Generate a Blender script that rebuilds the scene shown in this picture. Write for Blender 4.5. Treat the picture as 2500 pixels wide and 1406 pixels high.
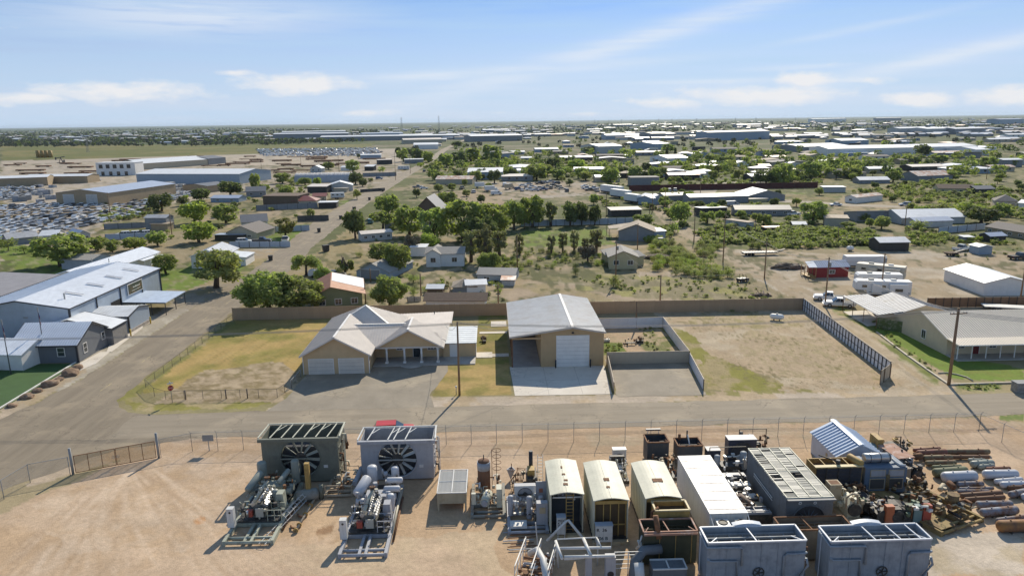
import bpy,bmesh,math,random
import numpy as np
from mathutils import Vector,Matrix,Euler
random.seed(7);RNG=np.random.default_rng(11)
R=math.radians;PI=math.pi
for o in list(bpy.data.objects):bpy.data.objects.remove(o)
SC=bpy.context.scene;COL=SC.collection

# ------------------------------------------------------------------ camera
FPX=1750.0;CH=36.0
ROLL=math.radians(.76)
# pitch so horizon (at centre foot) sits 407.5px above centre
PITCH=math.atan(407.5/FPX)
def _vec(yaw):
 F0=(math.sin(yaw),math.cos(yaw),0);R0=(math.cos(yaw),-math.sin(yaw),0)
 F=(F0[0]*math.cos(PITCH),F0[1]*math.cos(PITCH),-math.sin(PITCH))
 U0=(F0[0]*math.sin(PITCH),F0[1]*math.sin(PITCH),math.cos(PITCH))
 c,s=math.cos(ROLL),math.sin(ROLL)
 R=tuple(c*R0[i]-s*U0[i]for i in range(3));U=tuple(c*U0[i]+s*R0[i]for i in range(3))
 return F,R,U
def _proj(d,FRU):
 F,R,U=FRU;k=sum(d[i]*F[i]for i in range(3))
 return 1250+FPX*sum(d[i]*R[i]for i in range(3))/k,703-FPX*sum(d[i]*U[i]for i in range(3))/k
YAW=.03
for _ in range(20):
 YAW+=(_proj((0,1,0),_vec(YAW))[0]-1197)/FPX
CF,CR,CU=_vec(YAW)
def P3(x,y,z=0):return _proj((x,y,z-CH),(CF,CR,CU))
def G(px,py,z=0):
 d=[CF[i]+CR[i]*(px-1250)/FPX-CU[i]*(py-703)/FPX for i in range(3)]
 t=(z-CH)/d[2]
 return d[0]*t,d[1]*t
def HT(px,py,top):
 """height of a thing whose foot is at pixel (px,py) and whose top is at image row top"""
 x,y=G(px,py);lo,hi=0,60
 for _ in range(50):
  m=(lo+hi)/2
  if P3(x,y,m)[1]>top:lo=m
  else:hi=m
 return lo

cam=bpy.data.cameras.new('camera');camo=bpy.data.objects.new('camera',cam);COL.objects.link(camo)
cam.sensor_width=36;cam.lens=36*FPX/2500;cam.clip_start=.5;cam.clip_end=90000
m=Matrix(((CR[0],CU[0],-CF[0],0),(CR[1],CU[1],-CF[1],0),(CR[2],CU[2],-CF[2],CH),(0,0,0,1)))
camo.matrix_world=m;SC.camera=camo

# ------------------------------------------------------------------ light
SUN_EL,SUN_AZ=R(34.5),R(17.5)
SC.view_settings.view_transform='Standard';SC.view_settings.look='None'
SC.view_settings.exposure=0.4;SC.view_settings.gamma=1;SC.view_settings.use_curve_mapping=False
sl=bpy.data.lights.new('sun','SUN');sl.energy=4.2;sl.angle=R(.53);sl.color=(1,.90,.735)
so=bpy.data.objects.new('sun',sl);COL.objects.link(so)
sd=Vector((math.sin(SUN_AZ)*math.cos(SUN_EL),math.cos(SUN_AZ)*math.cos(SUN_EL),math.sin(SUN_EL)))
so.rotation_euler=sd.to_track_quat('Z','Y').to_euler()
W=bpy.data.worlds.new('World');SC.world=W;W.use_nodes=True

class NT:
 def __init__(s,tree):s.t=tree;s.n=tree.nodes;s.l=tree.links
 def new(s,typ,**kw):
  nd=s.n.new(typ)
  for k,v in kw.items():
   if k.startswith('i_'):
    nd.inputs[int(k[2:])].default_value=v
   else:setattr(nd,k,v)
  return nd
 def put(s,a,b):
  if hasattr(a,'outputs'):a=a.outputs[0]
  if isinstance(a,(int,float)):b.default_value=a
  elif isinstance(a,tuple):b.default_value=a
  else:s.l.new(a,b)
 def math(s,op,a,b=0.0,clamp=False):
  nd=s.n.new('ShaderNodeMath');nd.operation=op;nd.use_clamp=clamp
  s.put(a,nd.inputs[0]);s.put(b,nd.inputs[1]);return nd.outputs[0]
 def mix(s,f,a,b,mode='MIX'):
  nd=s.n.new('ShaderNodeMix');nd.data_type='RGBA';nd.blend_type=mode;nd.clamp_factor=True
  s.put(f,nd.inputs[0]);s.put(a if not isinstance(a,tuple)else(*a[:3],1),nd.inputs[6])
  s.put(b if not isinstance(b,tuple)else(*b[:3],1),nd.inputs[7]);return nd.outputs[2]
 def noise(s,vec,scale,detail=3,rough=.5):
  nd=s.n.new('ShaderNodeTexNoise');nd.inputs['Scale'].default_value=scale
  nd.inputs['Detail'].default_value=detail;nd.inputs['Roughness'].default_value=rough
  if vec is not None:s.l.new(vec,nd.inputs['Vector'])
  return nd.outputs[0]
 def ramp(s,v,a,b,lo=0.0,hi=1.0):
  nd=s.n.new('ShaderNodeMapRange');nd.clamp=True;s.put(v,nd.inputs[0])
  for i,x in enumerate((a,b,lo,hi)):nd.inputs[i+1].default_value=x
  return nd.outputs[0]

def build_world():
 q=NT(W.node_tree);q.n.clear()
 sky=q.new('ShaderNodeTexSky');sky.sky_type='NISHITA';sky.sun_disc=False
 sky.sun_elevation=SUN_EL;sky.sun_rotation=SUN_AZ;sky.altitude=900
 sky.air_density=1.0;sky.dust_density=.6;sky.ozone_density=2.2
 tc=q.new('ShaderNodeTexCoord');gen=tc.outputs['Generated']
 sp=q.new('ShaderNodeSeparateXYZ');q.l.new(gen,sp.inputs[0])
 X,Y,Z=sp.outputs
 az=q.math('ARCTAN2',X,Y);el=q.math('ARCSINE',Z)
 # azimuth / elevation plane, elevation stretched: flat layered clouds
 cb=q.new('ShaderNodeCombineXYZ');q.l.new(az,cb.inputs[0]);q.put(q.math('MULTIPLY',el,2.6),cb.inputs[1])
 v=cb.outputs[0]
 def gauss(a0,e0,sa,se,tilt=0.0):
  da=q.math('SUBTRACT',az,a0);de=q.math('SUBTRACT',q.math('SUBTRACT',el,e0),q.math('MULTIPLY',da,tilt))
  r2=q.math('ADD',q.math('POWER',q.math('ABSOLUTE',q.math('DIVIDE',da,sa)),2.0),q.math('POWER',q.math('ABSOLUTE',q.math('DIVIDE',de,se)),2.0))
  return q.math('EXPONENT',q.math('MULTIPLY',r2,-1.0))
 def AE(px,py):
  d=[CF[i]+CR[i]*(px-1250)/FPX-CU[i]*(py-703)/FPX for i in range(3)]
  return math.atan2(d[0],d[1]),math.atan2(d[2],math.hypot(d[0],d[1]))
 cum=None
 for px,py,wx,wy,am in[(40,243,130,15,.9),(310,226,170,24,1),(700,205,140,27,1.05),(590,180,60,9,.7),(900,276,90,9,.6),(1230,276,110,8,.5),(1620,250,130,16,.8),(1860,232,200,27,1.0),(1960,196,80,22,.95),(2120,197,70,11,.7),(2250,245,90,19,1),(2440,232,90,22,1),(1440,277,70,7,.5),(5,66,40,7,.5),(2290,175,80,7,.5)]:
  a,e=AE(px,py)
  g=q.math('MULTIPLY',gauss(a,e,wx/FPX,wy/FPX),am)
  cum=g if cum is None else q.math('MAXIMUM',cum,g)
 n1=q.noise(v,13,6,.55);n2=q.noise(v,38,4,.6)
 nn=q.math('ADD',q.math('MULTIPLY',q.math('SUBTRACT',n1,.5),1.9),q.math('MULTIPLY',q.math('SUBTRACT',n2,.5),1.1))
 cm=q.ramp(q.math('ADD',q.math('MULTIPLY',cum,1.25),nn),.44,1.15)
 wisp=None
 for px,py,wx,wy,tl,am in[(1500,115,560,24,.25,.7),(1050,187,160,12,.05,.75),(2350,130,260,16,.2,.8),(480,40,300,40,.03,.75),(1750,40,420,26,.25,.5),(1300,170,330,14,.05,.6),(1720,200,180,6,0,.5),(1950,165,100,5,.02,.5),(2100,70,180,8,.15,.35)]:
  a,e=AE(px,py)
  g=q.math('MULTIPLY',gauss(a,e,wx/FPX,wy/FPX,tl),am)
  wisp=g if wisp is None else q.math('MAXIMUM',wisp,g)
 mp=q.new('ShaderNodeMapping');mp.inputs['Scale'].default_value=(1.6,9,1);mp.inputs['Rotation'].default_value=(0,0,R(-8));q.l.new(v,mp.inputs[0])
 n3=q.noise(mp.outputs[0],4.5,6,.6)
 wm=q.math('MULTIPLY',wisp,q.ramp(n3,.18,.55))
 thin=q.math('MULTIPLY',q.ramp(q.noise(mp.outputs[0],2.0,5,.6),.3,.72),.62)
 hz=q.ramp(el,0,.16,.9,0)
 hzw=q.ramp(el,.0,.38,.25,0)
 bg=q.new('ShaderNodeBackground');bg.inputs[1].default_value=.055
 up=q.ramp(el,.02,.3)
 tint=q.mix(up,(.68,.87,1.32),(.55,.86,1.26))
 base=q.mix(1.0,sky.outputs[0],tint,'MULTIPLY')
 white=(7.9,8.1,8.5)
 c=q.mix(hz,base,(10.9,11.3,12.3))
 c=q.mix(hzw,c,(4.4,7.6,12.6))
 c=q.mix(thin,c,(6.5,9.3,12.3))
 c=q.mix(q.math('MULTIPLY',wm,1.0),c,(10.6,11.5,12.8))
 c=q.mix(q.math('MULTIPLY',cm,.9),c,(12.2,12.1,12.2))
 q.put(c,bg.inputs[0])
 out=q.new('ShaderNodeOutputWorld');q.put(bg,out.inputs[0])
build_world()

# ------------------------------------------------------------------ materials
MATS={}
def M(key,col=None,rough=.75,var=.1,scale=.8,metal=0.0,bump=0.0,bscale=6.0,wear=None,wamt=.5,wscale=1.2,objvar=0.0,spec=.4,wave=None,transl=0.0,alpha=None,hue=0.0,streak=0.0):
 """procedural principled material; wear = second colour laid on in patches; wave = (axis, period m, depth) corrugation relief"""
 if key in MATS:return MATS[key]
 mt=bpy.data.materials.new(key);mt.use_nodes=True;q=NT(mt.node_tree);q.n.clear()
 tc=q.new('ShaderNodeTexCoord');v=tc.outputs['Object']
 b=q.new('ShaderNodeBsdfPrincipled')
 n=q.noise(v,scale,5,.6)
 f=q.ramp(n,.25,.75,1-var*1.6,1+var*1.3)
 if objvar:
  oi=q.new('ShaderNodeObjectInfo')
  f=q.math('MULTIPLY',f,q.ramp(oi.outputs['Random'],0,1,1-objvar,1+objvar))
 cc=q.new('ShaderNodeCombineColor');[q.put(f,cc.inputs[i])for i in range(3)]
 c=q.mix(1.0,tuple(col),cc.outputs[0],'MULTIPLY')
 if wear:
  w=q.ramp(q.noise(v,wscale,7,.7),1-wamt-.09,1-wamt+.09)
  c=q.mix(w,c,tuple(wear))
 if streak:
  mp=q.new('ShaderNodeMapping');mp.inputs['Scale'].default_value=(3,3,.25);q.l.new(v,mp.inputs[0])
  w=q.ramp(q.noise(mp.outputs[0],1.6,4,.6),.5,.75,0,streak)
  c=q.mix(w,c,tuple(x*.45 for x in col))
 if hue:
  oi=q.new('ShaderNodeObjectInfo')
  hs=q.new('ShaderNodeHueSaturation');q.put(q.ramp(oi.outputs['Random'],0,1,.5-hue,.5+hue),hs.inputs[0]);q.put(c,hs.inputs[4]);c=hs.outputs[0]
 q.put(c,b.inputs['Base Color']);b.inputs['Roughness'].default_value=rough;b.inputs['Metallic'].default_value=metal
 b.inputs['Specular IOR Level'].default_value=spec
 if bump or wave:
  h=q.math('MULTIPLY',q.noise(v,bscale,4,.6),bump)
  if wave:
   s2=q.new('ShaderNodeSeparateXYZ');q.l.new(v,s2.inputs[0])
   ph=q.math('MULTIPLY',s2.outputs['XYZ'.index(wave[0])],2*PI/wave[1])
   h=q.math('ADD',h,q.math('MULTIPLY',q.math('POWER',q.math('ABSOLUTE',q.math('SINE',ph)),4.0),wave[2]))
  bp=q.new('ShaderNodeBump');bp.inputs['Strength'].default_value=1;bp.inputs['Distance'].default_value=1.0
  q.put(h,bp.inputs['Height']);q.l.new(bp.outputs[0],b.inputs['Normal'])
 sh=b.outputs[0]
 if transl:
  t=q.new('ShaderNodeBsdfTranslucent');q.put(q.mix(1.0,c,(1.3,1.5,.75),'MULTIPLY'),t.inputs[0])
  mx=q.new('ShaderNodeMixShader');mx.inputs[0].default_value=transl;q.l.new(sh,mx.inputs[1]);q.l.new(t.outputs[0],mx.inputs[2]);sh=mx.outputs[0]
 if alpha is not None:
  t=q.new('ShaderNodeBsdfTransparent');mx=q.new('ShaderNodeMixShader');mx.inputs[0].default_value=alpha
  q.l.new(t.outputs[0],mx.inputs[1]);q.l.new(sh,mx.inputs[2]);sh=mx.outputs[0]
 o=q.new('ShaderNodeOutputMaterial');q.l.new(sh,o.inputs[0]);MATS[key]=mt;return mt

 # ------------------------------------------------------------------ mesh building
class MB:
 def __init__(s):s.v=[];s.f=[];s.s=[]
 def add(s,vs,fs,sm=False):
  b=len(s.v);s.v+=[tuple(p)for p in vs]
  s.f+=[tuple(i+b for i in f)for f in fs];s.s+=([sm]*len(fs)if isinstance(sm,bool)else sm);return s
 def box(s,x0,y0,z0,x1,y1,z1):
  return s.add([(x0,y0,z0),(x1,y0,z0),(x1,y1,z0),(x0,y1,z0),(x0,y0,z1),(x1,y0,z1),(x1,y1,z1),(x0,y1,z1)],[(3,2,1,0),(4,5,6,7),(0,1,5,4),(1,2,6,5),(2,3,7,6),(3,0,4,7)])
 def cbox(s,cx,cy,cz,sx,sy,sz,rz=0):
  c,n=math.cos(rz),math.sin(rz);vs=[]
  for dz in(-.5,.5):
   for dx,dy in((-.5,-.5),(.5,-.5),(.5,.5),(-.5,.5)):
    x,y=dx*sx,dy*sy;vs.append((cx+x*c-y*n,cy+x*n+y*c,cz+dz*sz))
  return s.add(vs,[(3,2,1,0),(4,5,6,7),(0,1,5,4),(1,2,6,5),(2,3,7,6),(3,0,4,7)])
 def bar(s,a,b,w,h=None):
  a,b=Vector(a),Vector(b);h=h or w;d=(b-a)
  if d.length<1e-6:return s
  d.normalize();up=Vector((0,0,1))if abs(d.z)<.95 else Vector((0,1,0))
  x=d.cross(up).normalized()*w/2;y=x.cross(d).normalized()*h/2;vs=[]
  for p in(a,b):vs+=[p-x-y,p+x-y,p+x+y,p-x+y]
  return s.add(vs,[(3,2,1,0),(4,5,6,7),(0,1,5,4),(1,2,6,5),(2,3,7,6),(3,0,4,7)])
 def _rings(s,rings,n,sm=True,cap=True):
  vs=[];fs=[];fl=[]
  for c,x,y in rings:
   for k in range(n):
    a=2*PI*k/n;vs.append(c+x*math.cos(a)+y*math.sin(a))
  for i in range(len(rings)-1):
   for k in range(n):
    fs.append((i*n+k,i*n+(k+1)%n,(i+1)*n+(k+1)%n,(i+1)*n+k));fl.append(sm)
  if cap:
   fs.append(tuple(range(n-1,-1,-1)));fl.append(False)
   fs.append(tuple(range((len(rings)-1)*n,len(rings)*n)));fl.append(False)
  return s.add(vs,fs,fl)
 def cyl(s,a,b,r0,r1=None,n=10,cap=True):
  a,b=Vector(a),Vector(b);r1=r0 if r1 is None else r1;d=(b-a).normalized()
  up=Vector((0,0,1))if abs(d.z)<.95 else Vector((0,1,0));x=d.cross(up).normalized();y=d.cross(x)
  return s._rings([(a,x*r0,y*r0),(b,x*r1,y*r1)],n,True,cap)
 def tank(s,a,b,r,n=14,k=3,dome=.5):
  a,b=Vector(a),Vector(b);d=(b-a).normalized();up=Vector((0,0,1))if abs(d.z)<.95 else Vector((0,1,0))
  x=d.cross(up).normalized();y=d.cross(x);rg=[]
  for i in range(k,-1,-1):
   t=i/k*PI/2*.97;rg.append((a-d*r*dome*math.sin(t),x*r*math.cos(t),y*r*math.cos(t)))
  for i in range(0,k+1):
   t=i/k*PI/2*.97;rg.append((b+d*r*dome*math.sin(t),x*r*math.cos(t),y*r*math.cos(t)))
  return s._rings(rg,n)
 def tube(s,pts,r,n=6):
  pts=[Vector(p)for p in pts];rg=[]
  for i,p in enumerate(pts):
   d=(pts[min(i+1,len(pts)-1)]-pts[max(i-1,0)]).normalized()
   up=Vector((0,0,1))if abs(d.z)<.9 else Vector((0,1,0));x=d.cross(up).normalized();y=d.cross(x)
   rr=r[i]if isinstance(r,(list,tuple))else r;rg.append((p,x*rr,y*rr))
  return s._rings(rg,n)
 def ring(s,c,axis,r,t,n=24,m=6):
  c=Vector(c);d=Vector(axis).normalized();up=Vector((0,0,1))if abs(d.z)<.95 else Vector((0,1,0))
  x=d.cross(up).normalized();y=d.cross(x)
  vs=[];fs=[]
  for i in range(n):
   a=2*PI*i/n;rd=x*math.cos(a)+y*math.sin(a)
   for j in range(m):
    b=2*PI*j/m;vs.append(c+rd*(r+t*math.cos(b))+d*t*math.sin(b))
  for i in range(n):
   for j in range(m):fs.append((i*m+j,((i+1)%n)*m+j,((i+1)%n)*m+(j+1)%m,i*m+(j+1)%m))
  return s.add(vs,fs,True)
 def prism(s,pts,z0,z1):
  n=len(pts);vs=[(p[0],p[1],z0)for p in pts]+[(p[0],p[1],z1)for p in pts]
  fs=[tuple(range(n-1,-1,-1)),tuple(range(n,2*n))]+[(i,(i+1)%n,n+(i+1)%n,n+i)for i in range(n)]
  return s.add(vs,fs)
 def side(s,prof,y0,y1):
  """profile in x,z pushed along y"""
  n=len(prof);vs=[(p[0],y0,p[1])for p in prof]+[(p[0],y1,p[1])for p in prof]
  fs=[tuple(range(n)),tuple(range(2*n-1,n-1,-1))]+[(i,n+i,n+(i+1)%n,(i+1)%n)for i in range(n)]
  return s.add(vs,fs)
 def slab(s,pts,t):
  """sloping plate: polygon with its underside t below"""
  n=len(pts);vs=list(pts)+[(p[0],p[1],p[2]-t)for p in pts]
  fs=[tuple(range(n)),tuple(range(2*n-1,n-1,-1))]+[(i,n+i,n+(i+1)%n,(i+1)%n)for i in range(n)]
  return s.add(vs,fs)
 def mesh(s,name,mat):
  me=bpy.data.meshes.new(name);me.from_pydata([tuple(p)for p in s.v],[],s.f)
  if any(s.s):me.polygons.foreach_set('use_smooth',s.s)
  me.materials.append(mat);me.update();return me
 def build(s,name,mat,parent=None,loc=None,rz=0):
  return put(name,s.mesh(name,mat),parent,loc,rz)

def put(name,me,parent=None,loc=None,rz=0):
 o=bpy.data.objects.new(name,me);COL.objects.link(o)
 if parent is not None:o.parent=parent
 if loc is not None:o.location=loc
 if rz:o.rotation_euler=(0,0,rz)
 return o
def tag(o,label,cat,group=None):
 o['label']=label;o['category']=cat
 if group:o['group']=group
 return o
def thing(name,label,cat,loc=(0,0,0),rz=0,group=None):
 o=bpy.data.objects.new(name,None);o.empty_display_size=.2;COL.objects.link(o)
 o.location=(*loc,0)if len(loc)==2 else loc;o.rotation_euler=(0,0,rz);return tag(o,label,cat,group)
def kind(o,k):o['kind']=k;return o
KIDS={}
def dup(root,loc,rz=None,label=None,group=None,scale=None):
 if root.name not in KIDS:KIDS[root.name]=[(c,list(c.children))for c in root.children]
 r=root.copy();COL.objects.link(r);r.location=(*loc,0)if len(loc)==2 else loc
 if rz is not None:r.rotation_euler=(0,0,rz)
 if scale:r.scale=scale if isinstance(scale,tuple)else(scale,)*3
 if label:r['label']=label
 if group:r['group']=group
 for c0,gs in KIDS[root.name]:
  c=c0.copy();COL.objects.link(c);c.parent=r
  for g0 in gs:
   g=g0.copy();COL.objects.link(g);g.parent=c
 return r
LAND=[]
AUTO=[]
def land(x,y,phrase):LAND.append((x,y,phrase))
def auto(o,desc,cat,group=None):
 tag(o,desc,cat,group);AUTO.append((o,desc,group));return o

 # ------------------------------------------------------------------ value noise for laying out soil and plants
def vnoise(x,y,s,seed=0):
 x=np.asarray(x)/s;y=np.asarray(y)/s
 xi=np.floor(x).astype(np.int64);yi=np.floor(y).astype(np.int64);fx=x-xi;fy=y-yi
 def h(a,b):
  n=(a*374761393+b*668265263+seed*974634777)&0x7fffffff
  n=(n^(n>>13))*1274126177&0x7fffffff
  return((n^(n>>16))&0xffff)/65535.0
 fx=fx*fx*(3-2*fx);fy=fy*fy*(3-2*fy)
 return(h(xi,yi)*(1-fx)+h(xi+1,yi)*fx)*(1-fy)+(h(xi,yi+1)*(1-fx)+h(xi+1,yi+1)*fx)*fy
def fbm(x,y,s,seed=0,o=4):
 t=0;a=.5;tt=0
 for i in range(o):t=t+a*vnoise(x,y,s/2**i,seed+i*17);tt+=a;a*=.55
 return t/tt
def inpoly(x,y,poly):
 r=np.zeros(np.shape(x),bool);n=len(poly)
 for i in range(n):
  x0,y0=poly[i];x1,y1=poly[(i+1)%n]
  if y0==y1:continue
  c=((y0>y)!=(y1>y))&(x<(x1-x0)*(y-y0)/(y1-y0)+x0);r^=c
 return r
def PG(*px):return[G(a,b)for a,b in px]

DIRT=(.47,.335,.215);DIRT2=(.51,.38,.265);PALE=(.54,.46,.37);TAN=(.43,.335,.225);DRY=(.30,.24,.115);DRY2=(.37,.30,.17)
LAWN=(.185,.26,.048);OLIVE=(.17,.185,.06);SCRUB=(.215,.2,.09);GRAV=(.40,.36,.31);ASPH=(.20,.175,.148);CALI=(.46,.40,.34)
# zone: polygon (metres), colour A, colour B, patch size, B's share, ragged edge in metres
Z=[]
def zone(poly,a,b,s=3.0,share=.5,rag=.5,sharp=.12):Z.append((poly,a,b,s,share,rag,sharp))
FX=260
# far first, near last
zone([(-40000,1500),(60000,1500),(60000,60000),(-60000,60000)],(.115,.135,.055),(.09,.115,.045),400,.5,60,.3)
zone([(-9000,560),(9000,560),(9000,1700),(-9000,1700)],(.12,.14,.06),(.25,.225,.15),60,.35,10,.2)
zone([(-60,200),(2000,200),(2000,700),(-60,700)],(.14,.155,.06),(.34,.28,.18),18,.3,4,.15)
zone(PG((0,352),(900,350),(900,372),(640,381),(0,392)),(.17,.18,.06),(.25,.22,.09),60,.35,14,.2)
zone(PG((0,318),(640,316),(900,330),(900,352),(0,356)),(.10,.13,.05),(.2,.19,.11),50,.3,20,.2)
zone(PG((0,394),(560,378),(980,362),(985,400),(640,440),(600,470),(375,505),(300,540),(0,640)),CALI,PALE,25,.5,6,.3)
zone(PG((600,405),(1000,400),(930,470),(600,470)),(.36,.3,.22),CALI,12,.4,4,.2)
zone(PG((1180,445),(1450,443),(1480,476),(1180,492)),(.42,.33,.24),CALI,9,.5,2,.2)
zone(PG((1060,470),(1210,460),(1240,500),(1060,500)),(.38,.29,.2),TAN,8,.4,3,.2)
zone(PG((1640,470),(1985,468),(2000,488),(1640,490)),LAWN,OLIVE,9,.5,1.5,.2)
zone(PG((1880,474),(2060,474),(2060,504),(1880,506)),OLIVE,DRY,9,.5,2,.2)
zone(PG((2060,480),(2260,500),(2200,535),(2010,520)),DRY2,TAN,8,.5,2,.2)
zone(PG((2380,405),(2500,405),(2500,480),(2330,440)),(.26,.24,.13),SCRUB,18,.5,4,.3)
zone(PG((1900,425),(2120,440),(2500,520),(2500,545),(2250,500),(1900,440)),(.2,.2,.09),DRY,9,.5,2,.2)
# middle distance, between the long road and the alley
zone(PG((690,760),(745,640),(850,560),(1180,590),(1500,560),(1640,560),(1850,720),(1900,745),(1200,765)),DRY2,TAN,6,.45,1.5,.2)
zone(PG((1270,566),(1480,560),(1500,596),(1270,606)),LAWN,(.2,.24,.05),8,.4,.6)
zone(PG((1270,538),(1560,530),(1560,545),(1270,552)),OLIVE,DRY2,6,.4,.6)
zone(PG((1180,640),(1300,600),(1480,620),(1500,700),(1440,712),(1200,735)),(.25,.225,.11),TAN,5,.4,1.2)
zone(PG((1230,700),(1500,685),(1800,735),(1810,748),(1200,770),(1180,740)),(.44,.345,.25),DRY2,5,.3,1.2)
zone(PG((1430,672),(1700,660),(1800,690),(1850,740),(1560,728),(1400,706)),(.29,.25,.15),(.36,.33,.13),4,.45,1.2)
zone(PG((1560,664),(1760,658),(1880,648),(1900,666),(1760,672),(1560,676)),(.47,.385,.3),TAN,4,.3,.6)
zone(PG((745,640),(850,560),(880,600),(900,640),(860,700),(760,740),(700,760)),(.34,.275,.14),DRY2,5,.5,1)
zone(PG((900,640),(1200,640),(1230,700),(1230,760),(900,760)),(.41,.33,.22),(.27,.25,.1),5,.4,1)
# west side of the long road
zone(PG((0,600),(80,600),(310,640),(250,672),(0,690)),LAWN,(.2,.25,.05),9,.35,1)
zone(PG((370,650),(470,640),(640,628),(640,660),(540,700),(380,712)),LAWN,(.21,.24,.06),6,.4,1)
zone(PG((620,625),(700,640),(590,700),(545,705),(560,690)),DRY2,OLIVE,3,.4,.6)
zone(PG((250,545),(620,520),(700,540),(620,560),(240,570)),(.24,.24,.09),TAN,8,.4,1)
zone(PG((590,560),(770,545),(700,590),(600,600)),LAWN,OLIVE,5,.3,1)
zone(PG((690,585),(815,548),(725,590),(650,615)),LAWN,OLIVE,4,.5,1)
zone(PG((580,515),(840,505),(835,520),(700,535),(580,535)),(.40,.315,.22),DRY2,8,.4,1)
zone(PG((600,608),(740,600),(690,632),(560,632)),GRAV,TAN,4,.4,.6)
zone(PG((820,490),(905,488),(880,502),(820,505)),LAWN,OLIVE,8,.4,1)
zone(PG((900,460),(960,448),(960,466),(905,476)),OLIVE,DRY2,6,.4,1)
# east: dirt lot beyond the alley, yards
zone(PG((1800,600),(2000,620),(2500,600),(2500,830),(2240,800),(2070,730),(1960,740),(1880,700),(1780,640)),(.44,.345,.235),PALE,9,.45,1)
zone(PG((1640,560),(1900,560),(2440,580),(2500,590),(2500,612),(2250,612),(1900,605),(1720,612)),(.16,.18,.06),TAN,5,.28,1.5)
zone(PG((2200,590),(2500,590),(2500,604),(2300,618)),(.3,.26,.12),SCRUB,5,.5,1)
zone([(58.5,90),(58.5,100),(61,138),(61.5,175),(59,235),(67,310),(72,310),(66.5,235),(67.5,175),(67,130),(64.5,105),(64,90)],(.45,.36,.26),TAN,4,.4,.5)
zone(PG((2050,742),(2140,800),(2240,870),(2300,925),(2290,945),(2200,880),(2110,800),(2030,760)),(.19,.215,.06),DRY2,3,.4,.5)
zone(PG((2100,760),(2140,768),(2300,860),(2500,900),(2500,930),(2330,925),(2290,900),(2150,815)),LAWN,(.2,.235,.055),3,.3,.3)
# the corner lot
zone([(-49.5,95),(-30,95),(-28.5,132),(-48.5,132)],(.46,.325,.135),(.27,.24,.07),4,.42,.3,.35)
zone([(-46,91),(-28,91),(-28,101),(-33,108),(-43,103)],(.47,.37,.265),(.27,.21,.12),.9,.5,1.8,.3)
zone([(-8.6,91),(2.2,91),(2.2,104.2),(-7.6,104.2)],(.45,.32,.135),(.27,.23,.075),2.5,.45,.15,.3)
zone([(-3,104),(2.2,104),(2.2,134),(-3,134)],(.22,.21,.06),(.3,.24,.1),3,.4,.1)
zone([(17,107),(30.2,107),(30.2,128),(17,128)],(.48,.35,.24),TAN,3,.4,.1)
zone([(17,107),(21.5,107),(20,113),(17,114)],(.14,.19,.04),DRY,1.5,.3,.5)
zone([(24,107.5),(30,107.5),(30,125),(24.5,116)],(.2,.205,.08),TAN,1.8,.4,.8)
zone([(30.5,97),(60,97),(60,136),(30.5,136)],(.45,.345,.24),(.5,.41,.31),5,.5,.4)
zone([(30.5,89.5),(59,89.5),(60,100),(30.5,100)],(.45,.345,.24),(.5,.41,.31),5,.5,.4)
zone([(29,90),(37,90),(40,92),(36,99),(34,106),(34,118),(30.5,122),(30.5,104)],(.25,.235,.06),DRY2,3,.35,1.8)
zone([(33,124),(54,118),(58,128),(40,133)],(.36,.30,.16),(.47,.37,.26),1.2,.55,2.5,.2)
zone([(38,95),(54,93),(58,108),(45,118),(37,108)],(.38,.31,.19),(.46,.355,.25),.8,.6,3,.15)
# verges
zone([(-51.4,92),(-49.2,92),(-48.2,133),(-50.6,133)],(.24,.225,.075),DRY2,3,.4,.4)
zone([(-50.5,93),(-47,88.4),(-40,88),(-32,88.6),(-29.5,90.6),(-46,90.8)],(.25,.23,.07),DRY2,2,.4,.5)
zone([(-30,87.2),(60,87.2),(60,90),(-28,91)],(.46,.385,.305),TAN,4,.35,.4)
zone([(26,89.2),(52,89.2),(52,90.4),(30,90.6)],(.26,.235,.09),TAN,2,.5,.6)
zone(PG((1960,952),(2330,940),(2330,966),(2200,968)),(.45,.37,.275),TAN,3,.4,.5)
zone(PG((2330,938),(2450,938),(2440,952),(2345,958)),(.17,.2,.06),DRY2,2,.3,.5)
# compressor yard
zone([(-80,20),(90,20),(90,80),(-38,80.5),(-44,71),(-49,60),(-80,40)],DIRT,DIRT2,7,.45,1.0)
zone(PG((1200,1065),(2500,1015),(2500,1050),(1200,1100)),DIRT,TAN,4,.3,.6)
zone(PG((2440,1012),(2500,1010),(2500,1032),(2440,1024)),(.16,.2,.06),DRY,1.5,.3,.3)
zone(PG((60,1230),(300,1150),(560,1150),(620,1240),(420,1330),(120,1340)),(.54,.415,.30),DIRT,2.2,.5,2.5,.35)
zone(PG((700,1330),(1200,1280),(1250,1400),(600,1406)),(.52,.40,.27),DIRT2,3,.5,2,.35)
zone(PG((420,1110),(640,1110),(640,1180),(440,1200)),(.52,.395,.285),DIRT,2,.4,1.5,.35)
zone(PG((470,1255),(500,1258),(495,1275),(478,1278)),(.5,.25,.1),DIRT,1,.3,.4)
zone(PG((770,1290),(830,1270),(820,1300),(770,1325)),(.30,.19,.11),DIRT,1,.45,.8)
zone(PG((2240,1310),(2500,1290),(2500,1406),(2260,1406)),(.46,.38,.27),PALE,4,.4,1)
# strip in front of the west buildings
zone([(-66.5,96),(-60.6,96),(-60.8,160),(-66.5,160)],(.40,.355,.30),(.5,.45,.39),3,.4,.3)
zone([(-70,150),(-61,140),(-60,170),(-66,176)],(.37,.32,.26),DRY2,3,.4,.5)
zone(PG((0,985),(190,895),(215,905),(60,1000),(0,1030)),(.42,.34,.255),TAN,2,.4,.4)
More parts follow.
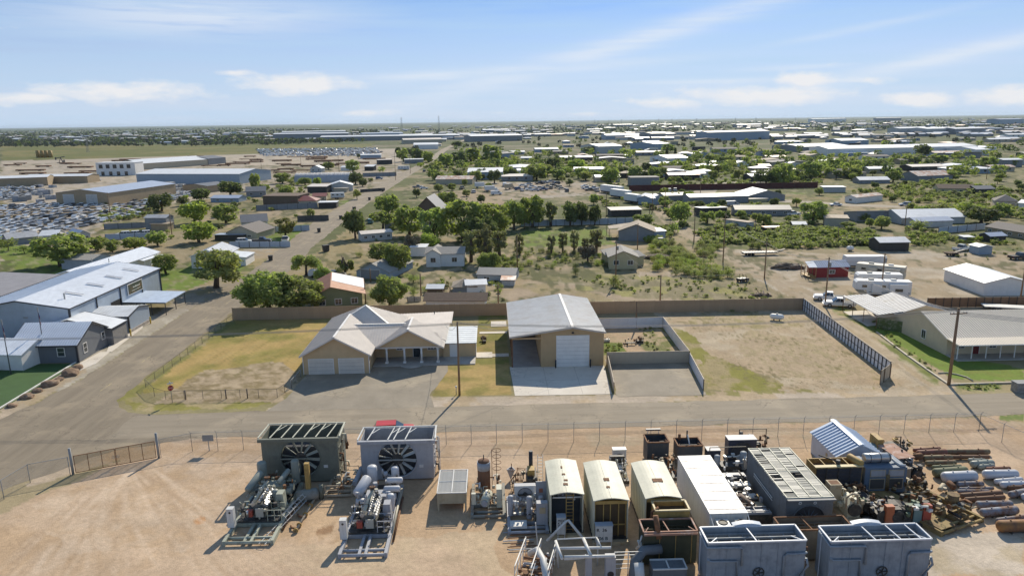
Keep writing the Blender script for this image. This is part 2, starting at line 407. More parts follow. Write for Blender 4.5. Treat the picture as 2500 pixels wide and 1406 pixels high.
# apron of dust round the junction
zone(PG((390,1040),(560,1022),(640,1050),(400,1090),(190,1150),(60,1180),(150,1110)),(.47,.375,.275),DIRT,3,.45,1.5)
def soften(c,t,k):return c
def ground():
 th=np.concatenate([np.arange(50,8,-.11),np.arange(8,1.2,-.055),np.geomspace(1.2,.035,70)])
 r=CH/np.tan(np.radians(th));r=np.concatenate([[2.0,14.0],r[r>28]]);r_=r
 a=np.concatenate([np.arange(-180,-42,4),np.arange(-42,45,.125),np.arange(46,180,4)])
 rr,aa=np.meshgrid(r,np.radians(a),indexing='ij');x=rr*np.sin(aa);y=rr*np.cos(aa);nr,na=x.shape
 col=np.empty((nr,na,3));t=fbm(x,y,30,5)[...,None];col[:]=np.array(TAN)*(1-t)+np.array(SCRUB)*t
 for i,(poly,ca,cb,s,share,rag,sharp)in enumerate(Z):
  px=[p[0]for p in poly];py=[p[1]for p in poly];m=rag*2
  sel=(x>min(px)-m)&(x<max(px)+m)&(y>min(py)-m)&(y<max(py)+m)
  if not sel.any():continue
  X=x[sel];Y=y[sel]
  dx=(fbm(X,Y,max(rag*3,.6),100+i,3)-.5)*2.4*rag;dy=(fbm(X,Y,max(rag*3,.6),300+i,3)-.5)*2.4*rag
  w=inpoly(X+dx,Y+dy,poly).astype(float)
  n=fbm(X,Y,s,500+i,5);k=np.clip((n-(1-share)*.5-.25+sharp/2)/sharp,0,1)[:,None]
  c=np.array(ca)*(1-k)+np.array(cb)*k
  c=c*(.86+.28*fbm(X,Y,s*.35+.3,700+i,3))[:,None]
  cc=col[sel];cc=cc*(1-w[:,None])+c*w[:,None];col[sel]=cc
  # wheel tracks, graded and dusty lines
 def track(pts,w,c,k,br=.5):
  for(x0,y0),(x1,y1)in zip(pts[:-1],pts[1:]):
   m=w*3;sel=(x>min(x0,x1)-m)&(x<max(x0,x1)+m)&(y>min(y0,y1)-m)&(y<max(y0,y1)+m)
   if not sel.any():continue
   X=x[sel];Y=y[sel];L=math.hypot(x1-x0,y1-y0);ux,uy=(x1-x0)/L,(y1-y0)/L
   s=np.clip((X-x0)*ux+(Y-y0)*uy,0,L);d=np.hypot(X-x0-ux*s,Y-y0-uy*s)+(fbm(X,Y,1.5,9,2)-.5)*w
   q=np.clip(1.2-d/w,0,1)*k*np.clip((fbm(X,Y,2.5,19,3)-br+.25)*3,0,1)
   cc=col[sel];col[sel]=cc*(1-q[:,None])+np.array(c)*q[:,None]
 rn=random.Random(3)
 for g0,g1,n in(((-42,72),(-30,44),12),((-40,73),(-14,50),10),((-41,72),(-38,38),8)):
  for i in range(n):
   o=rn.uniform(-7,7);mid=((g0[0]+g1[0])/2+rn.uniform(-4,4)-2,(g0[1]+g1[1])/2+rn.uniform(-3,3));e=(g1[0]+o,g1[1]+rn.uniform(-4,4))
   pts=[]
   for k in range(9):
    u=k/8;pts.append(((1-u)**2*g0[0]+2*u*(1-u)*mid[0]+u*u*e[0]+o*.3*u,(1-u)**2*g0[1]+2*u*(1-u)*mid[1]+u*u*e[1]))
   for sft in(0,1.9):
    track([(p[0]+sft,p[1])for p in pts],.28,rn.choice([(.6,.47,.35),(.58,.45,.33),(.41,.29,.19)]),.38)
 for yy,c in((77.6,(.40,.28,.19)),(76.2,(.56,.43,.32)),(75.6,(.4,.28,.2)),(77.0,(.58,.45,.34))):
  track([(-34,yy+.5),(0,yy),(40,yy+.4),(66,yy+1.2)],.2,c,.6)
 for dx in(0,1.8):
  track([(60.3+dx,90),(62+dx,104),(63+dx,138),(63.5+dx,175),(61.5+dx,235),(68+dx,300)],.5,(.53,.44,.34),.7)
  track([(64+dx,140),(72,147+dx),(90,146+dx),(110,150+dx)],.5,(.54,.45,.35),.6)
  track(PG((1800,660),(1950,690),(2150,700),(2330,660),(2500,650)),.5,(.54,.45,.36),.5)
  track(PG((2230,612),(2350,625),(2500,618)),.6,(.5,.42,.33),.7)
  track([(-1.4+dx,160),(20,157+dx),(45,158+dx),(60,152+dx)],.4,(.5,.42,.32),.5)
  # old mowing lines on the corner lawn
 for i in range(14):
  xx=-47+i*1.25;track([(xx,101),(xx+3.5,128)],.22,(.16,.16,.05)if i%2 else(.34,.29,.14),.5,.55)
  # bare soil speckled with tufts in the big east pen
 sel=inpoly(x,y,[(36,91),(58,91),(60,135),(31,135),(31,118)])
 sp=np.clip((vnoise(x[sel],y[sel]*.55,.35,77)*.6+fbm(x[sel],y[sel],5,78)*.55-.72)*6,0,.75)[:,None]
 col[sel]=col[sel]*(1-sp)+np.array((.2,.17,.08))*sp
 # weeds and low growth speckling all unworked ground beyond the lots
 sel=(y>134)&((x>-49)|(x<-68))&(r_[:,None]*np.ones_like(x)<900);X=x[sel];Y=y[sel];lum=col[sel].mean(1)
 sc_=.7+np.hypot(X,Y)*.003;mk=vnoise(X/sc_,Y/sc_*.7,1.0,91)*.5+fbm(X,Y,14,92,3)*.6;w=np.clip((mk-.60)*7,0,.8)[:,None]*np.where(lum>.4,.35,1.0)[:,None]
 col[sel]=col[sel]*(1-w)+np.array((.105,.115,.045))*w
 mk=vnoise(X/sc_+50,Y/sc_,1.0,93);w=np.clip((mk-.72)*6,0,.5)[:,None];col[sel]=col[sel]*(1-w)+np.array((.42,.345,.24))*w
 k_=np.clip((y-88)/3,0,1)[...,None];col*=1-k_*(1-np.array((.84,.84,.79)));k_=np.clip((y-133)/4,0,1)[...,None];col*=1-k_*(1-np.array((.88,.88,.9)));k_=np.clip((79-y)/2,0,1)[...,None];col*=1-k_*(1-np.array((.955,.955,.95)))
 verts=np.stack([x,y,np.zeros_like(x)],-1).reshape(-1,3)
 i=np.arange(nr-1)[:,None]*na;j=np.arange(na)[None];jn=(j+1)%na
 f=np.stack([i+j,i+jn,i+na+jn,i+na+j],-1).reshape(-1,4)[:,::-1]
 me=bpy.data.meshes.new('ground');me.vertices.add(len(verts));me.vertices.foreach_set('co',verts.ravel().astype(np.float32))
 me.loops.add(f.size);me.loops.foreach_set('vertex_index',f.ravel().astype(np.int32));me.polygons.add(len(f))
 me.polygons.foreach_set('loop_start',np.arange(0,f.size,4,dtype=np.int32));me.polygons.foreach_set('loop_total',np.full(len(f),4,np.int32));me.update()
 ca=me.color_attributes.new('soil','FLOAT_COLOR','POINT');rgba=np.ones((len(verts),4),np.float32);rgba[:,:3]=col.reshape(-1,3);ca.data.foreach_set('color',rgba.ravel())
 mt=bpy.data.materials.new('soil');mt.use_nodes=True;q=NT(mt.node_tree);q.n.clear()
 at=q.new('ShaderNodeAttribute');at.attribute_name='soil';ge=q.new('ShaderNodeNewGeometry');P=ge.outputs['Position']
 n1=q.noise(P,2.2,6,.65);n2=q.noise(P,.22,5,.6);n3=q.noise(P,9,3,.6)
 f1=q.math('MULTIPLY',q.ramp(n1,.25,.75,.82,1.18),q.ramp(n2,.3,.7,.9,1.1));f1=q.math('MULTIPLY',f1,q.ramp(n3,.25,.75,.9,1.1))
 cc=q.new('ShaderNodeCombineColor');[q.put(f1,cc.inputs[k])for k in range(3)]
 c=q.mix(1.0,at.outputs['Color'],cc.outputs[0],'MULTIPLY')
 peb=q.ramp(q.noise(P,5.5,2,.5),.66,.72,0,.45);c=q.mix(peb,c,(.2,.15,.1))
 b=q.new('ShaderNodeBsdfPrincipled');q.put(c,b.inputs[0]);b.inputs['Roughness'].default_value=.95;b.inputs['Specular IOR Level'].default_value=.15
 bp=q.new('ShaderNodeBump');bp.inputs['Distance'].default_value=.05;bp.inputs['Strength'].default_value=.8;q.put(q.math('ADD',n1,n3),bp.inputs['Height']);q.l.new(bp.outputs[0],b.inputs['Normal'])
 o=q.new('ShaderNodeOutputMaterial');q.l.new(b.outputs[0],o.inputs[0]);me.materials.append(mt)
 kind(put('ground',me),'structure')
ground()

# ------------------------------------------------------------------ roads and paving
def sheet(name,pts,mat,z,rag=0.0,step=1.2,k='structure'):
 """flat sheet at height z whose outline can crumble by rag metres"""
 out=[];rn=random.Random(hash(name)%999 if False else len(pts))
 for i in range(len(pts)):
  a,b=pts[i],pts[(i+1)%len(pts)];L=math.hypot(b[0]-a[0],b[1]-a[1]);n=max(1,int(L/step))if rag else 1
  n=min(n,160)
  for j in range(n):
   t=j/n;x=a[0]+(b[0]-a[0])*t;y=a[1]+(b[1]-a[1])*t
   if rag and 0<j:nx,ny=-(b[1]-a[1])/L,(b[0]-a[0])/L;d=(float(fbm(x,y,2.2,5,4))-.5)*3*rag;x+=nx*d;y+=ny*d
   out.append((x,y))
 bm=bmesh.new();f=bm.faces.new([bm.verts.new((p[0],p[1],z))for p in out])
 if f.normal.z<0 or f.calc_area()and(f.normal_update()or f.normal.z<0):f.normal_flip()
 bmesh.ops.triangulate(bm,faces=bm.faces[:]);me=bpy.data.meshes.new(name);bm.to_mesh(me);bm.free();me.materials.append(mat)
 o=put(name,me)
 if k:o['kind']=k
 return o
def paving(key,c1,c2,c3,band=None):
 mt=bpy.data.materials.new(key);mt.use_nodes=True;q=NT(mt.node_tree);q.n.clear()
 ge=q.new('ShaderNodeNewGeometry');P=ge.outputs['Position']
 mp=q.new('ShaderNodeMapping');mp.inputs['Scale'].default_value=band or(1,1,1);q.l.new(P,mp.inputs[0])
 a=q.noise(mp.outputs[0],.55,6,.62);b0=q.noise(P,.16,5,.6);n3=q.noise(P,14,3,.7)
 c=q.mix(q.ramp(a,.38,.64),c1,c2);c=q.mix(q.ramp(b0,.5,.68,0,.8),c,c3)
 c=q.mix(q.ramp(q.noise(P,1.3,6,.7),.6,.7,0,.35),c,tuple(x*.6 for x in c1))
 vo=q.new('ShaderNodeTexVoronoi');vo.feature='DISTANCE_TO_EDGE';vo.inputs['Scale'].default_value=.16
 wv=q.new('ShaderNodeVectorMath');wv.operation='ADD';q.l.new(P,wv.inputs[0]);cm=q.new('ShaderNodeTexNoise');cm.inputs['Scale'].default_value=.7;cm.inputs['Detail'].default_value=5;q.l.new(P,cm.inputs[0])
 vs=q.new('ShaderNodeVectorMath');vs.operation='SCALE';vs.inputs['Scale'].default_value=4;q.l.new(cm.outputs['Color'],vs.inputs[0]);q.l.new(vs.outputs[0],wv.inputs[1]);q.l.new(wv.outputs[0],vo.inputs['Vector'])
 crack=q.ramp(vo.outputs['Distance'],.004,.014,.55,0);c=q.mix(q.math('MULTIPLY',crack,q.ramp(b0,.4,.6)),c,tuple(x*.35 for x in c1))
 f=q.ramp(n3,.25,.75,.9,1.1);cc=q.new('ShaderNodeCombineColor');[q.put(f,cc.inputs[k])for k in range(3)];c=q.mix(1.0,c,cc.outputs[0],'MULTIPLY')
 b=q.new('ShaderNodeBsdfPrincipled');q.put(c,b.inputs[0]);b.inputs['Roughness'].default_value=.85;b.inputs['Specular IOR Level'].default_value=.3
 o=q.new('ShaderNodeOutputMaterial');q.l.new(b.outputs[0],o.inputs[0]);MATS[key]=mt;return mt
asph=paving('asphalt',(.20,.165,.12),(.25,.208,.152),(.33,.27,.19),(1.6,.12,1))
asphs=paving('asphalt_side',(.24,.202,.15),(.285,.242,.183),(.36,.30,.22),(.12,1.6,1))
drive=paving('asphalt_drive',(.24,.208,.162),(.285,.248,.195),(.39,.33,.24),(.8,.5,1))
conc=paving('concrete',(.58,.53,.46),(.64,.59,.515),(.52,.465,.40),(.7,.7,1))
conc_alias=conc  # second name for the same plain concrete
LW=[(-61,76),(-60.6,100),(-60.8,130),(-60.5,170),(-62,200),(-65,240),(-67,270),(-67.5,340),(-67.5,430),(-65,560),(-63,650),(-66,985),(-57,1435),(-55,1700)]
RW=[(-51,1700),(-50,1435),(-57,985),(-54,650),(-56,560),(-57,430),(-57,340),(-55.5,267),(-54,212),(-51.6,190),(-51.4,130),(-51.3,95.5),(-50.2,91),(-47.5,88.0),(-44,87.1)]
sheet('long_road',RW+[(-20,87.3),(-20,79.7),(-36,79.6),(-43.5,76.8),(-50.5,68),(-56,59),(-62,50),(-80,40),(-80,62),(-64,77)]+LW[1:],asph,.012,.5)
sheet('side_street',[(-46,79.9),(0,79.6),(40,79.8),(66,80.6),(120,80.8),(170,81),(170,89.5),(120,89.2),(70,88),(62,87.4),(25,87.2),(0,87.5),(-25,87.4),(-46,86.9)],asphs,.018,.35)
sheet('far_road',[(175,286),(150,300),(120,330),(110,352),(128,398),(170,408),(150,420),(122,404),(100,356),(112,322),(146,292),(172,279)],MATS['asphalt_side'],.02,.8)
sheet('house_driveway',[(-29.6,87.3),(-28.2,91.5),(-27.8,101.6),(-18.6,101.6),(-18.6,104.0),(-7.2,104.0),(-7.0,101),(-8.9,91.5),(-8.0,87.3)],drive,.024,.18)
sheet('walkway_slab',[(-18.6,103.6),(-7.4,103.9),(-7.4,108),(-18.6,108)],M('slab_grey',(.42,.39,.35),var=.12),.16)
MB().prism([(-18.5,103.55),(-3,103.75),(-3,107.9),(-18.5,107.9)],.0,.15).build('porch_slab',MATS['slab_grey'])['kind']='structure'
bpy.data.objects.remove(bpy.data.objects['walkway_slab'])
sheet('shop_apron',[(2.6,90.6),(15.7,90.4),(16.4,102.0),(2.2,102.2)],conc,.03)
j=MB()
for xx in(7.2,11.8):j.box(xx-.02,90.6,.031,xx+.02,102,.034)
j.box(2.5,96.2,.031,16,96.24,.034);kind(j.build('apron_joints',M('joint',(.3,.27,.23))),'structure')
sheet('pen_driveway',[(16.4,89.4),(28.2,89.4),(29,102.2),(16.9,104.6)],drive,.027,.35)
for i,(a,b,c,d)in enumerate(((-2.6,119.8,2.2,120.9),(-2.9,107.2,2.2,108.6),(-.6,124,2.2,127.5),(-2.9,106.8,-.4,109.4))):
 kind(MB().box(a,b,0,c,d,.07+.004*i).build('garden_path',conc),'structure')
kind(MB().prism([(-66.2,120.6),(-63.6,114),(-62.8,114),(-64.3,128),(-65.6,131)],0,.06).build('pavement',conc),'structure')
kind(MB().prism([(-64.9,108.5),(-62.9,105),(-62.2,108),(-63.1,114),(-64.6,114)],0,.05).build('pavement',conc),'structure')
# centre dashes
yd=96
while yd<620:
 c0=-55.2 if yd<170 else-56-3*min(1,(yd-170)/80)if yd<260 else-60
 kind(MB().box(c0-.06,yd,.021,c0+.06,yd+3,.024).build('lane_marking',M('road_yellow',(.55,.44,.2),wear=ASPH,wamt=.5,wscale=3)),'structure')
 yd+=12.2
 # artificial turf, kerb
tf=[G(0,1000),G(190,888),(-66,108.2),(-76,108.6),(-90,108),(-90,88),(-76,86)]
kind(MB().prism(tf,0,.05).build('artificial_turf',M('turf',(.05,.105,.028),rough=.9,var=.1,scale=.5,bump=.02,bscale=40)),'structure')
a,b=Vector((*G(-40,1022),.09)),Vector((*G(214,868),.09));kind(MB().bar(a,b,.22,.18).build('kerb',M('kerb_white',(.7,.68,.64))),'structure')

# ------------------------------------------------------------------ shared looks
tanwall=M('tan_stucco',(.60,.43,.245),var=.06,bump=.004,bscale=30)
tanmetal=M('tan_sheet_wall',(.50,.345,.185),rough=.5,var=.05,wave=('X',.3,.02),streak=.08)
creammetal=M('cream_sheet_roof',(.66,.60,.54),rough=.6,var=.06,spec=.3)
shoproof=M('galvalume_roof',(.70,.69,.67),rough=.6,metal=.0,spec=.3,var=.06,wear=(.63,.60,.56),wamt=.45,wscale=.5)
whitep=M('white_paint',(.78,.76,.72),rough=.5,var=.05,streak=.1)
whiteroof=M('white_sheet_roof',(.68,.70,.72),rough=.5,spec=.4,var=.06,wear=(.58,.59,.6),wamt=.4,wscale=.3)
bluemetal=M('blue_grey_sheet',(.36,.43,.52),rough=.45,metal=.25,var=.07,wave=('X',.3,.015),streak=.1)
bluemetaly=M('blue_grey_sheet_side',(.36,.43,.52),rough=.45,metal=.25,var=.07,wave=('Y',.3,.015),streak=.1)
blueroof=M('blue_grey_roof',(.80,.83,.87),rough=.5,spec=.45,var=.07)
greyside=M('grey_siding',(.155,.165,.18),rough=.7,var=.06,wave=('Z',.22,.01))
darktrim=M('dark_trim',(.035,.037,.045),rough=.5)
glass=M('window_glass',(.03,.04,.05),rough=.08,spec=.9)
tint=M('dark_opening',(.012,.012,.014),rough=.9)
shingle=M('grey_shingle',(.20,.18,.165),rough=.9,var=.14,scale=3,bump=.01,bscale=12)
shinglel=M('pale_shingle',(.34,.32,.29),rough=.9,var=.14,scale=3,bump=.01,bscale=12)
rustroof=M('rusty_tin_roof',(.50,.50,.48),rough=.55,metal=.2,wear=(.30,.15,.09),wamt=.52,wscale=.5)
wood=M('weathered_wood',(.19,.135,.09),rough=.9,var=.2,scale=4,streak=.3)
polewood=M('pole_wood',(.25,.165,.10),rough=.9,var=.2,scale=3,streak=.4)
galv=M('galvanised_steel',(.30,.31,.31),rough=.65,metal=.1,var=.1,spec=.25)
rustst=M('rusty_steel',(.17,.085,.045),rough=.85,var=.25,scale=2,wear=(.26,.13,.06),wamt=.45)
black=M('black_paint',(.025,.025,.03),rough=.5)
SEAM={}

def dirf(f,w,d):
 return{'f':((0,0),(1,0),(0,-1)),'r':((w,0),(0,1),(1,0)),'b':((w,d),(-1,0),(0,1)),'l':((0,d),(0,-1),(-1,0))}[f]
def fbox(mb,F,u0,u1,z0,z1,n0,n1):
 (ox,oy),(dx,dy),(nx,ny)=F
 ps=[(ox+dx*u+nx*n,oy+dy*u+ny*n,z)for z in(z0,z1)for u,n in((u0,n0),(u1,n0),(u1,n1),(u0,n1))]
 mb.add(ps,[(3,2,1,0),(4,5,6,7),(0,1,5,4),(1,2,6,5),(2,3,7,6),(3,0,4,7)])
def window(root,F,u,z,w,h,fm=None,gm=None,mull=1):
 m=MB()
 for a in((u-w/2-.06,u-w/2+.03,z,z+h),(u+w/2-.03,u+w/2+.06,z,z+h),(u-w/2-.06,u+w/2+.06,z-.06,z+.02),(u-w/2-.06,u+w/2+.06,z+h-.02,z+h+.06)):
  fbox(m,F,a[0],a[1],a[2],a[3],.002,.07)
 for k in range(mull):fbox(m,F,u-w/2+(k+1)*w/(mull+1)-.02,u-w/2+(k+1)*w/(mull+1)+.02,z,z+h,.002,.05)
 if mull==0:fbox(m,F,u-w/2,u+w/2,z+h/2-.02,z+h/2+.02,.002,.05)
 o=m.build('window',fm or whitep,root);m=MB();fbox(m,F,u-w/2,u+w/2,z,z+h,.003,.03);m.build('pane',gm or glass,o);return o
def door(root,F,u,w=.95,h=2.05,mat=None,name='door',z=0):
 m=MB()
 for a in((u-w/2-.08,u-w/2,z,z+h),(u+w/2,u+w/2+.08,z,z+h),(u-w/2-.08,u+w/2+.08,z+h,z+h+.08)):fbox(m,F,*a,.002,.06)
 o=m.build(name,whitep,root);m=MB();fbox(m,F,u-w/2,u+w/2,z,z+h,.003,.04);m.build('leaf',mat or whitep,o)
 m=MB();fbox(m,F,u+w/2-.14,u+w/2-.08,z+.95,z+1.05,.04,.09);m.build('handle',darktrim,o);return o
def garage_door(root,F,u,w,h,mat=None,n=4,name='garage_door'):
 m=MB()
 for a in((u-w/2-.1,u-w/2,0,h),(u+w/2,u+w/2+.1,0,h),(u-w/2-.1,u+w/2+.1,h,h+.1)):fbox(m,F,*a,.002,.07)
 o=m.build(name,whitep,root)
 for k in range(n):
  m=MB();fbox(m,F,u-w/2,u+w/2,h*k/n+.012,h*(k+1)/n-.012,.003,.045);m.build('panel',mat or whitep,o)
 m=MB();fbox(m,F,u-w/2,u+w/2,0,h,.001,.02);m.build('gap',darktrim,o);return o

def seams(P,ax,sp,w=.05,h=.05):
 """raised ribs on a roof plane, running along axis ax, cut to the plane's outline"""
 m=MB();P=[Vector(p)for p in P];n=(P[1]-P[0]).cross(P[2]-P[0])
 if n.z<0:n=-n
 c=0 if ax=='y' else 1
 lo,hi=min(p[c]for p in P),max(p[c]for p in P);k=lo+sp*.5
 zz=lambda x,y:P[0].z-(n.x*(x-P[0].x)+n.y*(y-P[0].y))/n.z
 while k<hi:
  cr=[]
  for i in range(len(P)):
   a,b=P[i],P[(i+1)%len(P)]
   if(a[c]-k)*(b[c]-k)<0:
    t=(k-a[c])/(b[c]-a[c]);cr.append(a[1-c]+(b[1-c]-a[1-c])*t)
  if len(cr)>=2:
   e0,e1=min(cr),max(cr);q=[(k,e)if c==0 else(e,k)for e in(e0,e1)]
   a,b=[Vector((x,y,zz(x,y)+h/2))for x,y in q]
   if(b-a).length>.1:m.bar(a,b,w,h)
  k+=sp
 return m
def roof_planes(kind_,w,d,h,rise,o,of,rx=.5):
 if kind_=='gable_y':
  x=rx*w;sl,sr=rise/x,rise/(w-x)
  return[([(-o,-of,h-sl*o),(x,-of,h+rise),(x,d+of,h+rise),(-o,d+of,h-sl*o)],'x'),([(x,-of,h+rise),(w+o,-of,h-sr*o),(w+o,d+of,h-sr*o),(x,d+of,h+rise)],'x')]
 if kind_=='gable_x':
  y=rx*d;sl,sr=rise/y,rise/(d-y)
  return[([(-of,-o,h-sl*o),(w+of,-o,h-sl*o),(w+of,y,h+rise),(-of,y,h+rise)],'y'),([(-of,y,h+rise),(w+of,y,h+rise),(w+of,d+o,h-sr*o),(-of,d+o,h-sr*o)],'y')]
 if kind_=='hip':
  s=min(w,d)/2;sl=rise/s;z0=h-sl*o;z1=h+rise
  if w>=d:
   a,b=(s,d/2,z1),(w-s,d/2,z1)
  else:a,b=(w/2,s,z1),(w/2,d-s,z1)
  A,B,C,D=(-o,-o,z0),(w+o,-o,z0),(w+o,d+o,z0),(-o,d+o,z0)
  if w>=d:return[([A,B,b,a],'y'),([B,C,b],'x'),([C,D,a,b],'y'),([D,A,a],'x')]
  return[([A,B,a],'y'),([B,C,b,a],'x'),([C,D,b],'y'),([D,A,a,b],'x')]
 if kind_=='shed_f':return[([(-of,-o,h),(w+of,-o,h),(w+of,d+o,h+rise),(-of,d+o,h+rise)],'y')]
 if kind_=='shed_b':return[([(-of,-o,h+rise),(w+of,-o,h+rise),(w+of,d+o,h),(-of,d+o,h)],'y')]
 if kind_=='shed_r':return[([(-o,-of,h),(w+o,-of,h+rise),(w+o,d+of,h+rise),(-o,d+of,h)],'x')]
 if kind_=='shed_l':return[([(-o,-of,h+rise),(w+o,-of,h),(w+o,d+of,h),(-o,d+of,h+rise)],'x')]
 return[([(-o,-o,h),(w+o,-o,h),(w+o,d+o,h),(-o,d+o,h)],'y')]
def wall_mesh(kind_,w,d,h,rise,rx=.5):
 m=MB();e=.03
 if kind_=='gable_y':x=rx*w;m.side([(0,0),(w,0),(w,h-e),(x,h+rise-e),(0,h-e)],0,d)
 elif kind_=='gable_x':
  y=rx*d;P=[(0,0),(d,0),(d,h-e),(y,h+rise-e),(0,h-e)];n=5
  m.add([(0,p[0],p[1])for p in P]+[(w,p[0],p[1])for p in P],[tuple(range(4,-1,-1)),tuple(range(5,10))]+[(i,(i+1)%n,n+(i+1)%n,n+i)for i in range(n)])
 elif kind_ in('shed_f','shed_b'):
  a,b=(h,h+rise)if kind_=='shed_f' else(h+rise,h)
  P=[(0,0),(d,0),(d,b-e),(0,a-e)];m.add([(0,p[0],p[1])for p in P]+[(w,p[0],p[1])for p in P],[(3,2,1,0),(4,5,6,7)]+[(i,(i+1)%4,4+(i+1)%4,4+i)for i in range(4)])
 elif kind_ in('shed_l','shed_r'):
  a,b=(h,h+rise)if kind_=='shed_r' else(h+rise,h);m.side([(0,0),(w,0),(w,b-e),(0,a-e)],0,d)
 else:m.box(0,0,0,w,d,h-e)
 return m
def building(label,cat,x,y,w,d,h,roof='gable_y',rise=1.0,rz=0,wall=None,roofm=None,name='building',o=.3,of=None,rx=.5,sp=0,trim=None,wins=(),doors=(),gdoors=(),group=None,z=0,au=False,t=.1,vents=0):
 of=o if of is None else of
 r=bpy.data.objects.new(name,None);COL.objects.link(r);r.location=(x,y,z);r.rotation_euler=(0,0,rz)
 (auto if au else tag)(r,label,cat,group)
 wall_mesh(roof,w,d,h,rise,rx).build('wall',wall or whitep,r)
 m=MB();sm=MB();P=roof_planes(roof,w,d,h,rise,o,of,rx)
 for p,ax in P:
  p=[(a,b,c+t)for a,b,c in p];m.slab(p,t)
  if sp:
   s=seams(p,ax,sp);sm.add(s.v,s.f)
 ro=m.build('roof',roofm or creammetal,r)
 if sp:kind(sm.build('roof_seams',roofm or creammetal,ro),'stuff')
 if trim:
  m=MB()
  for p,ax in P:
   for i in range(len(p)):
    a,b=Vector(p[i]),Vector(p[(i+1)%len(p)])
    if roof.startswith('gable')and abs(a.z-(h+rise))<.01 and abs(b.z-(h+rise))<.01:continue
    if roof=='hip' and max(a.z,b.z)>h+.2:continue
    m.bar(a+Vector((0,0,.04)),b+Vector((0,0,.04)),.07,.2)
  m.build('fascia',trim,ro)
 for wn in wins:
  f,u,zz,ww,hh=wn[:5];window(r,dirf(f,w,d),u,zz,ww,hh,*(wn[5:]))
 for dn in doors:door(r,dirf(dn[0],w,d),*dn[1:])
 for g in gdoors:garage_door(r,dirf(g[0],w,d),*g[1:])
 for k in range(vents):
  MB().cyl((w*(k+1)/(vents+1),d*.4,h),(w*(k+1)/(vents+1),d*.4,h+rise+.5),.09,n=7).build('vent_pipe',galv,ro)
 return r

 # ------------------------------------------------------------------ the tan house on the corner lot
H=thing('house','tan stucco house with cream metal roof, two garage doors and a columned porch','house',(-28.1,100.9,0))
land(-23,104,'the tan house with two garage doors')
ox,oy=-28.1,100.9
m=MB();m.side([(0,0),(9.5,0),(9.5,3.05),(4.75,5.55),(0,3.05)],0,9.5)
m.box(.3,9.4,0,12,20,2.95);m.box(9.4,6.8,0,20.1,15.4,2.62);m.box(20.05,6.4,0,25.1,14.8,2.38)
m.side([(10.2,2.72),(19.9,2.72),(15.05,5.28)],3.85,4.05);m.build('wall',tanwall,H)
RP=[]
def P_(pts,ax):RP.append(([(a,b,c)for a,b,c in pts],ax))
P_([(-.45,-.5,2.86),(4.75,-.5,5.68),(4.75,12.5,5.68),(-.45,14,2.86)],'x');P_([(4.75,-.5,5.68),(9.95,-.5,2.86),(9.95,8.4,2.86),(4.75,12.5,5.68)],'x')
ap=(6.9,14.8,6.5);q1,q2,q3,q4=(-.1,9.6,2.9),(13.2,9.6,2.9),(13.2,20.4,2.9),(-.1,20.4,2.9)
P_([q1,q2,ap],'y');P_([q2,q3,ap],'x');P_([q3,q4,ap],'y');P_([q4,q1,ap],'x')
P_([(6,3.4,2.78),(10.4,3.4,2.78),(10.6,4.1,3.07),(15,4.1,3.07),(15,8.6,4.95),(6,8.6,4.95)],'y')
P_([(9.75,3.4,2.6),(15.05,3.4,5.46),(15.05,10.4,5.46),(9.75,8.6,2.6)],'x');P_([(15.05,3.4,5.46),(20.35,3.4,2.6),(20.35,7.6,2.6),(15.05,10.4,5.46)],'x')
P_([(6,8.6,4.95),(15.4,8.6,4.95),(20.6,15.8,2.75),(9,15.8,2.75)],'y');P_([(15.4,8.6,4.95),(20.5,6.6,2.62),(20.6,15.8,2.75)],'x')
m=MB();sm=MB()
for p,ax in RP:
 p=[(a,b,c+.12)for a,b,c in p];m.slab(p,.12);s=seams(p,ax,.42,.06,.05);sm.add(s.v,s.f)
rf=m.build('roof',creammetal,H);kind(sm.build('roof_seams',creammetal,rf),'stuff')
m=MB()
for a,b in(((4.75,-.52,5.82),(4.75,12.4,5.82)),((15.05,3.38,5.6),(15.05,10.4,5.6)),((-.1,9.6,3.05),(6.9,14.8,6.64)),((13.2,9.6,3.05),(6.9,14.8,6.64)),((6,8.6,5.1),(15,8.6,5.1))):m.bar(a,b,.32,.05)
m.build('ridge_cap',whitep,rf)
m=MB()
for a,b in(((-.47,-.52,2.84),(4.75,-.52,5.66)),((4.75,-.52,5.66),(9.97,-.52,2.84)),((9.73,3.38,2.58),(15.05,3.38,5.44)),((15.05,3.38,5.44),(20.37,3.38,2.58)),((-.47,-.5,2.84),(-.47,14,2.84)),((9.97,-.5,2.84),(9.97,4.2,2.84)),((20.37,3.4,2.58),(20.37,7.6,2.6))):m.bar(a,b,.05,.24)
m.box(10.1,3.75,2.5,20,4.1,2.74);m.build('fascia',creammetal,rf)
F=((0,0),(1,0),(0,-1));gdm=M('garage_beige',(.68,.62,.54),rough=.5,var=.05,streak=.1);garage_door(H,F,2.55,3.55,2.3,gdm);garage_door(H,F,6.95,3.55,2.3,gdm)
MB().box(9.52,-.04,0,9.62,.12,2.9).build('downspout',whitep,H);MB().box(-.12,-.04,0,-.02,.12,2.9).build('downspout',whitep,H)
FP=((0,6.8),(1,0),(0,-1));window(H,FP,13.2,1.35,.9,.8);window(H,FP,19.0,1.3,.9,.75);window(H,FP,18.05,1.3,.9,.75);door(H,FP,15.9,1.1,2.0,glass,z=.15)
for xx in(11.6,14.3,16.9,19.4):
 m=MB();m.cyl((xx,3.95,.4),(xx,3.95,2.5),.17,.14,12);m.box(xx-.24,3.72,.15,xx+.24,4.18,.4);m.box(xx-.2,3.76,2.4,xx+.2,4.14,2.52);m.build('column',whitep,H)
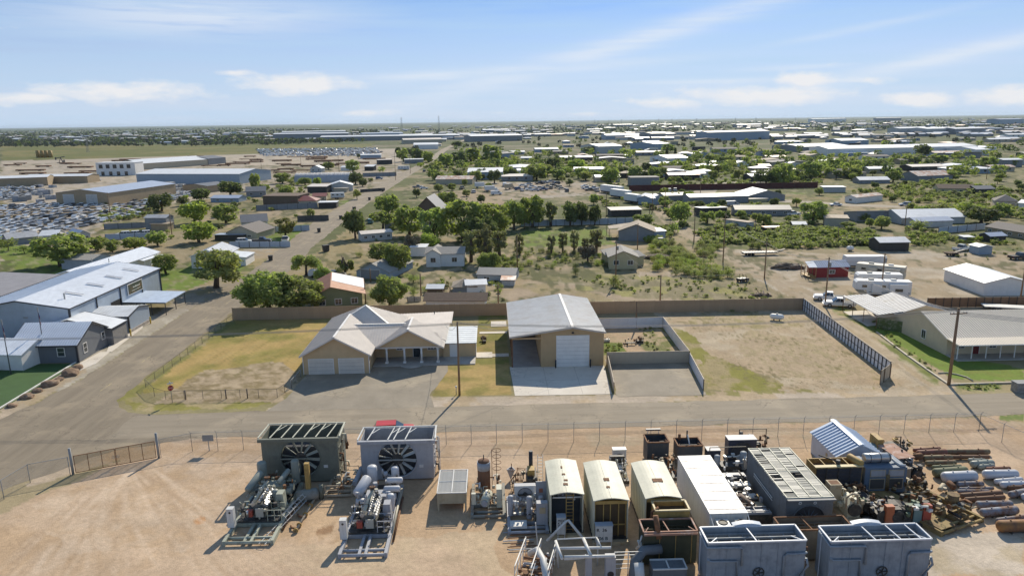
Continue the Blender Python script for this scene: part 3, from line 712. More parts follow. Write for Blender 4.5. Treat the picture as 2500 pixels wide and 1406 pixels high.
m=MB();m.cyl((15.4,3.6,0),(15.4,3.6,.17),1.9,1.9,24);m.build('step',M('slab_grey'),H)
m=MB();m.slab([(19.9,6.0,2.5),(25.3,6.0,2.5),(25.3,15.1,2.56),(19.9,15.1,2.56)],.12);er=m.build('extension_roof',M('pale_blue_metal',(.66,.69,.70),rough=.5,var=.08),H)
m=seams([(20,6.2,2.5),(25.2,6.2,2.5),(25.2,15,2.56),(20,15,2.56)],'x',1.1,.04,.04);kind(m.build('roof_seams',MATS['pale_blue_metal'],er),'stuff')
door(H,((0,6.4),(1,0),(0,-1)),21.8,1.3,2.0,z=.15);MB().box(25.12,6.5,0,25.2,9,2.3).build('downspout',whitep,H)
m=MB();m.slab([(10,16.0,2.75),(20.9,16.2,2.85),(20.9,22.6,3.15),(10,22.2,2.95)],.1);pr=m.build('patio_roof',creammetal,H)
kind(seams([(10,16.0,2.75),(20.9,16.2,2.85),(20.9,22.6,3.15),(10,22.2,2.95)],'y',.5).build('roof_seams',creammetal,pr),'stuff')
for xx in(10.2,15.5,20.6):MB().cyl((xx,22,0),(xx,22,2.9),.06).build('post',darktrim,H)
for xx in(9.9,17.6):MB().cyl((xx,21.6,2.7),(xx,21.6,3.5),.07).build('vent_pipe',darktrim,H)

# ------------------------------------------------------------------ the metal shop
S=thing('shop_building','tall tan metal shop with low white gable roof, tall white overhead door and open bay','metal building',(2.5,101.9,0))
land(9.4,104,'the tall tan metal shop')
w,d,x1=13.8,20.4,9.1
zr=lambda x:4.78+(6.12-4.78)*x/x1 if x<x1 else 6.12-(6.12-5.28)*(x-x1)/(w-x1)
m=MB();m.side([(4.4,0),(w,0),(w,zr(w)),(x1,zr(x1)),(4.4,zr(4.4))],0,d);m.build('wall',tanmetal,S)
m=MB();m.side([(0,0),(4.38,0),(4.38,zr(4.38)),(0,zr(0))],d-.12,d);m.box(.0,14,0,.1,d-.12,4.7);m.build('bay_wall',tanmetal,S)
m=MB();pl=[[(-.25,-.3,zr(0)-.03),(x1,-.3,zr(x1)),(x1,d+.3,zr(x1)),(-.25,d+.3,zr(0)-.03)],[(x1,-.3,zr(x1)),(w+.25,-.3,zr(w)-.04),(w+.25,d+.3,zr(w)-.04),(x1,d+.3,zr(x1))]]
sm=MB()
for p in pl:
 p=[(a,b,c+.1)for a,b,c in p];m.slab(p,.1);s=seams(p,'x',.3,.05,.035);sm.add(s.v,s.f)
rf=m.build('roof',shoproof,S);kind(sm.build('roof_ribs',shoproof,rf),'stuff')
m=MB();m.bar((x1,-.32,6.25),(x1,d+.32,6.25),.4,.05);m.build('ridge_cap',shoproof,rf)
m=MB();m.bar((-.27,-.32,zr(0)-.02),(x1,-.32,6.12),.05,.26);m.bar((x1,-.32,6.12),(w+.27,-.32,zr(w)-.02),.05,.26);m.bar((-.28,-.3,zr(0)),(-.28,d+.3,zr(0)),.05,.22);m.build('fascia',M('fascia_cream',(.55,.5,.44)),rf)
for yy in(.1,5,10,15):MB().box(.02,yy,0,.2,yy+.18,zr(.1)-.05).build('post',rustst,S)
MB().box(.05,.05,4.35,4.4,.2,4.6).build('beam',tanmetal,S)
F=((0,0),(1,0),(0,-1));garage_door(S,F,9.15,4.75,4.78,whitep,8,'overhead_door')
for xx in(6.55,11.75):MB().cyl((xx,-.55,0),(xx,-.55,1.25),.11).build('bollard',black,S)
MB().side([(8.95,5.2),(9.35,5.2),(9.25,5.42),(9.05,5.42)],-.28,.0).build('lamp',darktrim,S)
bay=MB().box(.1,.1,0,4.35,d-.2,.05).build('bay_floor',M('bay_concrete',(.30,.29,.28),var=.15),S)

# ------------------------------------------------------------------ west buildings
b=building('large blue grey metal warehouse beside the long road, dark trimmed corners','warehouse',-89.6,120,17.4,34.2,5.9,'gable_y',1.5,wall=bluemetal,roofm=blueroof,name='warehouse',o=.25,sp=.6,trim=darktrim)
land(-80,126,'the blue grey warehouse')
for yy in(.05,8.5,17,25.6,34):MB().box(17.4,yy-.1,0,17.55,yy+.1,5.85).build('downspout',darktrim,b)
MB().box(17.25,-.12,0,17.5,.05,5.9).build('corner_trim',darktrim,b)
fr=dirf('r',17.4,34.2)
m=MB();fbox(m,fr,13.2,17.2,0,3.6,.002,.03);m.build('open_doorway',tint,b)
for yy in(8,15,22,29):MB().slab([(12.4,yy-.35,7.13),(15.6,yy-.35,6.58),(15.6,yy+.35,6.58),(12.4,yy+.35,7.13)],.03).build('skylight',M('skylight',(.42,.43,.46),rough=.3),b)
MB().cyl((14.2,4.6,6.5),(14.2,4.6,7.6),.13).build('vent_pipe',galv,b)
MB().box(9.6,-.1,4.4,10.4,-.01,4.65).build('vent',galv,b)
sgn=thing('wall_sign','dark green and brown sign board on the side wall of the warehouse','sign',(-72.1,142.6,3.5))
land(-72,143,'the dark wall sign')
MB().box(-.03,-3,-.1,.12,3,2.1).build('frame',whitep,sgn);MB().box(.12,-2.8,.05,.16,2.8,1.95).build('board',M('sign_board',(.035,.05,.028),wear=(.16,.09,.03),wamt=.42,wscale=.7),sgn)
for k in range(9):m=MB();hh=(.3,.2,.2,.34,.2,.3,.2,.2,.3)[k];m.box(.16,-1.0+k*.32,1.05,.18,-.8+k*.32,1.05+hh);m.build('letter',M('sign_letter',(.62,.6,.5)),sgn)
for k in range(12):MB().box(.16,-1.6+k*.3,.5,.18,-1.42+k*.3,.62).build('letter',M('sign_letter'),sgn)
b=building('low metal annex with a white gable roof in front of the blue warehouse','metal building',-77,124.9,11.9,8,3.0,'gable_x',.85,wall=bluemetaly,roofm=whiteroof,name='annex',o=.2,sp=.55,trim=darktrim);land(-68,128,'the white roofed annex')
MB().box(11.8,-.1,0,12.1,.1,3).build('corner_trim',darktrim,b);MB().box(11.9,.0,0,12.1,8,.5).build('stone_base',M('stone_base',(.3,.27,.24),var=.3,scale=3,bump=.03),b)
b=building('wing with a plain white roof joining the charcoal office to the annex','building',-78,117.6,13.6,5.0,2.95,'gable_y',1.6,wall=greyside,roofm=whiteroof,name='office_wing',o=.3,trim=darktrim)
MB().box(13.6,.2,0,13.75,4.9,2.6).build('stone_wall',M('block_wall',(.22,.21,.2),var=.25,scale=4,bump=.03),b)
b=building('charcoal sided office with a ribbed pale metal roof beside the green turf','office',-75.3,108.8,10.1,9.4,2.95,'gable_x',2.3,wall=greyside,roofm=blueroof,name='office',o=.35,trim=darktrim,wins=[('f',3.1,1.1,1.1,1.35,None,glass,0),('f',7.6,1.1,1.1,1.35,None,glass,0),('r',2.2,1.0,1.0,1.5,None,glass,0),('r',7.7,1.5,.9,1.2,None,glass,0)])
land(-70,109,'the charcoal office')
me=None;ro=[c for c in b.children if c.name.startswith('roof')][0]
for k in range(27):
 if me is None:me=MB().bar((0,-.35,2.87+.13),(0,4.7,5.25+.13),.12,.07).mesh('rib',M('rib_blue',(.55,.62,.74),rough=.4,metal=.2))
 put('rib',me,ro,(-.1+k*.394,0,0))
MB().box(9.95,-.15,0,10.25,.05,3).build('corner_trim',darktrim,b)
building('low metal shed with a pale ribbed roof at the west edge','shed',*G(-60,902),8,7,2.6,'gable_x',1.3,rz=R(-8),wall=whitep,roofm=blueroof,name='shed',sp=.5)
m=MB();m.box(0,0,0,.15,6.5,1.6);tag(m.build('side_wall',M('block_wall'),None,(-76.2,101.8,0)),'short grey block wall behind the flagpoles','wall')
# open metal carport
c=thing('carport','open blue metal carport on dark posts beside the warehouse','carport',(-72.4,137.4,0));land(-68,140,'the blue carport')
m=MB().slab([(0,0,2.66),(8.7,-.6,2.55),(8.6,9,2.55),(0,9.8,2.66)],.12);rf=m.build('roof',M('canopy_blue',(.46,.54,.66),rough=.5),c);kind(seams([(0,0,2.66),(8.7,-.6,2.55),(8.6,9,2.55),(0,9.8,2.66)],'y',.45).build('roof_seams',M('canopy_blue'),rf),'stuff')
MB().bar((0,0,2.5),(8.7,-.6,2.42),.1,.2).build('beam',darktrim,c)
for xx,yy in((.15,.2),(2.9,0),(5.7,-.2),(8.5,-.4),(.15,9.5),(8.4,8.8),(8.45,4.2)):MB().box(xx-.06,yy-.06,0,xx+.06,yy+.06,2.5).build('post',darktrim,c)
for i,(px,py)in enumerate(((320,821),(368,790))):
 x,y=G(px,py);tag(MB().cyl((0,0,0),(0,0,1.3),.13).build('bollard',M('yellow_paint',(.62,.42,.06),rough=.5),None,(x,y,0)),('yellow bollard at the near corner of the annex','yellow bollard at the far corner of the annex')[i],'bollard','yellow bollards')
building('grey roofed long warehouse west of the blue one','warehouse',-120,138,24.4,19.5,4.2,'gable_y',.8,wall=bluemetal,roofm=M('dull_grey_roof',(.27,.26,.27),rough=.6,metal=.2),name='warehouse',o=.2)
b=building('long blue roofed house with a columned porch behind the warehouse','house',-100.5,162,8.5,31,3.0,'gable_y',1.3,wall=whitep,roofm=blueroof,name='house',o=.5,sp=.8,rz=R(-4),vents=3,wins=[('r',6,1,1.2,1.2),('r',12,1,1.2,1.2),('r',18,1,1.2,1.2)]);land(-95,178,'the long blue roofed house')
p=thing('porch','white posted porch roof at the end of the blue roofed house','porch',(-92.5,183,0));MB().slab([(0,0,2.9),(3.4,-.6,2.5),(4.6,8,2.5),(.8,8.8,2.9)],.12).build('roof',blueroof,p)
for k in range(4):MB().cyl((3.2+k*.4,.2+k*2.4,0),(3.2+k*.4,.2+k*2.4,2.5),.1).build('column',whitep,p)
building('small grey shed roofed house under the large tree','house',-112,186,9,7,2.6,'gable_x',.8,rz=R(-12),wall=M('pale_blue_wall',(.4,.42,.45)),roofm=shinglel,name='house')
building('small white metal shed at the west edge of the long grey warehouse','shed',*G(-20,735),6,5,2.4,'shed_b',.3,wall=whitep,roofm=whiteroof,name='shed')
b=building('white gabled garage with a dark open doorway on the west lawn','garage',-77.6,183.5,8.3,12,3.1,'gable_y',1.7,wall=whitep,roofm=whiteroof,name='garage',o=.3,rz=R(2),sp=.6);land(-73,184,'the white gabled garage')
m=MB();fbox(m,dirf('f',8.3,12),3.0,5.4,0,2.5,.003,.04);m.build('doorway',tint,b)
m=MB();fbox(m,dirf('f',8.3,12),3.0,5.4,2.0,2.5,.04,.06);m.build('rolled_shutter',wood,b)
building('white lean-to joined to the gabled garage','shed',-69.2,186,4.6,7,2.2,'shed_l',.5,wall=whitep,roofm=whiteroof,name='lean_to_shed')

# ------------------------------------------------------------------ east house
E_=building('beige house with a broad cream ribbed roof over a posted front porch','house',69.4,103.2,24,14,2.75,'gable_x',2.3,wall=M('beige_wall',(.58,.48,.33),var=.05),roofm=M('ribbed_cream',(.78,.70,.58),rough=.5,metal=.0,var=.05),name='ranch_house',o=.35,sp=.0,wins=[('f',2.2,1.1,1.2,1.0),('f',7.2,1.1,1.1,1.0),('l',8.0,.9,1.1,1.4)],doors=[('f',4.6,1.0,2.05,M('dark_red_door',(.16,.02,.02)))])
land(74,102,'the beige porch house')
ro=[c for c in E_.children if c.name.startswith('roof')][0];me=None
MB().slab([(-.35,-3.2,2.62),(24.3,-3.2,2.62),(24.3,-.3,2.82),(-.35,-.3,2.82)],.1).build('porch_roof',M('ribbed_cream'),E_)
for k in range(60):
 if me is None:me=MB().bar((0,-.35,2.62+.15),(0,6.95,5.05+.14),.07,.06).mesh('rib',M('ribbed_cream'))
 put('rib',me,ro,(-.25+k*.4,0,0))
me=None
for k in range(60):
 if me is None:me=MB().bar((0,-3.2,2.65),(0,-.36,2.84),.07,.06).mesh('rib',M('ribbed_cream'))
 put('rib',me,ro,(-.25+k*.4,0,0))
for k in range(8):
 m=MB();xx=.35+2.2*k;m.box(xx-.06,-2.2,.15,xx+.06,-2.08,2.6);m.build('post',whitep,E_)
MB().box(0,-2.9,0,24,0,.15).build('porch_floor',M('slab_grey'),E_)
MB().box(-.3,-3.25,2.45,24.3,-3.2,2.62).build('fascia',whitep,E_)
building('low beige side room behind the porch house, below grey roofs','building',69.5,117.3,7,6,2.55,'flat',0,wall=M('beige_wall'),roofm=shinglel,name='side_room')
greytin=M('grey_tin_roof',(.40,.41,.43),rough=.6,spec=.3,var=.12,scale=.6,wear=(.30,.29,.28),wamt=.4,wscale=.7)
building('weathered grey metal roofed workshop behind the porch house','workshop',71.4,118.6,7.4,9.2,2.8,'gable_y',1.0,wall=M('beige_wall'),roofm=greytin,name='workshop',sp=.6,rz=R(3));land(75,121,'the grey roofed workshop')
c=thing('carport','grey tin carport roof propped on thin posts beside the dirt alley','carport',(66.0,117.3,0));land(68,124,'the grey tin carport')
q=[(0,0,2.65),(5.1,1.2,2.85),(5.3,13.6,3.0),(.4,13.3,2.8)];rf=MB().slab(q,.08).build('roof',greytin,c);kind(seams(q,'y',.7).build('roof_seams',greytin,rf),'stuff')
for xx,yy in((.15,.3),(.3,5),(.35,9),(.45,13),(4.9,1.5),(5.1,13.2)):MB().cyl((xx,yy,0),(xx,yy,2.7),.06).build('post',rustst,c)
kind(sheet('carport_slab',[(65.6,119.5),(71,120.5),(71.2,130),(66.2,129.5)],conc,.03),'structure')
k_=MB();a,b2=G(2050,757),G(2090,770);
for(pa,pb)in(((2210,866),(2262,903)),((2262,903),(2316,940)),((2316,940),(2480,935)),((2140,812),(2210,866))):
 A,B=G(*pa),G(*pb);k_.bar((*A,.1),(*B,.1),.25,.22)
kind(k_.build('kerb',M('kerb_tan',(.5,.44,.35))),'structure')
m=MB();pts=[G(2290,912),G(2310,911),G(2335,915),G(2360,922),G(2375,931)];m.tube([(*p,.1)for p in pts],.09);kind(m.build('flower_bed_kerb',M('kerb_tan')),'structure')
# hedge wall screening the carport
hd=thing('ivy_screen','ivy covered screen panel between carport and lawn','screen',(*G(2140,800),0),R(-50));m=MB();m.box(0,-.05,0,5.2,.05,1.9);m.build('panel',M('screen_green',(.10,.13,.04),wear=(.33,.29,.22),wamt=.42,wscale=1.5,bump=.08,bscale=6),hd)

# ------------------------------------------------------------------ fences
def run(a,b,n):return[(a[0]+(b[0]-a[0])*i/n,a[1]+(b[1]-a[1])*i/n)for i in range(n+1)]
def panel_fence(label,pts_list,h,pw,pmat,postm,post_every=1,post_side=-1,rails=(.25,.9),h_end=None,name='metal_fence',cap=None):
 r=thing(name,label,'fence',(*pts_list[0],0));x0,y0=pts_list[0];cnt=0
 for a,b in zip(pts_list[:-1],pts_list[1:]):
  L=math.hypot(b[0]-a[0],b[1]-a[1]);n=max(1,round(L/pw));ang=math.atan2(b[1]-a[1],b[0]-a[0]);s=L/n
  pme=MB().box(-.006,-.02,.0,s+.006,.02,h).mesh('panel',pmat);tme=MB().box(-.05,-.05,0,.05,.05,h+.05).mesh('post',postm)
  rme=[MB().box(0,-.03,z-.03,s,.03,z+.03).mesh('rail',postm)for z in(h*rails[0],h*rails[1])]
  for i,(x,y)in enumerate(run(a,b,n)[:-1]):
   o=put('panel',pme,r,(x-x0+random.uniform(-.01,.01),y-y0+.02*(i%2),random.uniform(-.02,.02)),ang)
   ox_,oy_=-math.sin(ang)*post_side*.09,math.cos(ang)*post_side*.09
   if i%post_every==0:put('post',tme,r,(x-x0+ox_,y-y0+oy_,0),ang)
   if post_every==1 and rails[1]<2:
    for q in rme:put('rail',q,r,(x-x0+ox_*.8,y-y0+oy_*.8,0),ang)
  put('post',tme,r,(b[0]-x0,b[1]-y0,0),ang)
 if cap:
  m=MB()
  for a,b in zip(pts_list[:-1],pts_list[1:]):m.bar((a[0]-x0,a[1]-y0,h+.03),(b[0]-x0,b[1]-y0,h+.03),.1,.05)
  m.build('cap_rail',cap,r)
 return r
fm=M('brown_sheet_fence',(.43,.30,.185),rough=.6,var=.08,wave=('X',.25,.02),objvar=.05,streak=.15)
panel_fence('long brown sheet metal fence behind the house and shop lots',[(-49.4,132.3),(59.2,131.2)],2.35,.95,fm,M('brown_post',(.2,.13,.08)),4,1,(.3,3));land(20,132,'the long brown fence')
fw=M('white_fence_sheet',(.74,.75,.77),rough=.5,var=.06,wave=('X',.3,.015),objvar=.04)
panel_fence('white sheet fence with black posts and rails along the dirt alley',[(59.2,131.2),G(2171,921)],2.3,1.25,fw,black,1,-1,(.45,.97),cap=M('fence_cap',(.45,.38,.3)));land(59,115,'the black railed alley fence')
panel_fence('short tan fence wing turned back at the alley mouth',[G(2171,921),G(2148,938)],2.0,1.2,M('tan_fence_sheet',(.52,.43,.31),rough=.6,var=.06,wave=('X',.25,.015)),wood,2,1,(.3,.9))
panel_fence('white panel fence with black posts around the back pen',[(17.2,121.4),(29.9,121.5),(29.4,102.4)],1.85,1.6,fw,black,1,1,(.2,.97),cap=M('fence_cap'));land(24,115,'the back pen')
panel_fence('tan sheet fence across the front of the back pen',[(16.9,102.5),(29.4,102.4)],1.85,.9,M('tan_fence_sheet'),wood,4,1,(.3,3),cap=M('fence_cap'))
panel_fence('white panel fence on black posts on the far side of the gravel drive',[(29.4,102.3),(28.25,91.0)],1.6,1.8,fw,black,1,1,(.2,.97),cap=M('fence_cap'))
panel_fence('tan sheet fence between the concrete apron and the gravel drive',[(17.0,102.2),(16.0,90.8)],1.5,1.6,M('tan_fence_sheet'),wood,2,1,(.3,.9),cap=M('fence_cap'));land(16.5,96,'the concrete apron')
mesh_m=M('chain_mesh',(.36,.36,.35),rough=.5,metal=.4,alpha=.16)
def chain_fence(label,pts,h,sp,name='chain_link_fence',barb=False,mat=mesh_m,pm=None,r=.03,rail=True):
 o=thing(name,label,'fence',(*pts[0],0));x0,y0=pts[0];m=MB();rl=MB();pm=pm or galv
 g=MB().cyl((0,0,0),(0,0,h),r,n=6)
 if barb:g.cyl((0,0,h),(0,-.35,h+.35),r*.8,n=5)
 pme=g.mesh('post',pm)
 for a,b in zip(pts[:-1],pts[1:]):
  L=math.hypot(b[0]-a[0],b[1]-a[1]);n=max(1,round(L/sp))
  for x,y in run(a,b,n)[(0 if a==pts[0]else 1):]:put('post',pme,o,(x-x0,y-y0,0))
  A=(a[0]-x0,a[1]-y0);B=(b[0]-x0,b[1]-y0)
  m.add([(*A,.03),(*B,.03),(*B,h-.02),(*A,h-.02)],[(0,1,2,3)])
  if rail:rl.bar((*A,h-.02),(*B,h-.02),r*1.2)
  if barb:
   for k in(0,1):rl.bar((A[0],A[1]-.15-.18*k,h+.15+.17*k),(B[0],B[1]-.15-.18*k,h+.15+.17*k),.012)
 m.build('mesh',mat,o)
 if rl.v:rl.build('rail',pm,o)
 return o
chain_fence('tall chain link fence with barbed wire between the street and the equipment yard',[(-34.5,76.1),(0,76.1),(56.3,76.1)],2.25,2.9,barb=True);land(10,76,'the yard fence')
chain_fence('chain link fence turning away from the street at the east end of the yard',[(56.3,76.1),G(2640,1170)],2.25,3.1,barb=True)
chain_fence('chain link fence beside the swing gates at the west corner of the yard',[(-34.5,76.1),(-37.4,74.7)],2.2,3,barb=False)
chain_fence('chain link fence with a bright top rail along the bend of the road',[(-45.3,71.0),G(74,1178),G(-60,1262)],2.1,4,r=.04)
chain_fence('low chain link fence along the road side of the corner lawn',[(-46.6,93.5),(-49.4,97),(-49.3,131.8)],1.25,3,pm=M('dark_pipe',(.09,.075,.06),rough=.6))
chain_fence('low chain link fence along the street front of the corner lawn',[(-46.6,93.5),(-44.5,92.2),(-29.5,92.0),(-28.5,95.5)],1.25,2.4,pm=MATS['dark_pipe'])
chain_fence('pipe fence before the garage doors',[(-28.6,95.5),(-28.4,100)],1.1,2.2,r=.05)
for i,px in enumerate((443,541,593)):
 x,y=G(px,985);tag(MB().cyl((0,0,0),(0,0,1.35),.08,n=9).build('fence_corner_post',M('old_post',(.14,.115,.10),rough=.9),None,(x,92.0,0)),('first thick wooden post on the corner lawn fence','middle thick wooden post on the corner lawn fence','third thick wooden post on the corner lawn fence')[i],'post','thick posts on the lawn fence')
 # the yard's swing gates
gt=thing('swing_gate','pair of brown framed swing gates covered in tan mesh','gate',(-45.1,71.2,0),math.atan2(74.6-71.2,-37.6+45.1));land(-41,73,'the brown swing gates')
L=math.hypot(7.5,3.4)
for xx in(0,L):MB().cyl((xx,0,0),(xx,0,3.0),.13,n=12).build('gate_post',galv,gt)
cloth=M('shade_cloth',(.38,.28,.15),rough=.9,alpha=.55)
for s0,s1 in((.25,L/2-.04),(L/2+.04,L-.25)):
 m=MB();n=3
 for k in range(n+1):xx=s0+(s1-s0)*k/n;m.bar((xx,0,.12),(xx,0,2.05),.06)
 for z in(.12,2.05):m.bar((s0,0,z),(s1,0,z),.06)
 f=m.build('gate_leaf',rustst,gt)
 for k in range(n):
  a,b=s0+(s1-s0)*k/n,s0+(s1-s0)*(k+1)/n;MB().add([(a,.02,.12),(b,.02,.12),(b,.02,2.05),(a,.02,2.05)],[(0,1,2,3)]).build('cloth_panel',cloth,f)
 e=s1 if s0<1 else s0;q=-.3 if s0<1 else .05;MB().ring((e+q+.12,-.08,1.1),(0,1,0),.16,.03,4,4).build('latch',galv,f)
sg=thing('sign_plate','plain grey sign plate hung on the yard fence','sign',(*G(503,1100),0));sg.location=(-32.6,76.05,0);MB().box(-.62,-.02,1.2,.62,.0,1.95).build('plate',galv,sg);MB().box(-.04,0,0,.04,.05,1.3).build('stake',galv,sg)

# ------------------------------------------------------------------ the equipment yard
olive=M('olive_grey_paint',(.17,.18,.145),rough=.6,var=.12,wear=(.11,.11,.095),wamt=.38,wscale=.9,streak=.3)
paleg=M('pale_grey_paint',(.36,.37,.40),rough=.55,var=.1,wear=(.26,.26,.27),wamt=.36,wscale=.8,streak=.3)
bgrey=M('blue_grey_paint',(.27,.31,.355),rough=.6,var=.12,wear=(.17,.20,.235),wamt=.42,wscale=.7,streak=.35)
cream=M('cream_paint',(.56,.55,.44),rough=.55,var=.08,wear=(.47,.43,.33),wamt=.36,wscale=.6,streak=.25)
wornw=M('worn_white_paint',(.66,.66,.65),rough=.55,var=.06,wear=(.33,.31,.29),wamt=.33,wscale=1.6,streak=.3)
tanp=M('tan_paint',(.44,.37,.25),rough=.65,var=.1,wear=(.3,.2,.1),wamt=.38,wscale=1.1,streak=.3)
yelp=M('yellow_ochre_paint',(.42,.28,.09),rough=.65,var=.15,wear=(.25,.14,.06),wamt=.42,wscale=1.2,streak=.3)
inner=M('dark_interior',(.06,.062,.068),rough=.85,var=.2)  # near-black grey for cooler insides, coil blocks and cores
steel=M('bare_steel',(.5,.5,.49),rough=.35,metal=.7,var=.15,scale=3)
offw=M('off_white_paint',(.62,.62,.6),rough=.5,var=.08,wear=(.4,.36,.3),wamt=.32,wscale=2,streak=.3)
greenp=M('machine_green',(.13,.19,.12),rough=.6,var=.15,wear=(.15,.1,.06),wamt=.42)
redp=M('machine_red',(.36,.07,.045),rough=.6,var=.12,wear=(.2,.08,.05),wamt=.35)
orp=M('machine_orange',(.45,.14,.06),rough=.6,var=.12,wear=(.3,.14,.08),wamt=.35)
dkst=M('dark_greasy_steel',(.05,.048,.045),rough=.6,var=.3,scale=3,wear=(.12,.10,.08),wamt=.4,wscale=3)
tealp=M('machine_teal',(.16,.24,.24),rough=.6,var=.1)
def fan(root,c,r,mat,nb=12,bw=.34,ring=None,d=.5):
 """fan seen face on: ring, hub, blades, guard bars; axis along y"""
 x,y,z=c
 m=MB();n=40
 vs=[]
 for k in range(n):
  a=2*PI*k/n
  for rr,yy in((r,y-.12),(r*1.035,y-.12),(r*1.035,y),(r*.98,y+d)):vs.append((x+rr*math.cos(a),yy,z+rr*math.sin(a)))
 fs=[]
 for k in range(n):
  k2=(k+1)%n
  for j in range(3):fs.append((k*4+j,k*4+j+1,k2*4+j+1,k2*4+j))
  fs.append((k*4,k2*4,k2*4+3,k*4+3))
 m.add(vs,fs,True);fr=m.build('fan_ring',ring or mat,root)
 MB().cyl((x,y+.02,z),(x,y+.3,z),r*.3,n=16).build('fan_hub',dkst,fr)
 me=MB().add([(r*.27,-.1,-bw*.35),(r*.96,-.02,-bw*.5),(r*.96,.12,bw*.5),(r*.27,.12,bw*.35),(r*.27,-.05,-bw*.35),(r*.96,.03,-bw*.5),(r*.96,.17,bw*.5),(r*.27,.17,bw*.35)],[(0,1,2,3),(7,6,5,4),(0,4,5,1),(1,5,6,2),(2,6,7,3),(3,7,4,0)]).mesh('blade',mat)
 for k in range(nb):
  b=put('blade',me,fr,(x,y+.12,z));b.rotation_euler=(0,2*PI*k/nb+.15,0)
 m=MB();m.bar((x-r,y-.05,z-.03),(x+r,y-.05,z-.03),.08,.12);m.build('guard_bar',mat,fr);return fr
def plate_hole(x0,x1,z0,z1,y,c,r,t=.08,n=40):
 """upright plate with a round opening"""
 m=MB();cx,cz=c;vs=[];per=[]
 for k in range(n):
  a=2*PI*k/n;ca,sa=math.cos(a),math.sin(a);tt=1e9
  if ca>1e-6:tt=min(tt,(x1-cx)/ca)
  if ca<-1e-6:tt=min(tt,(x0-cx)/ca)
  if sa>1e-6:tt=min(tt,(z1-cz)/sa)
  if sa<-1e-6:tt=min(tt,(z0-cz)/sa)
  per.append((cx+ca*tt,cz+sa*tt))
 for yy in(y,y+t):
  for k in range(n):
   a=2*PI*k/n;vs+=[(cx+r*math.cos(a),yy,cz+r*math.sin(a)),(per[k][0],yy,per[k][1])]
 for k in range(n):
  k2=(k+1)%n;fs=[(2*k,2*k+1,2*k2+1,2*k2),(2*n+2*k2,2*n+2*k2+1,2*n+2*k+1,2*n+2*k)]
  m.add([vs[i]for f in fs for i in f],[(0,1,2,3),(4,5,6,7)])
 m.box(x0-.01,y+.01,z1-.02,x1+.01,y+t,z1+.04)
 for cxx,czz in((x0,z0),(x1,z0),(x1,z1),(x0,z1)):
  k=min(range(n),key=lambda i:(per[i][0]-cxx)**2+(per[i][1]-czz)**2)
  for kk in(k,(k+1)%n,(k-1)%n):
   pass
 m.box(x0,y+.02,z0,x0+max(.05,(cx-r-x0)*.9),y+t-.02,z1);m.box(x1-max(.05,(x1-cx-r)*.9),y+.02,z0,x1,y+t-.02,z1)
 m.box(x0,y+.021,z0,x1,y+t-.021,z0+max(.05,(cz-r-z0)*.9));m.box(x0,y+.021,z1-max(.05,(z1-cz-r)*.9),x1,y+t-.021,z1);return m
def cooler(label,x,y,w,d,h,mat,fz,fr,bars,rnd,frame=offw,flare=.25):
 t=thing('air_cooler',label,'cooler',(x,y,0))
 plate_hole(0,w,.15,h,0,(w/2,fz),fr).build('front_panel',mat,t)
 m=MB();m.box(0,.09,.15,.06,d,h);m.box(w-.06,.09,.15,w,d,h);m.build('side_panel',mat,t)
 MB().box(.07,d-.06,.15,w-.07,d,h).build('rear_panel',mat,t);MB().box(.06,.09,.14,w-.06,d-.06,.2).build('base',mat,t)
 MB().box(.08,.8,.2,w-.08,d-.5,h-1.3).build('coil_block',inner,t)
 m=MB();m.box(-flare,-.32,h,w+flare,-.02,h+.08);m.box(-flare,-.32,h-.25,w+flare,-.26,h);m.build('top_flange',mat,t)
 f=MB();f.bar((-flare,0,h+.12),(-flare*.5,d,h+.12),.12);f.bar((w+flare,0,h+.12),(w+flare*.5,d,h+.12),.14);f.bar((-flare,d,h+.12),(w+flare,d,h+.12),.12);f.build('top_frame',frame,t)
 for b in bars:
  MB().bar((b*w,-.02,h+.1),(b*w+.35,d,h+.1),.1,.08).build('top_beam',frame,t)
  if rnd.random()<.6:MB().bar((b*w+.2,d*.55,h+.04),(b*w+.9,d*.95,h+.04),.09,.06).build('brace',frame,t)
 for zz in(1.2,2.4,3.6):
  if zz<h:MB().bar((w+.02,.4,zz),(w+.02,d-.2,zz),.1,.12).build('side_rib',mat,t)
 for k in range(9):
  z0=rnd.uniform(.3,h-.4);yy=rnd.uniform(.5,d-.2);MB().tube([(w,yy,z0),(w+.35,yy,z0),(w+.4,yy,max(.2,z0-rnd.uniform(.4,1.5)))],rnd.uniform(.05,.13),7).build('side_pipe',rnd.choice([rustst,frame,dkst]),t)
 for xx in(w+.5,w+.62):MB().bar((xx,.6,.1),(xx,.6,h),.05).build('ladder_rail',frame,t)
 MB().box(w*.8,-.03,fz*.6,w*.8+.42,-.01,fz*.6+.32).build('name_plate',offw,t)
 fan(t,(w/2,.02,fz),fr*.99,M('fan_'+mat.name,tuple(min(1,c*1.5)for c in(mat.name.startswith('olive')and(.19,.2,.17)or(.27,.28,.27))),rough=.5,metal=.2),12,.25,ring=mat);return t
rn=random.Random(21)
cooler('olive grey open topped fan cooler behind the first compressor',-23.9,68.0,7.7,3.4,4.95,olive,2.75,2.02,(.12,.27,.42,.57,.72,.87),rn,cream);land(-20,69,'the olive fan cooler')
cooler('pale grey open topped fan cooler behind the second compressor',-13.9,68.0,7.4,3.1,4.45,paleg,2.35,2.0,(.1,.38,.46,.62),rn,offw);land(-10,69,'the pale fan cooler')

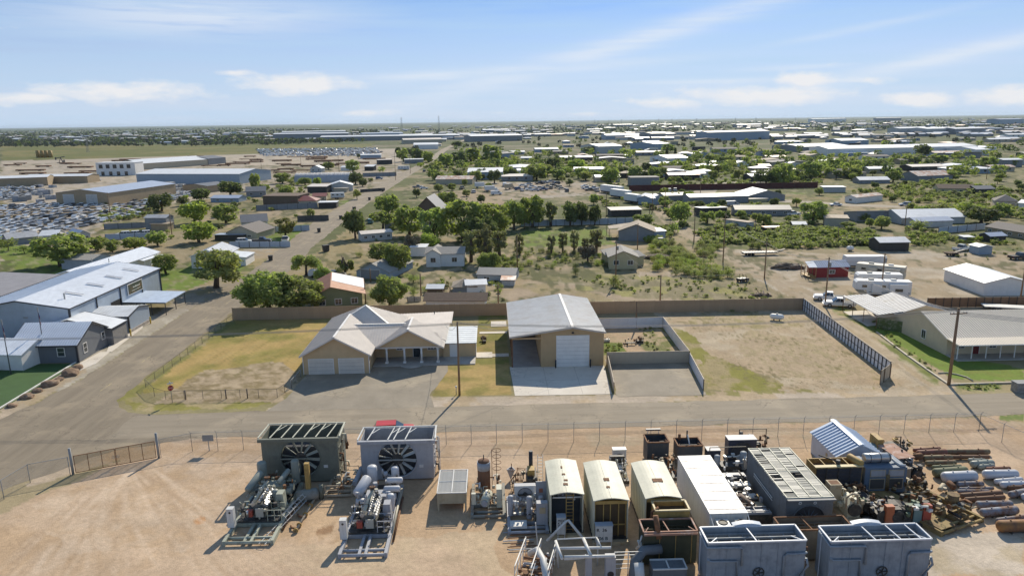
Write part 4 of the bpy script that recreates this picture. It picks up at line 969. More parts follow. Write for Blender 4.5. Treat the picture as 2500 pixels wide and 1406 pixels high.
def clutter(t,box,n,mats,rnd,r=(.04,.12),sz=(.15,.45)):
 x0,x1,y0,y1,z0,z1=box;u=lambda a,b:rnd.uniform(a,b)
 for k in range(n):
  q=rnd.random();mt=rnd.choice(mats);p=(u(x0,x1),u(y0,y1),u(z0,z1))
  if q<.42:
   ax=rnd.randrange(3);L=u(.4,1.5);e=list(p);e[ax]+=L;e2=list(e);a2=(ax+1+rnd.randrange(2))%3;e2[a2]+=u(-.7,.7)
   e=[min(max(e[i],box[i*2]),box[i*2+1])for i in range(3)];e2=[min(max(e2[i],box[i*2]),box[i*2+1])for i in range(3)]
   if Vector(e).to_tuple()==Vector(p).to_tuple()or(Vector(e)-Vector(p)).length<.1:continue
   if(Vector(e2)-Vector(e)).length<.1:MB().cyl(p,e,u(*r),n=7).build('pipe',mt,t)
   else:MB().tube([p,e,e2],u(*r),7).build('pipe',mt,t)
  elif q<.62:MB().cbox(*p,u(*sz),u(*sz),u(*sz),u(0,.5)).build('housing',mt,t)
  elif q<.78:MB().cyl(p,(p[0],p[1],p[2]+u(.15,.5)),u(*sz)*.5,n=10).build('canister',mt,t)
  elif q<.9:
   m=MB();rr=u(.12,.25);m.cyl((p[0]-.05,p[1],p[2]),(p[0]+.05,p[1],p[2]),rr,n=10);m.build('flange',mt,t)
  else:MB().ring(p,(0,u(-1,1),1),u(.1,.2),.025,10,5).build('valve_wheel',mt,t)
def skid(t,w,l,mat,inner_x=(.42,.56),h=.45,cross=()):
 for xx in(0,w):MB().box(xx-.14,0,0,xx+.14,l,h).build('skid_beam',mat,t)
 for yy in(0.05,.75):MB().cyl((0,yy,h*.6),(w,yy,h*.6),.14,n=10).build('skid_tube',mat,t)
 for k in inner_x:MB().box(w*k-.12,.1,.05,w*k+.12,l-.2,h-.05).build('inner_beam',mat,t)
 for yy in cross:MB().box(.14,yy-.08,.05,w-.14,yy+.08,h-.06).build('cross_beam',mat,t)
def rails(t,x0,x1,y,z0,z1,mat,nx=3):
 m=MB()
 for k in range(nx):xx=x0+(x1-x0)*k/(nx-1);m.bar((xx,y,z0),(xx,y,z1),.06)
 for z in(z1,(z0+z1)/2):m.bar((x0,y,z),(x1,y,z),.06)
 m.build('handrail',mat,t)
def compressor(label,x,y,w,l,skm,vm,rnd,v2):
 t=thing('gas_compressor',label,'compressor',(x,y,0));skid(t,w,l,skm,cross=(3,5,7,9))
 MB().box(.2,3.0,.45,w-.2,l-.3,.62).build('deck',dkst,t)
 cx=w*.5;y0,y1=3.2,6.6
 m=MB();m.side([(cx-.55,.62),(cx+.55,.62),(cx+.75,1.3),(cx+.3,2.0),(cx-.3,2.0),(cx-.75,1.3)],y0+.3,y1);m.build('engine_block',M('engine_grey',(.13,.13,.115),rough=.5,var=.25,scale=2,wear=(.3,.28,.22),wamt=.36,wscale=2.5),t)
 hm=MB().cbox(0,0,0,.42,.3,.3).mesh('cylinder_head',steel);em=MB().cyl((0,-.13,0),(0,.13,0),.13,n=9).mesh('exhaust_wrap',steel)
 for k in range(8):
  for s in(-1,1):
   o=put('cylinder_head',hm,t,(cx+s*.52,y0+.5+k*.39,1.92));o.rotation_euler=(0,s*.6,0)
  put('exhaust_wrap',em,t,(cx+.06,y0+.5+k*.39,2.22))
 MB().tube([(cx-.35,y0+.4,2.25),(cx-.3,y1-.4,2.35),(cx,y1,2.7)],.15,9).build('intake_pipe',M('worn_cream_pipe',(.45,.42,.33),rough=.5),t)
 MB().ring((cx-.1,y1+.1,3.0),(0,.2,1),.22,.07,14,6).build('turbo_flange',rustst,t);MB().cyl((cx-.1,y1+.1,2.5),(cx-.1,y1+.1,3.0),.2,n=12).build('turbo_neck',dkst,t)
 MB().cyl((cx,y0+.05,1.2),(cx,y0+.3,1.2),.42,n=18).build('flywheel',dkst,t)
 MB().cbox(cx+.15,y0-.08,1.35,.7,.1,.85).build('cover_plate',M('dull_cream_plate',(.4,.39,.34),rough=.6),t)
 MB().cbox(cx-.75,y0+.05,1.25,.5,.35,.6).build('oil_filter',redp,t)
 # compressor end, vessels, coolers
 m=MB();m.box(w*.28,6.9,.62,w*.78,8.2,1.9);m.build('compressor_frame',skm,t)
 for s in(0,1):
  for yy in(7.1,7.9):MB().cyl((w*(.28 if s==0 else .78),yy,1.3),(w*(.05 if s==0 else .98),yy,1.3),.32,n=12).build('cylinder',vm,t)
 for a,b,r in v2:MB().tank(a,b,r,16).build('vessel',vm,t)
 pn=MB().box(-.35,2.1,.5,.25,2.65,2.35).build('control_panel',offw,t);MB().cyl((-.05,2.08,2.0),(-.05,2.1,2.0),.1,n=12).build('gauge',dkst,pn)
 MB().box(-.2,2.2,0,.1,2.5,.5).build('panel_stand',dkst,t)
 rails(t,w*.72,w*1.02,2.9,.6,1.7,skm);rails(t,w*.72,w*1.02,4.2,.6,1.7,skm)
 m=MB();xs=[.3,.05,.3,.05,.3,.05];m.tube([(.15+q*.9,4.0,.7+.26*i)for i,q in enumerate(xs)],.035,5);m.build('step_rail',skm,t)
 MB().side([(w*.74,.62),(w*.98,.62),(w*.95,2.3),(w*.8,2.3)],4.7,5.6).build('belt_guard',skm,t)
 clutter(t,(.1,w-.1,3.0,6.6,.65,1.6),46,[dkst,dkst,skm,MATS['worn_cream_pipe'],steel,skm],rnd)
 clutter(t,(.2,w-.2,6.4,l-.4,.65,2.2),40,[dkst,skm,vm,rustst,MATS['worn_cream_pipe']],rnd,(.05,.14))
 clutter(t,(cx-.8,cx+.8,3.2,6.8,1.7,2.5),34,[steel,MATS['worn_cream_pipe'],dkst,skm,steel],rnd,(.025,.07),(.1,.26))
 MB().cyl((w+.1,3,.35),(w+.1,l-1,.5),.12,n=9).build('side_pipe',MATS['worn_cream_pipe'],t);MB().cyl((w+.35,2.2,.15),(w+.3,l-2,.15),.1,n=9).build('ground_pipe',rustst,t)
 return t
greenish=M('pale_olive_paint',(.36,.38,.31),rough=.6,var=.1,wear=(.2,.19,.14),wamt=.38,streak=.2)
compressor('olive engine compressor skid with white control panel, rusted side beam',-24.1,56.9,4.2,10.4,greenish,M('vessel_grey',(.27,.29,.25),rough=.45,var=.08,wear=(.3,.3,.28),wamt=.35),rn,[((.7,9.3,1.0),(.7,9.3,3.2),.46),((3.9,9.6,1.0),(3.9,9.6,3.2),.4),((.2,6.4,1.9),(.9,8.2,2.7),.36),((3.0,7.0,2.3),(3.5,8.6,2.7),.25),((3.1,5.4,1.2),(3.1,5.4,2.3),.3)]);land(-22,61,'the olive compressor')
compressor('pale grey engine compressor skid with white vessels nearer the rows of boxes',-13.5,54.5,3.9,11.8,paleg,M('vessel_white',(.50,.51,.54),rough=.45,var=.06,wear=(.45,.43,.4),wamt=.33),rn,[((1.2,10.6,1.0),(1.2,10.6,3.0),.5),((3.4,10.9,1.0),(3.4,10.9,2.7),.4),((.3,7.6,1.9),(.9,9.2,2.5),.5),((2.9,9.4,2.2),(4.2,9.4,2.2),.3),((2.8,8.1,2.0),(4.1,8.1,2.0),.3),((3.6,6.2,1.0),(3.6,6.2,2.4),.33)]);land(-11.5,60,'the pale compressor')

# caged ladder lying on the dirt
c0=Vector((*G(640,1335),.3));c1=Vector((*G(748,1222),.35));t=thing('caged_ladder','white caged ladder lying on the dirt between the compressors','ladder',c0);dv=c1-c0;ux=dv.normalized();uy=Vector((-ux.y,ux.x,0));land(-17.5,60,'the caged ladder')
for s in(-.28,.28):MB().bar(uy*s,dv+uy*s,.06).build('rail',offw,t)
for k in range(16):MB().bar(dv*(k/16)-uy*.28,dv*(k/16)+uy*.28,.035).build('rung',rustst,t)
for k in range(7):
 b=dv*(.45+.55*k/6);MB().tube([b+uy*.36*math.cos(a)*(1.2)+Vector((0,0,.7*math.sin(a)))for a in[PI*j/8 for j in range(9)]],.025,5).build('hoop',offw,t)
for a in(.25,.5,.75):MB().bar(dv*.45+uy*.43*math.cos(PI*a)+Vector((0,0,.7*math.sin(PI*a))),dv+uy*.43*math.cos(PI*a)+Vector((0,0,.7*math.sin(PI*a))),.035).build('cage_bar',offw,t)
t=thing('pipe_run','rusty flanged pipe run lying beside the caged ladder','pipe',(*G(722,1300),.2));e=Vector((*G(785,1195),.25))-Vector((*G(722,1300),.2));MB().cyl((0,0,0),e,.11,n=9).build('pipe',M('tan_pipe',(.4,.33,.24),rough=.6),t)
for k in(0,.12,.35,.55,.8):MB().cyl(e*k,e*(k+.012),.24,n=12).build('flange',yelp,t)
for k in(.05,.3,.6):MB().tube([e*k,e*k+uy*.5,e*(k+.06)+uy*.8+Vector((0,0,-.1))],.09,8).build('branch',rustst,t)
t=thing('muffler_stand','rusted yellow beam and round drum standing before the olive cooler','machinery',(*G(752,1225),0));MB().tank((-.9,0,.62),(.7,.5,.62),.6,18).build('drum',M('grey_drum',(.25,.25,.22),rough=.6,wear=(.2,.14,.09),wamt=.4),t);MB().box(-.2,.3,.9,.25,.7,3.9).build('beam',yelp,t);MB().cyl((1.2,.6,0),(1.2,.6,1.5),.22,n=10).build('post',olive,t)
t=thing('open_skid','small tan railed skid of hoses and pipes between the two coolers','machinery',(*G(795,1215),0));skid(t,2.6,4.2,M('tan_pipe'),(),.35,(1.4,2.8));rails(t,0,2.6,0,.35,1.3,M('tan_pipe'));rails(t,0,2.6,4.1,.35,1.3,M('tan_pipe'))
clutter(t,(.1,2.5,.2,4.0,.3,1.1),30,[M('tan_pipe'),rustst,cream,offw],rn);MB().cyl((2.7,1,.9),(2.9,4.0,1.1),.25,n=12).build('vessel',paleg,t)
# slatted box on legs
t=thing('louvered_cooler','small tan box on legs with a white slatted top','cooler',(-5.7,61.7,0));w,d,h=2.75,4.6,1.85
m=MB();m.box(0,.05,.75,w,d,h-.05);m.build('body',tanp,t)
for xx,yy in((.08,.08),(w-.08,.08),(.08,d-.1),(w-.08,d-.1)):MB().box(xx-.08,yy-.08,0,xx+.08,yy+.08,h).build('leg',tanp,t)
me=MB().box(.06,0,0,w/2-.06,.12,.04).mesh('slat',offw)
for k in range(22):
 for s in(0,w/2):o=put('slat',me,t,(s,.15+k*.2,h));o.rotation_euler=(-.22,0,0)
m=MB();[m.bar((xx,0,h+.04),(xx,d,h+.04),.1,.1)for xx in(0,w/2,w)];[m.bar((0,yy,h+.04),(w,yy,h+.04),.08,.08)for yy in(0,d*.5,d)];m.build('top_frame',offw,t)
MB().bar((0,-.05,h+.25),(w,-.05,h+.25),.04).build('handrail',offw,t);land(-4,63,'the slatted top box')
# separator skid
t=thing('separator_skid','rusted upright tank and tan motor on a steel skid','machinery',(-2.4,60.2,0));skid(t,3.0,6.0,M('skid_grey',(.25,.25,.22),wear=(.2,.13,.08),wamt=.4),(),.4,(2,4));land(-1,63,'the rusted upright tank')
tk=MB().tank((1.1,4.6,.5),(1.1,4.6,3.45),.62,18).build('tank',M('rusty_tank',(.19,.095,.055),rough=.8,var=.2,streak=.4),t);MB().cyl((1.1,4.6,2.7),(1.1,4.6,3.5),.65,n=18).build('tank_band',paleg,tk);MB().cyl((1.1,4.6,3.6),(1.1,4.6,4.2),.05,n=6).build('vent_pipe',dkst,tk)
for s in(0,.45):MB().bar((1.9+s,4.9,.4),(1.9+s,4.9,4.6),.06).build('ladder_rail',rustst,t)
for k in range(4):MB().ring((2.4,5.2,2.4+k*.65),(0,0,1),.42,.03,12,4).build('hoop',rustst,t)
MB().cyl((1.2,1.0,1.05),(1.5,2.6,1.15),.45,n=18).build('motor',cream,t);MB().cyl((1.15,.8,1.05),(1.18,1.0,1.05),.3,n=16).build('motor_cap',paleg,t);MB().box(2.3,1.2,.4,2.8,2.2,2.3).build('cabinet',cream,t);MB().box(-.05,1.0,.9,.35,1.3,2.0).build('switch_box',cream,t)
clutter(t,(.2,2.8,.6,5.6,.4,1.6),52,[cream,cream,tanp,dkst,rustst,offw],rn,(.04,.11),(.12,.35))
MB().box(1.4,.15,.0,1.5,.2,.2).build('drain',rustst,t)
t=thing('steel_hopper','small three sided steel hopper standing open beside the upright tank','hopper',(*G(1247,1172),0));m=MB();m.add([(-.4,0,1.2),(.45,-.1,1.2),(.1,.7,1.2),(0,.1,0)],[(0,1,3),(1,2,3),(2,0,3)]);m.bar((-.4,0,1.2),(.45,-.1,1.2),.07);m.bar((.45,-.1,1.2),(.1,.7,1.2),.07);m.bar((.1,.7,1.2),(-.4,0,1.2),.07);m.build('shell',paleg,t)
# radiator engine skid
t=thing('engine_skid','white radiator engine skid with slim upright tanks','machinery',(1.0,57.4,0));skid(t,3.4,6.2,paleg,(),.35,(1.6,3.2,4.8));land(2.6,60,'the white radiator skid')
plate_hole(.6,2.6,.9,2.6,3.9,(1.6,1.75),.7).build('radiator_front',offw,t);MB().box(.6,4.0,.9,2.6,4.5,2.62).build('radiator_core',paleg,t);fan(t,(1.6,3.95,1.75),.68,dkst,8,.22)
for a,b,r in(((.2,2.6,.5),(.2,2.6,2.3),.26),((3.0,2.6,.5),(3.0,2.6,2.2),.24),((1.9,2.0,.5),(1.9,2.0,2.5),.28)):MB().tank(a,b,r,12).build('tank',paleg,t)
MB().box(2.5,.9,.35,3.5,1.5,2.5).build('control_panel',paleg,t);MB().box(2.75,.86,1.5,3.3,.9,2.1).build('gauge_board',tanp,t);MB().box(.1,.4,.35,1.6,1.4,.6).build('deck_plate',offw,t)
clutter(t,(.1,3.3,1.2,4.2,.4,1.7),60,[paleg,offw,paleg,dkst,steel,cream],rn,(.03,.1),(.12,.32))
t=thing('stripped_engine','rusty stripped engine with a tall black exhaust stack behind the white radiator','engine',(1.4,63.8,0));MB().cyl((2.0,2.2,.8),(2.0,2.2,3.9),.2,n=12).build('exhaust_stack',black,t);MB().box(1.5,0,.3,2.5,2.4,2.0).build('block',dkst,t);MB().cyl((2.0,-.2,1.2),(2.0,.0,1.2),.5,n=16).build('pulley',rustst,t);MB().box(1.6,.6,2.0,2.3,1.6,2.6).build('head',yelp,t)
clutter(t,(.0,2.8,.4,2.6,.3,2.4),34,[rustst,dkst,dkst,tanp],rn,(.03,.08));
for k in range(9):MB().tube([(.1+k*.12,.3+k*.2,.3),(-.2+k*.2,.6+k*.15,1.4+k*.1),(.6,1.2+k*.1,2.2)],.035,5).build('bent_bar',rustst,t)
t=thing('ladder','white steel ladder leaning at the back of the first curved roof box','ladder',(4.0,64.5,0));
for s in(0,.5):MB().bar((s,0,0),(s,0,4.2),.06).build('rail',offw,t)
for k in range(12):MB().bar((0,0,.3+k*.33),(.5,0,.3+k*.33),.04).build('rung',offw,t)
t=thing('louvered_door','pale grey upright panel leaning beside the stripped engine','panel',(3.6,61.0,0));MB().box(0,0,.1,1.0,.1,3.2).build('panel',paleg,t);MB().box(.3,-.03,2.1,.65,0,2.5).build('notice',M('faded_red_notice',(.4,.16,.1)),t)

# long enclosures with curved roofs
def enclosure(label,x,y,w,d,h,mat,roofm,rnd,front,marks=(),arch=.24):
 t=thing('compressor_enclosure',label,'enclosure',(x,y,0));n=10
 arc=[(w*k/n-(.06 if k==0 else 0)+(.06 if k==n else 0),h+arch*math.sin(PI*k/n))for k in range(n+1)]
 m=MB();m.side(arc+[(p[0],p[1]-.08)for p in reversed(arc)],-.15,d+.1);rf=m.build('roof',roofm,t)
 MB().bar((w*.5,-.1,h+arch+.01),(w*.5,d,h+arch+.01),.05,.03).build('roof_seam',mat,rf)
 for a,b,c,e in marks:MB().cbox(a*w,b*d,h+arch*math.sin(PI*a)+.02,c,e,.05).build('hatch',rustst,rf)
 m=MB();m.box(0,.02,.35,.08,d,h);m.box(w-.08,.02,.35,w,d,h);m.build('side_wall',mat,t)
 pm=MB().box(-.05,0,.4,0,.1,h-.05).mesh('side_rib',mat)
 for k in range(int(d/.7)):put('side_rib',pm,t,(0,.3+k*.7,0));
 m=MB();m.side([(0.08,.35),(w-.08,.35),(w-.08,h)]+[(p[0],p[1]-.1)for p in reversed(arc[1:-1])]+[(.08,h)],d-.08,d);m.build('rear_wall',mat,t)
 MB().box(.08,.5,.35,w-.08,d-.1,.45).build('floor',inner,t);MB().box(-.1,-.5,0,w+.1,-.1,.35).build('skid_end',tanp,t);MB().box(-.05,-.1,.1,w+.05,d,.35).build('skid_base',dkst,t)
 if front=='open':
  MB().box(.1,1.6,.45,w-.1,1.7,h).build('core',inner,t);MB().cyl((.2,.2,h-.45),(w-.1,.2,h-.45),.07,n=8).build('pipe',offw,t)
  for s in(0,.62):MB().bar((w*.48+s,.1,.4),(w*.48+s,.1,h),.06).build('ladder_rail',yelp,t)
  for k in range(11):MB().bar((w*.48,.1,.6+k*.33),(w*.48+.62,.1,.6+k*.33),.04).build('rung',yelp,t)
  clutter(t,(.2,w-.2,.3,1.5,h-1.0,h-.1),14,[dkst,paleg],rnd)
 else:
  MB().box(.08,.4,.45,w-.08,.5,h-.1).build('core',M('brown_core',(.09,.06,.03),rough=.9,var=.2),t);MB().box(.05,.05,h-.45,w-.05,.4,h-.15).build('lintel',yelp,t)
  for k in(0.05,.3,.5,.74,.95):MB().box(w*k-.04,.3,.4,w*k+.04,.42,h-.4).build('upright',yelp,t)
  MB().box(.1,.28,1.5,w-.1,.36,1.6).build('cross_bar',yelp,t)
 for k in range(7):yy=rnd.uniform(.5,d-.5);z0=rnd.uniform(1,3.6);MB().cyl((w,yy,z0),(w+.28,yy,z0),rnd.uniform(.08,.2),n=9).build('side_fitting',dkst,t)
 return t
enclosure('first box with a curved cream roof, dark open end and yellow ladder',4.65,57.0,2.9,6.2,4.12,cream,cream,rn,'open',[(.5,.2,.4,.35),(.53,.32,.35,.25),(.5,.5,.3,.25),(.48,.72,.15,.4)]);land(6,58,'the first curved roof box')
enclosure('second box with a curved cream roof and an ochre framed end',8.3,55.8,3.0,6.9,4.12,cream,cream,rn,'ochre',[(.52,.45,.5,.5),(.5,.25,.3,.3)]);land(10,57,'the second curved roof box')
enclosure('third box with a curved cream roof behind the ochre hatch',12.9,56.3,3.1,6.5,3.92,cream,cream,rn,'ochre',[(.52,.4,.9,.6)]);land(14.5,59,'the third curved roof box')
t=thing('hatch_cooler','ochre open hatch box at the end of the third curved roof box','cooler',(13.4,54.6,0));m=MB();[m.box(*q)for q in((0,0,.6,2.9,.1,3.6),(0,1.5,.6,2.9,1.6,3.6),(0,.1,.6,.1,1.5,3.6),(2.8,.1,.6,2.9,1.5,3.6))];m.build('casing',yelp,t)
m=MB();[m.bar(*q,.16,.12)for q in(((-.05,0,3.65),(2.95,0,3.65)),((-.05,1.6,3.65),(2.95,1.6,3.65)),((0,0,3.65),(0,1.6,3.65)),((2.9,0,3.65),(2.9,1.6,3.65)))];m.build('rim',M('ochre_pale',(.55,.45,.25),rough=.6,wear=(.3,.17,.08),wamt=.35),t);MB().box(.1,.1,.6,2.8,1.5,3.2).build('core',M('brown_core'),t)
MB().tube([(-.3,0,1.2),(-.3,.1,3.5),(.3,.3,3.8)],.12,8).build('pipe',rustst,t);MB().box(.15,-.02,.9,2.75,.0,3.0).build('screen',M('brown_core'),t)
def cabinet(label,px,py,w,d,h,lines,size,col=offw):
 x,y=G(px,py);t=thing('control_cabinet',label,'cabinet',(x,y,0));MB().box(0,0,.55,w,d,h).build('body',col,t);MB().box(.03,-.03,.6,w-.03,-.005,h-.05).build('door',col,t)
 for xx in(.06,w-.1):MB().box(xx,.05,0,xx+.06,.11,.55).build('leg',offw,t)
 MB().box(-.04,-.05,h,w+.04,d+.04,h+.05).build('lid',M('lid_grey',(.4,.45,.52),rough=.5),t)
 for k,(s,cc)in enumerate(lines):
  cu=bpy.data.curves.new('lettering','FONT');cu.body=s;cu.size=size;cu.extrude=.002;cu.offset=size*.02;cu.materials.append(cc);fo=put('lettering',cu);bpy.context.view_layer.update();me=bpy.data.meshes.new_from_object(fo.evaluated_get(bpy.context.evaluated_depsgraph_get()));bpy.data.objects.remove(fo)
  if not len(me.polygons):continue
  o=put('lettering',me,t,(.06,-.035,h-.12-size*(k+1)*.95));o.rotation_euler=(PI/2,0,0)
 return t
ink,inkb=M('marker_black',(.03,.03,.035)),M('marker_green',(.03,.07,.09))
cabinet('white cabinet hand lettered R 36 in front of the ochre framed end',1454,1337,1.45,.55,2.1,[('R  36',ink),('',ink),('706 B',inkb)],.42);cabinet('white cabinet hand lettered K 33 before the dark open end',1360,1318,.75,.6,2.2,[('PEDC',ink),('K 33',ink),('706',ink)],.27)
# long white box with two air conditioners
t=thing('white_container','long white box with a patchy peeling roof and two air conditioners','container',(18.0,54.4,0));land(19.5,60,'the long white box')
m=MB();m.box(0,0,.15,3.2,10.7,3.3);m.build('body',wornw,t);MB().slab([(-.04,-.04,3.38),(3.24,-.04,3.38),(3.24,10.74,3.38),(-.04,10.74,3.38)],.07).build('roof',M('peeling_white_roof',(.64,.64,.65),rough=.5,var=.04,wear=(.30,.28,.26),wamt=.43,wscale=1.5),t)
m=MB();rr=random.Random(5);
for k in range(7):MB().box(.05,.6+k*1.5,3.385,3.15,.64+k*1.5,3.4).build('roof_seam',M('seam_rust',(.42,.38,.33),wear=(.3,.2,.13),wamt=.5,wscale=3),t)
MB().box(0,-1.9,.15,3.2,0,2.1).build('rear_deck',paleg,t);m=MB();m.bar((.05,-1.9,2.3),(0,0,3.3),.07);m.bar((3.15,-1.9,2.3),(3.2,0,3.3),.07);m.build('stay',offw,t)
for xx in(.35,1.95):
 a=MB().box(xx,-1.35,2.1,xx+1.05,-.3,3.0).build('air_conditioner',M('ac_beige',(.5,.47,.4))if xx>1 else offw,t);MB().ring((xx+.52,-.82,3.02),(0,0,1),.36,.05,18,5).build('fan_ring',dkst,a);MB().cyl((xx+.52,-.82,2.99),(xx+.52,-.82,3.01),.33,n=18).build('fan',dkst,a)
 # long slatted cooler box
t=thing('slatted_cooler','long dark grey cooler box topped with rows of pale slats','cooler',(25.0,55.5,0));land(27,60,'the slatted cooler box');w,d,h=4.1,9.6,3.95
plate_hole(0,w,.3,h-.1,0,(w/2,1.8),1.45).build('front_panel',M('dark_grey_paint',(.14,.155,.17),rough=.6,var=.12,streak=.3,wear=(.1,.1,.1),wamt=.4),t);dg=MATS['dark_grey_paint']
m=MB();m.box(0,.09,.3,.07,d,h-.1);m.box(w-.07,.09,.3,w,d,h-.1);m.box(.07,d-.07,.3,w-.07,d,h-.1);m.build('side_panel',dg,t);MB().box(.1,.1,.3,w-.1,d-.1,h-.45).build('coil_block',inner,t);MB().box(0,-.1,0,w,d,.3).build('base',dg,t)
fan(t,(w/2,.02,1.8),1.42,M('fan_blue',(.16,.2,.25),rough=.5,metal=.3),14,.25,ring=dg)
MB().box(-.05,-.4,h-.12,w+.05,0,h).build('front_sill',dg,t)
for xx in(1.0,2.3):MB().ring((xx,-.42,h-.25),(0,1,.2),.12,.03,12,5).build('lifting_eye',offw,t)
me=MB().box(.05,0,0,w/4-.05,.13,.035).mesh('slat',M('slat_cream',(.58,.57,.5),rough=.5,objvar=.08,wear=(.4,.35,.27),wamt=.3,wscale=3))
for c in range(4):
 k=0
 while k<46:
  gap=(c==2 and 16<k<22)or(c==0 and 14<k<26 and k%2)or(c==0 and 30<k<40 and k%2)or(c==1 and k in(43,44))or rr.random()<.03
  if not gap:o=put('slat',me,t,(c*w/4,.08+k*.207,h));o.rotation_euler=(-rr.choice([.05,.15,.3 if c in(0,2)else .15]),0,0)
  k+=1
m=MB();[m.bar((w*c/4,0,h+.05),(w*c/4,d,h+.05),.07,.1)for c in range(5)];[m.bar((0,yy,h+.04),(w,yy,h+.04),.06,.08)for yy in(0,d/2,d)];m.build('top_frame',cream,t)
for zz in(2.2,2.45):MB().bar((-.1,2.8,zz),(-.1,7.4,zz),.06).build('side_rail',offw,t)
# open topped boxes in the front row
def openbox(label,x,y,w,d,h,mat,rim,rnd,bars=(.5,),core=inner,pipes=True,name='cooler_box',arc=False):
 t=thing(name,label,'cooler',(x,y,0));m=MB();[m.box(*q)for q in((0,0,.2,w,.07,h),(0,d-.07,.2,w,d,h),(0,.07,.2,.07,d-.07,h),(w-.07,.07,.2,w,d-.07,h))];m.build('casing',mat,t)
 MB().box(.07,.07,.2,w-.07,d-.07,h-1.1).build('core',core,t);m=MB()
 for a,b in(((0,0),(w,0)),((w,0),(w,d)),((w,d),(0,d)),((0,d),(0,0))):m.bar((*a,h+.05),(*b,h+.05),.13,.12)
 m.build('rim',rim,t)
 for b in bars:MB().bar((w*b,0,h+.03),(w*b-.2,d,h+.03),.09,.09).build('top_beam',rim,t)
 for b in(.14,.29,.43,.57,.71,.86):MB().bar((w*b,d*.2,h-.5),(w*b,d-.1,h-.5),.05).build('inner_bar',mat,t)
 for yy in(.35,.6,.85):MB().bar((.1,d*yy,h-.42),(w-.1,d*yy,h-.42),.07,.12).build('inner_beam',mat,t)
 for s in(0,1):MB().bar((w*(.03+.94*s),.1,h),(w*(.12+.76*s),.75,h),.07).build('corner_brace',rim,t)
 if pipes:
  z1,z2=h-.3,h-1.5
  for pts in([(-.1,d*.8,h-.1),(-.1,-.14,z1),(w*.33,-.14,z1),(w*.35,-.14,z1-.15),(w*.35,-.14,z2-.4)],[(.05,-.12,z2+.2),(.2,-.12,z2),(w*.3,-.12,z2),(w*.31,-.12,.6)],[(w*.78,-.12,.6),(w*.78,-.12,z2+.3),(w*.8,-.12,z2+.5),(w-.1,-.12,z2+.5),(w+.1,0,z2+.5)],[(w+.1,0,z2),(w+.25,-.1,z2-.6),(w-.6,-.25,z2-1.6)]):MB().tube(pts,.1,9).build('pipe',mat,t)
  for xx in(.2,.55,.72):MB().box(w*xx-.03,-.06,.3,w*xx+.03,0,h).build('stiffener',mat,t)
  MB().ring((w*.53,-.1,h-2.6),(0,1,0),.42,.05,22,6).build('wheel',dkst,t)
  for k in range(5):a=2*PI*k/5;MB().bar((w*.53,-.1,h-2.6),(w*.53+.4*math.cos(a),-.1,h-2.6+.4*math.sin(a)),.07).build('spoke',dkst,t)
  for k in range(7):z0=rnd.uniform(.5,h-.3);MB().tube([(w,rnd.uniform(.1,d),z0),(w+.3,.4,z0),(w+.3,.3,z0-.4)],.06,6).build('side_pipe',rnd.choice([mat,rustst]),t)
  MB().bar((-.25,d*.5,.0),(-.25,d*.5,h+.1),.05).build('ladder_rail',rim,t)
 if arc:m=MB();m.side([(w*(.35+.3*k/8),h+.12+.18*math.sin(PI*k/8))for k in range(9)]+[(w*.65,h+.0),(w*.35,h+.0)],d,d+.5);m.build('fan_cowl',rim,t)
 return t
br=M('blue_grey_rim',(.5,.54,.6),rough=.5,var=.08)
openbox('blue grey open topped cooler box with welded pipes, front row',16.2,49.05,7.7,2.2,4.0,bgrey,br,rn,(.5,),arc=True);land(20,50,'the first blue grey cooler')
openbox('blue grey open topped cooler box with extra pipe frames, last of front row',25.7,48.75,7.9,2.2,4.0,bgrey,br,rn,(.45,.7,.9),arc=True);land(29,50,'the second blue grey cooler')
t=openbox('rust topped dark cooler box with a brown stack, beside the blue grey one',11.9,52.2,4.4,1.9,3.1,M('dark_olive_box',(.06,.06,.035),rough=.8,var=.2),M('rusty_rim',(.36,.2,.14),rough=.8,wear=(.5,.42,.38),wamt=.42,wscale=1.5),rn,(.48,),core=rustst,pipes=False)
MB().box(0,-.25,2.95,4.4,0,3.12).build('front_sill',MATS['rusty_rim'],t);MB().cyl((1.25,-.1,2.6),(1.05,.6,4.3),.22,n=14).build('stack',rustst,t)
for k in(.3,.6,.9):MB().bar((4.4*k,-.03,.3),(4.4*k,-.03,2.9),.05).build('stiffener',yelp,t)
for k in range(6):MB().cyl((-.3,rn.uniform(.2,1.6),rn.uniform(.5,2.6)),(0,.6,rn.uniform(.5,2.6)),.09,n=8).build('side_fitting',offw,t)
openbox('low rust rimmed brown box between the slatted cooler and the front row',23.4,52.2,5.9,2.0,2.9,M('tan_box_wall',(.2,.17,.13),rough=.8,streak=.3),rustst,rn,(.42,),core=rustst,pipes=False)
# middle clutter between white box and slatted cooler
t=thing('pump_rig','tan and grey pump frames crowded beside the long white box','machinery',(21.6,57.2,0));land(23,60,'the crowded pump frames')
for yy,mt,hh in((0,paleg,1.6),(1.7,tanp,1.3),(3.4,offw,1.2),(5.2,offw,1.5),(6.6,paleg,1.7)):
 MB().box(.1,yy,.2,2.9,yy+.8,hh).build('platform',mt,t);MB().box(.1,yy-.12,.2,2.9,yy-.02,hh-.15).build('beam',dkst,t)
for a,b,r in(((.4,3.6,1.5),(.9,2.5,1.7),.22),((1.0,3.0,1.6),(1.6,1.3,1.6),.33),((.8,2.2,1.4),(1.0,1.2,1.4),.2)):MB().tank(a,b,r,12).build('muffler',M('brown_muffler',(.14,.095,.075),rough=.7,var=.2),t)
m=MB();[m.bar(*q,.08)for q in(((.3,.2,1.7),(2.7,.2,1.7)),((.3,.9,1.7),(2.7,.9,1.7)),((1.5,.2,1.7),(1.5,.9,1.7)))];m.build('grid',paleg,t)
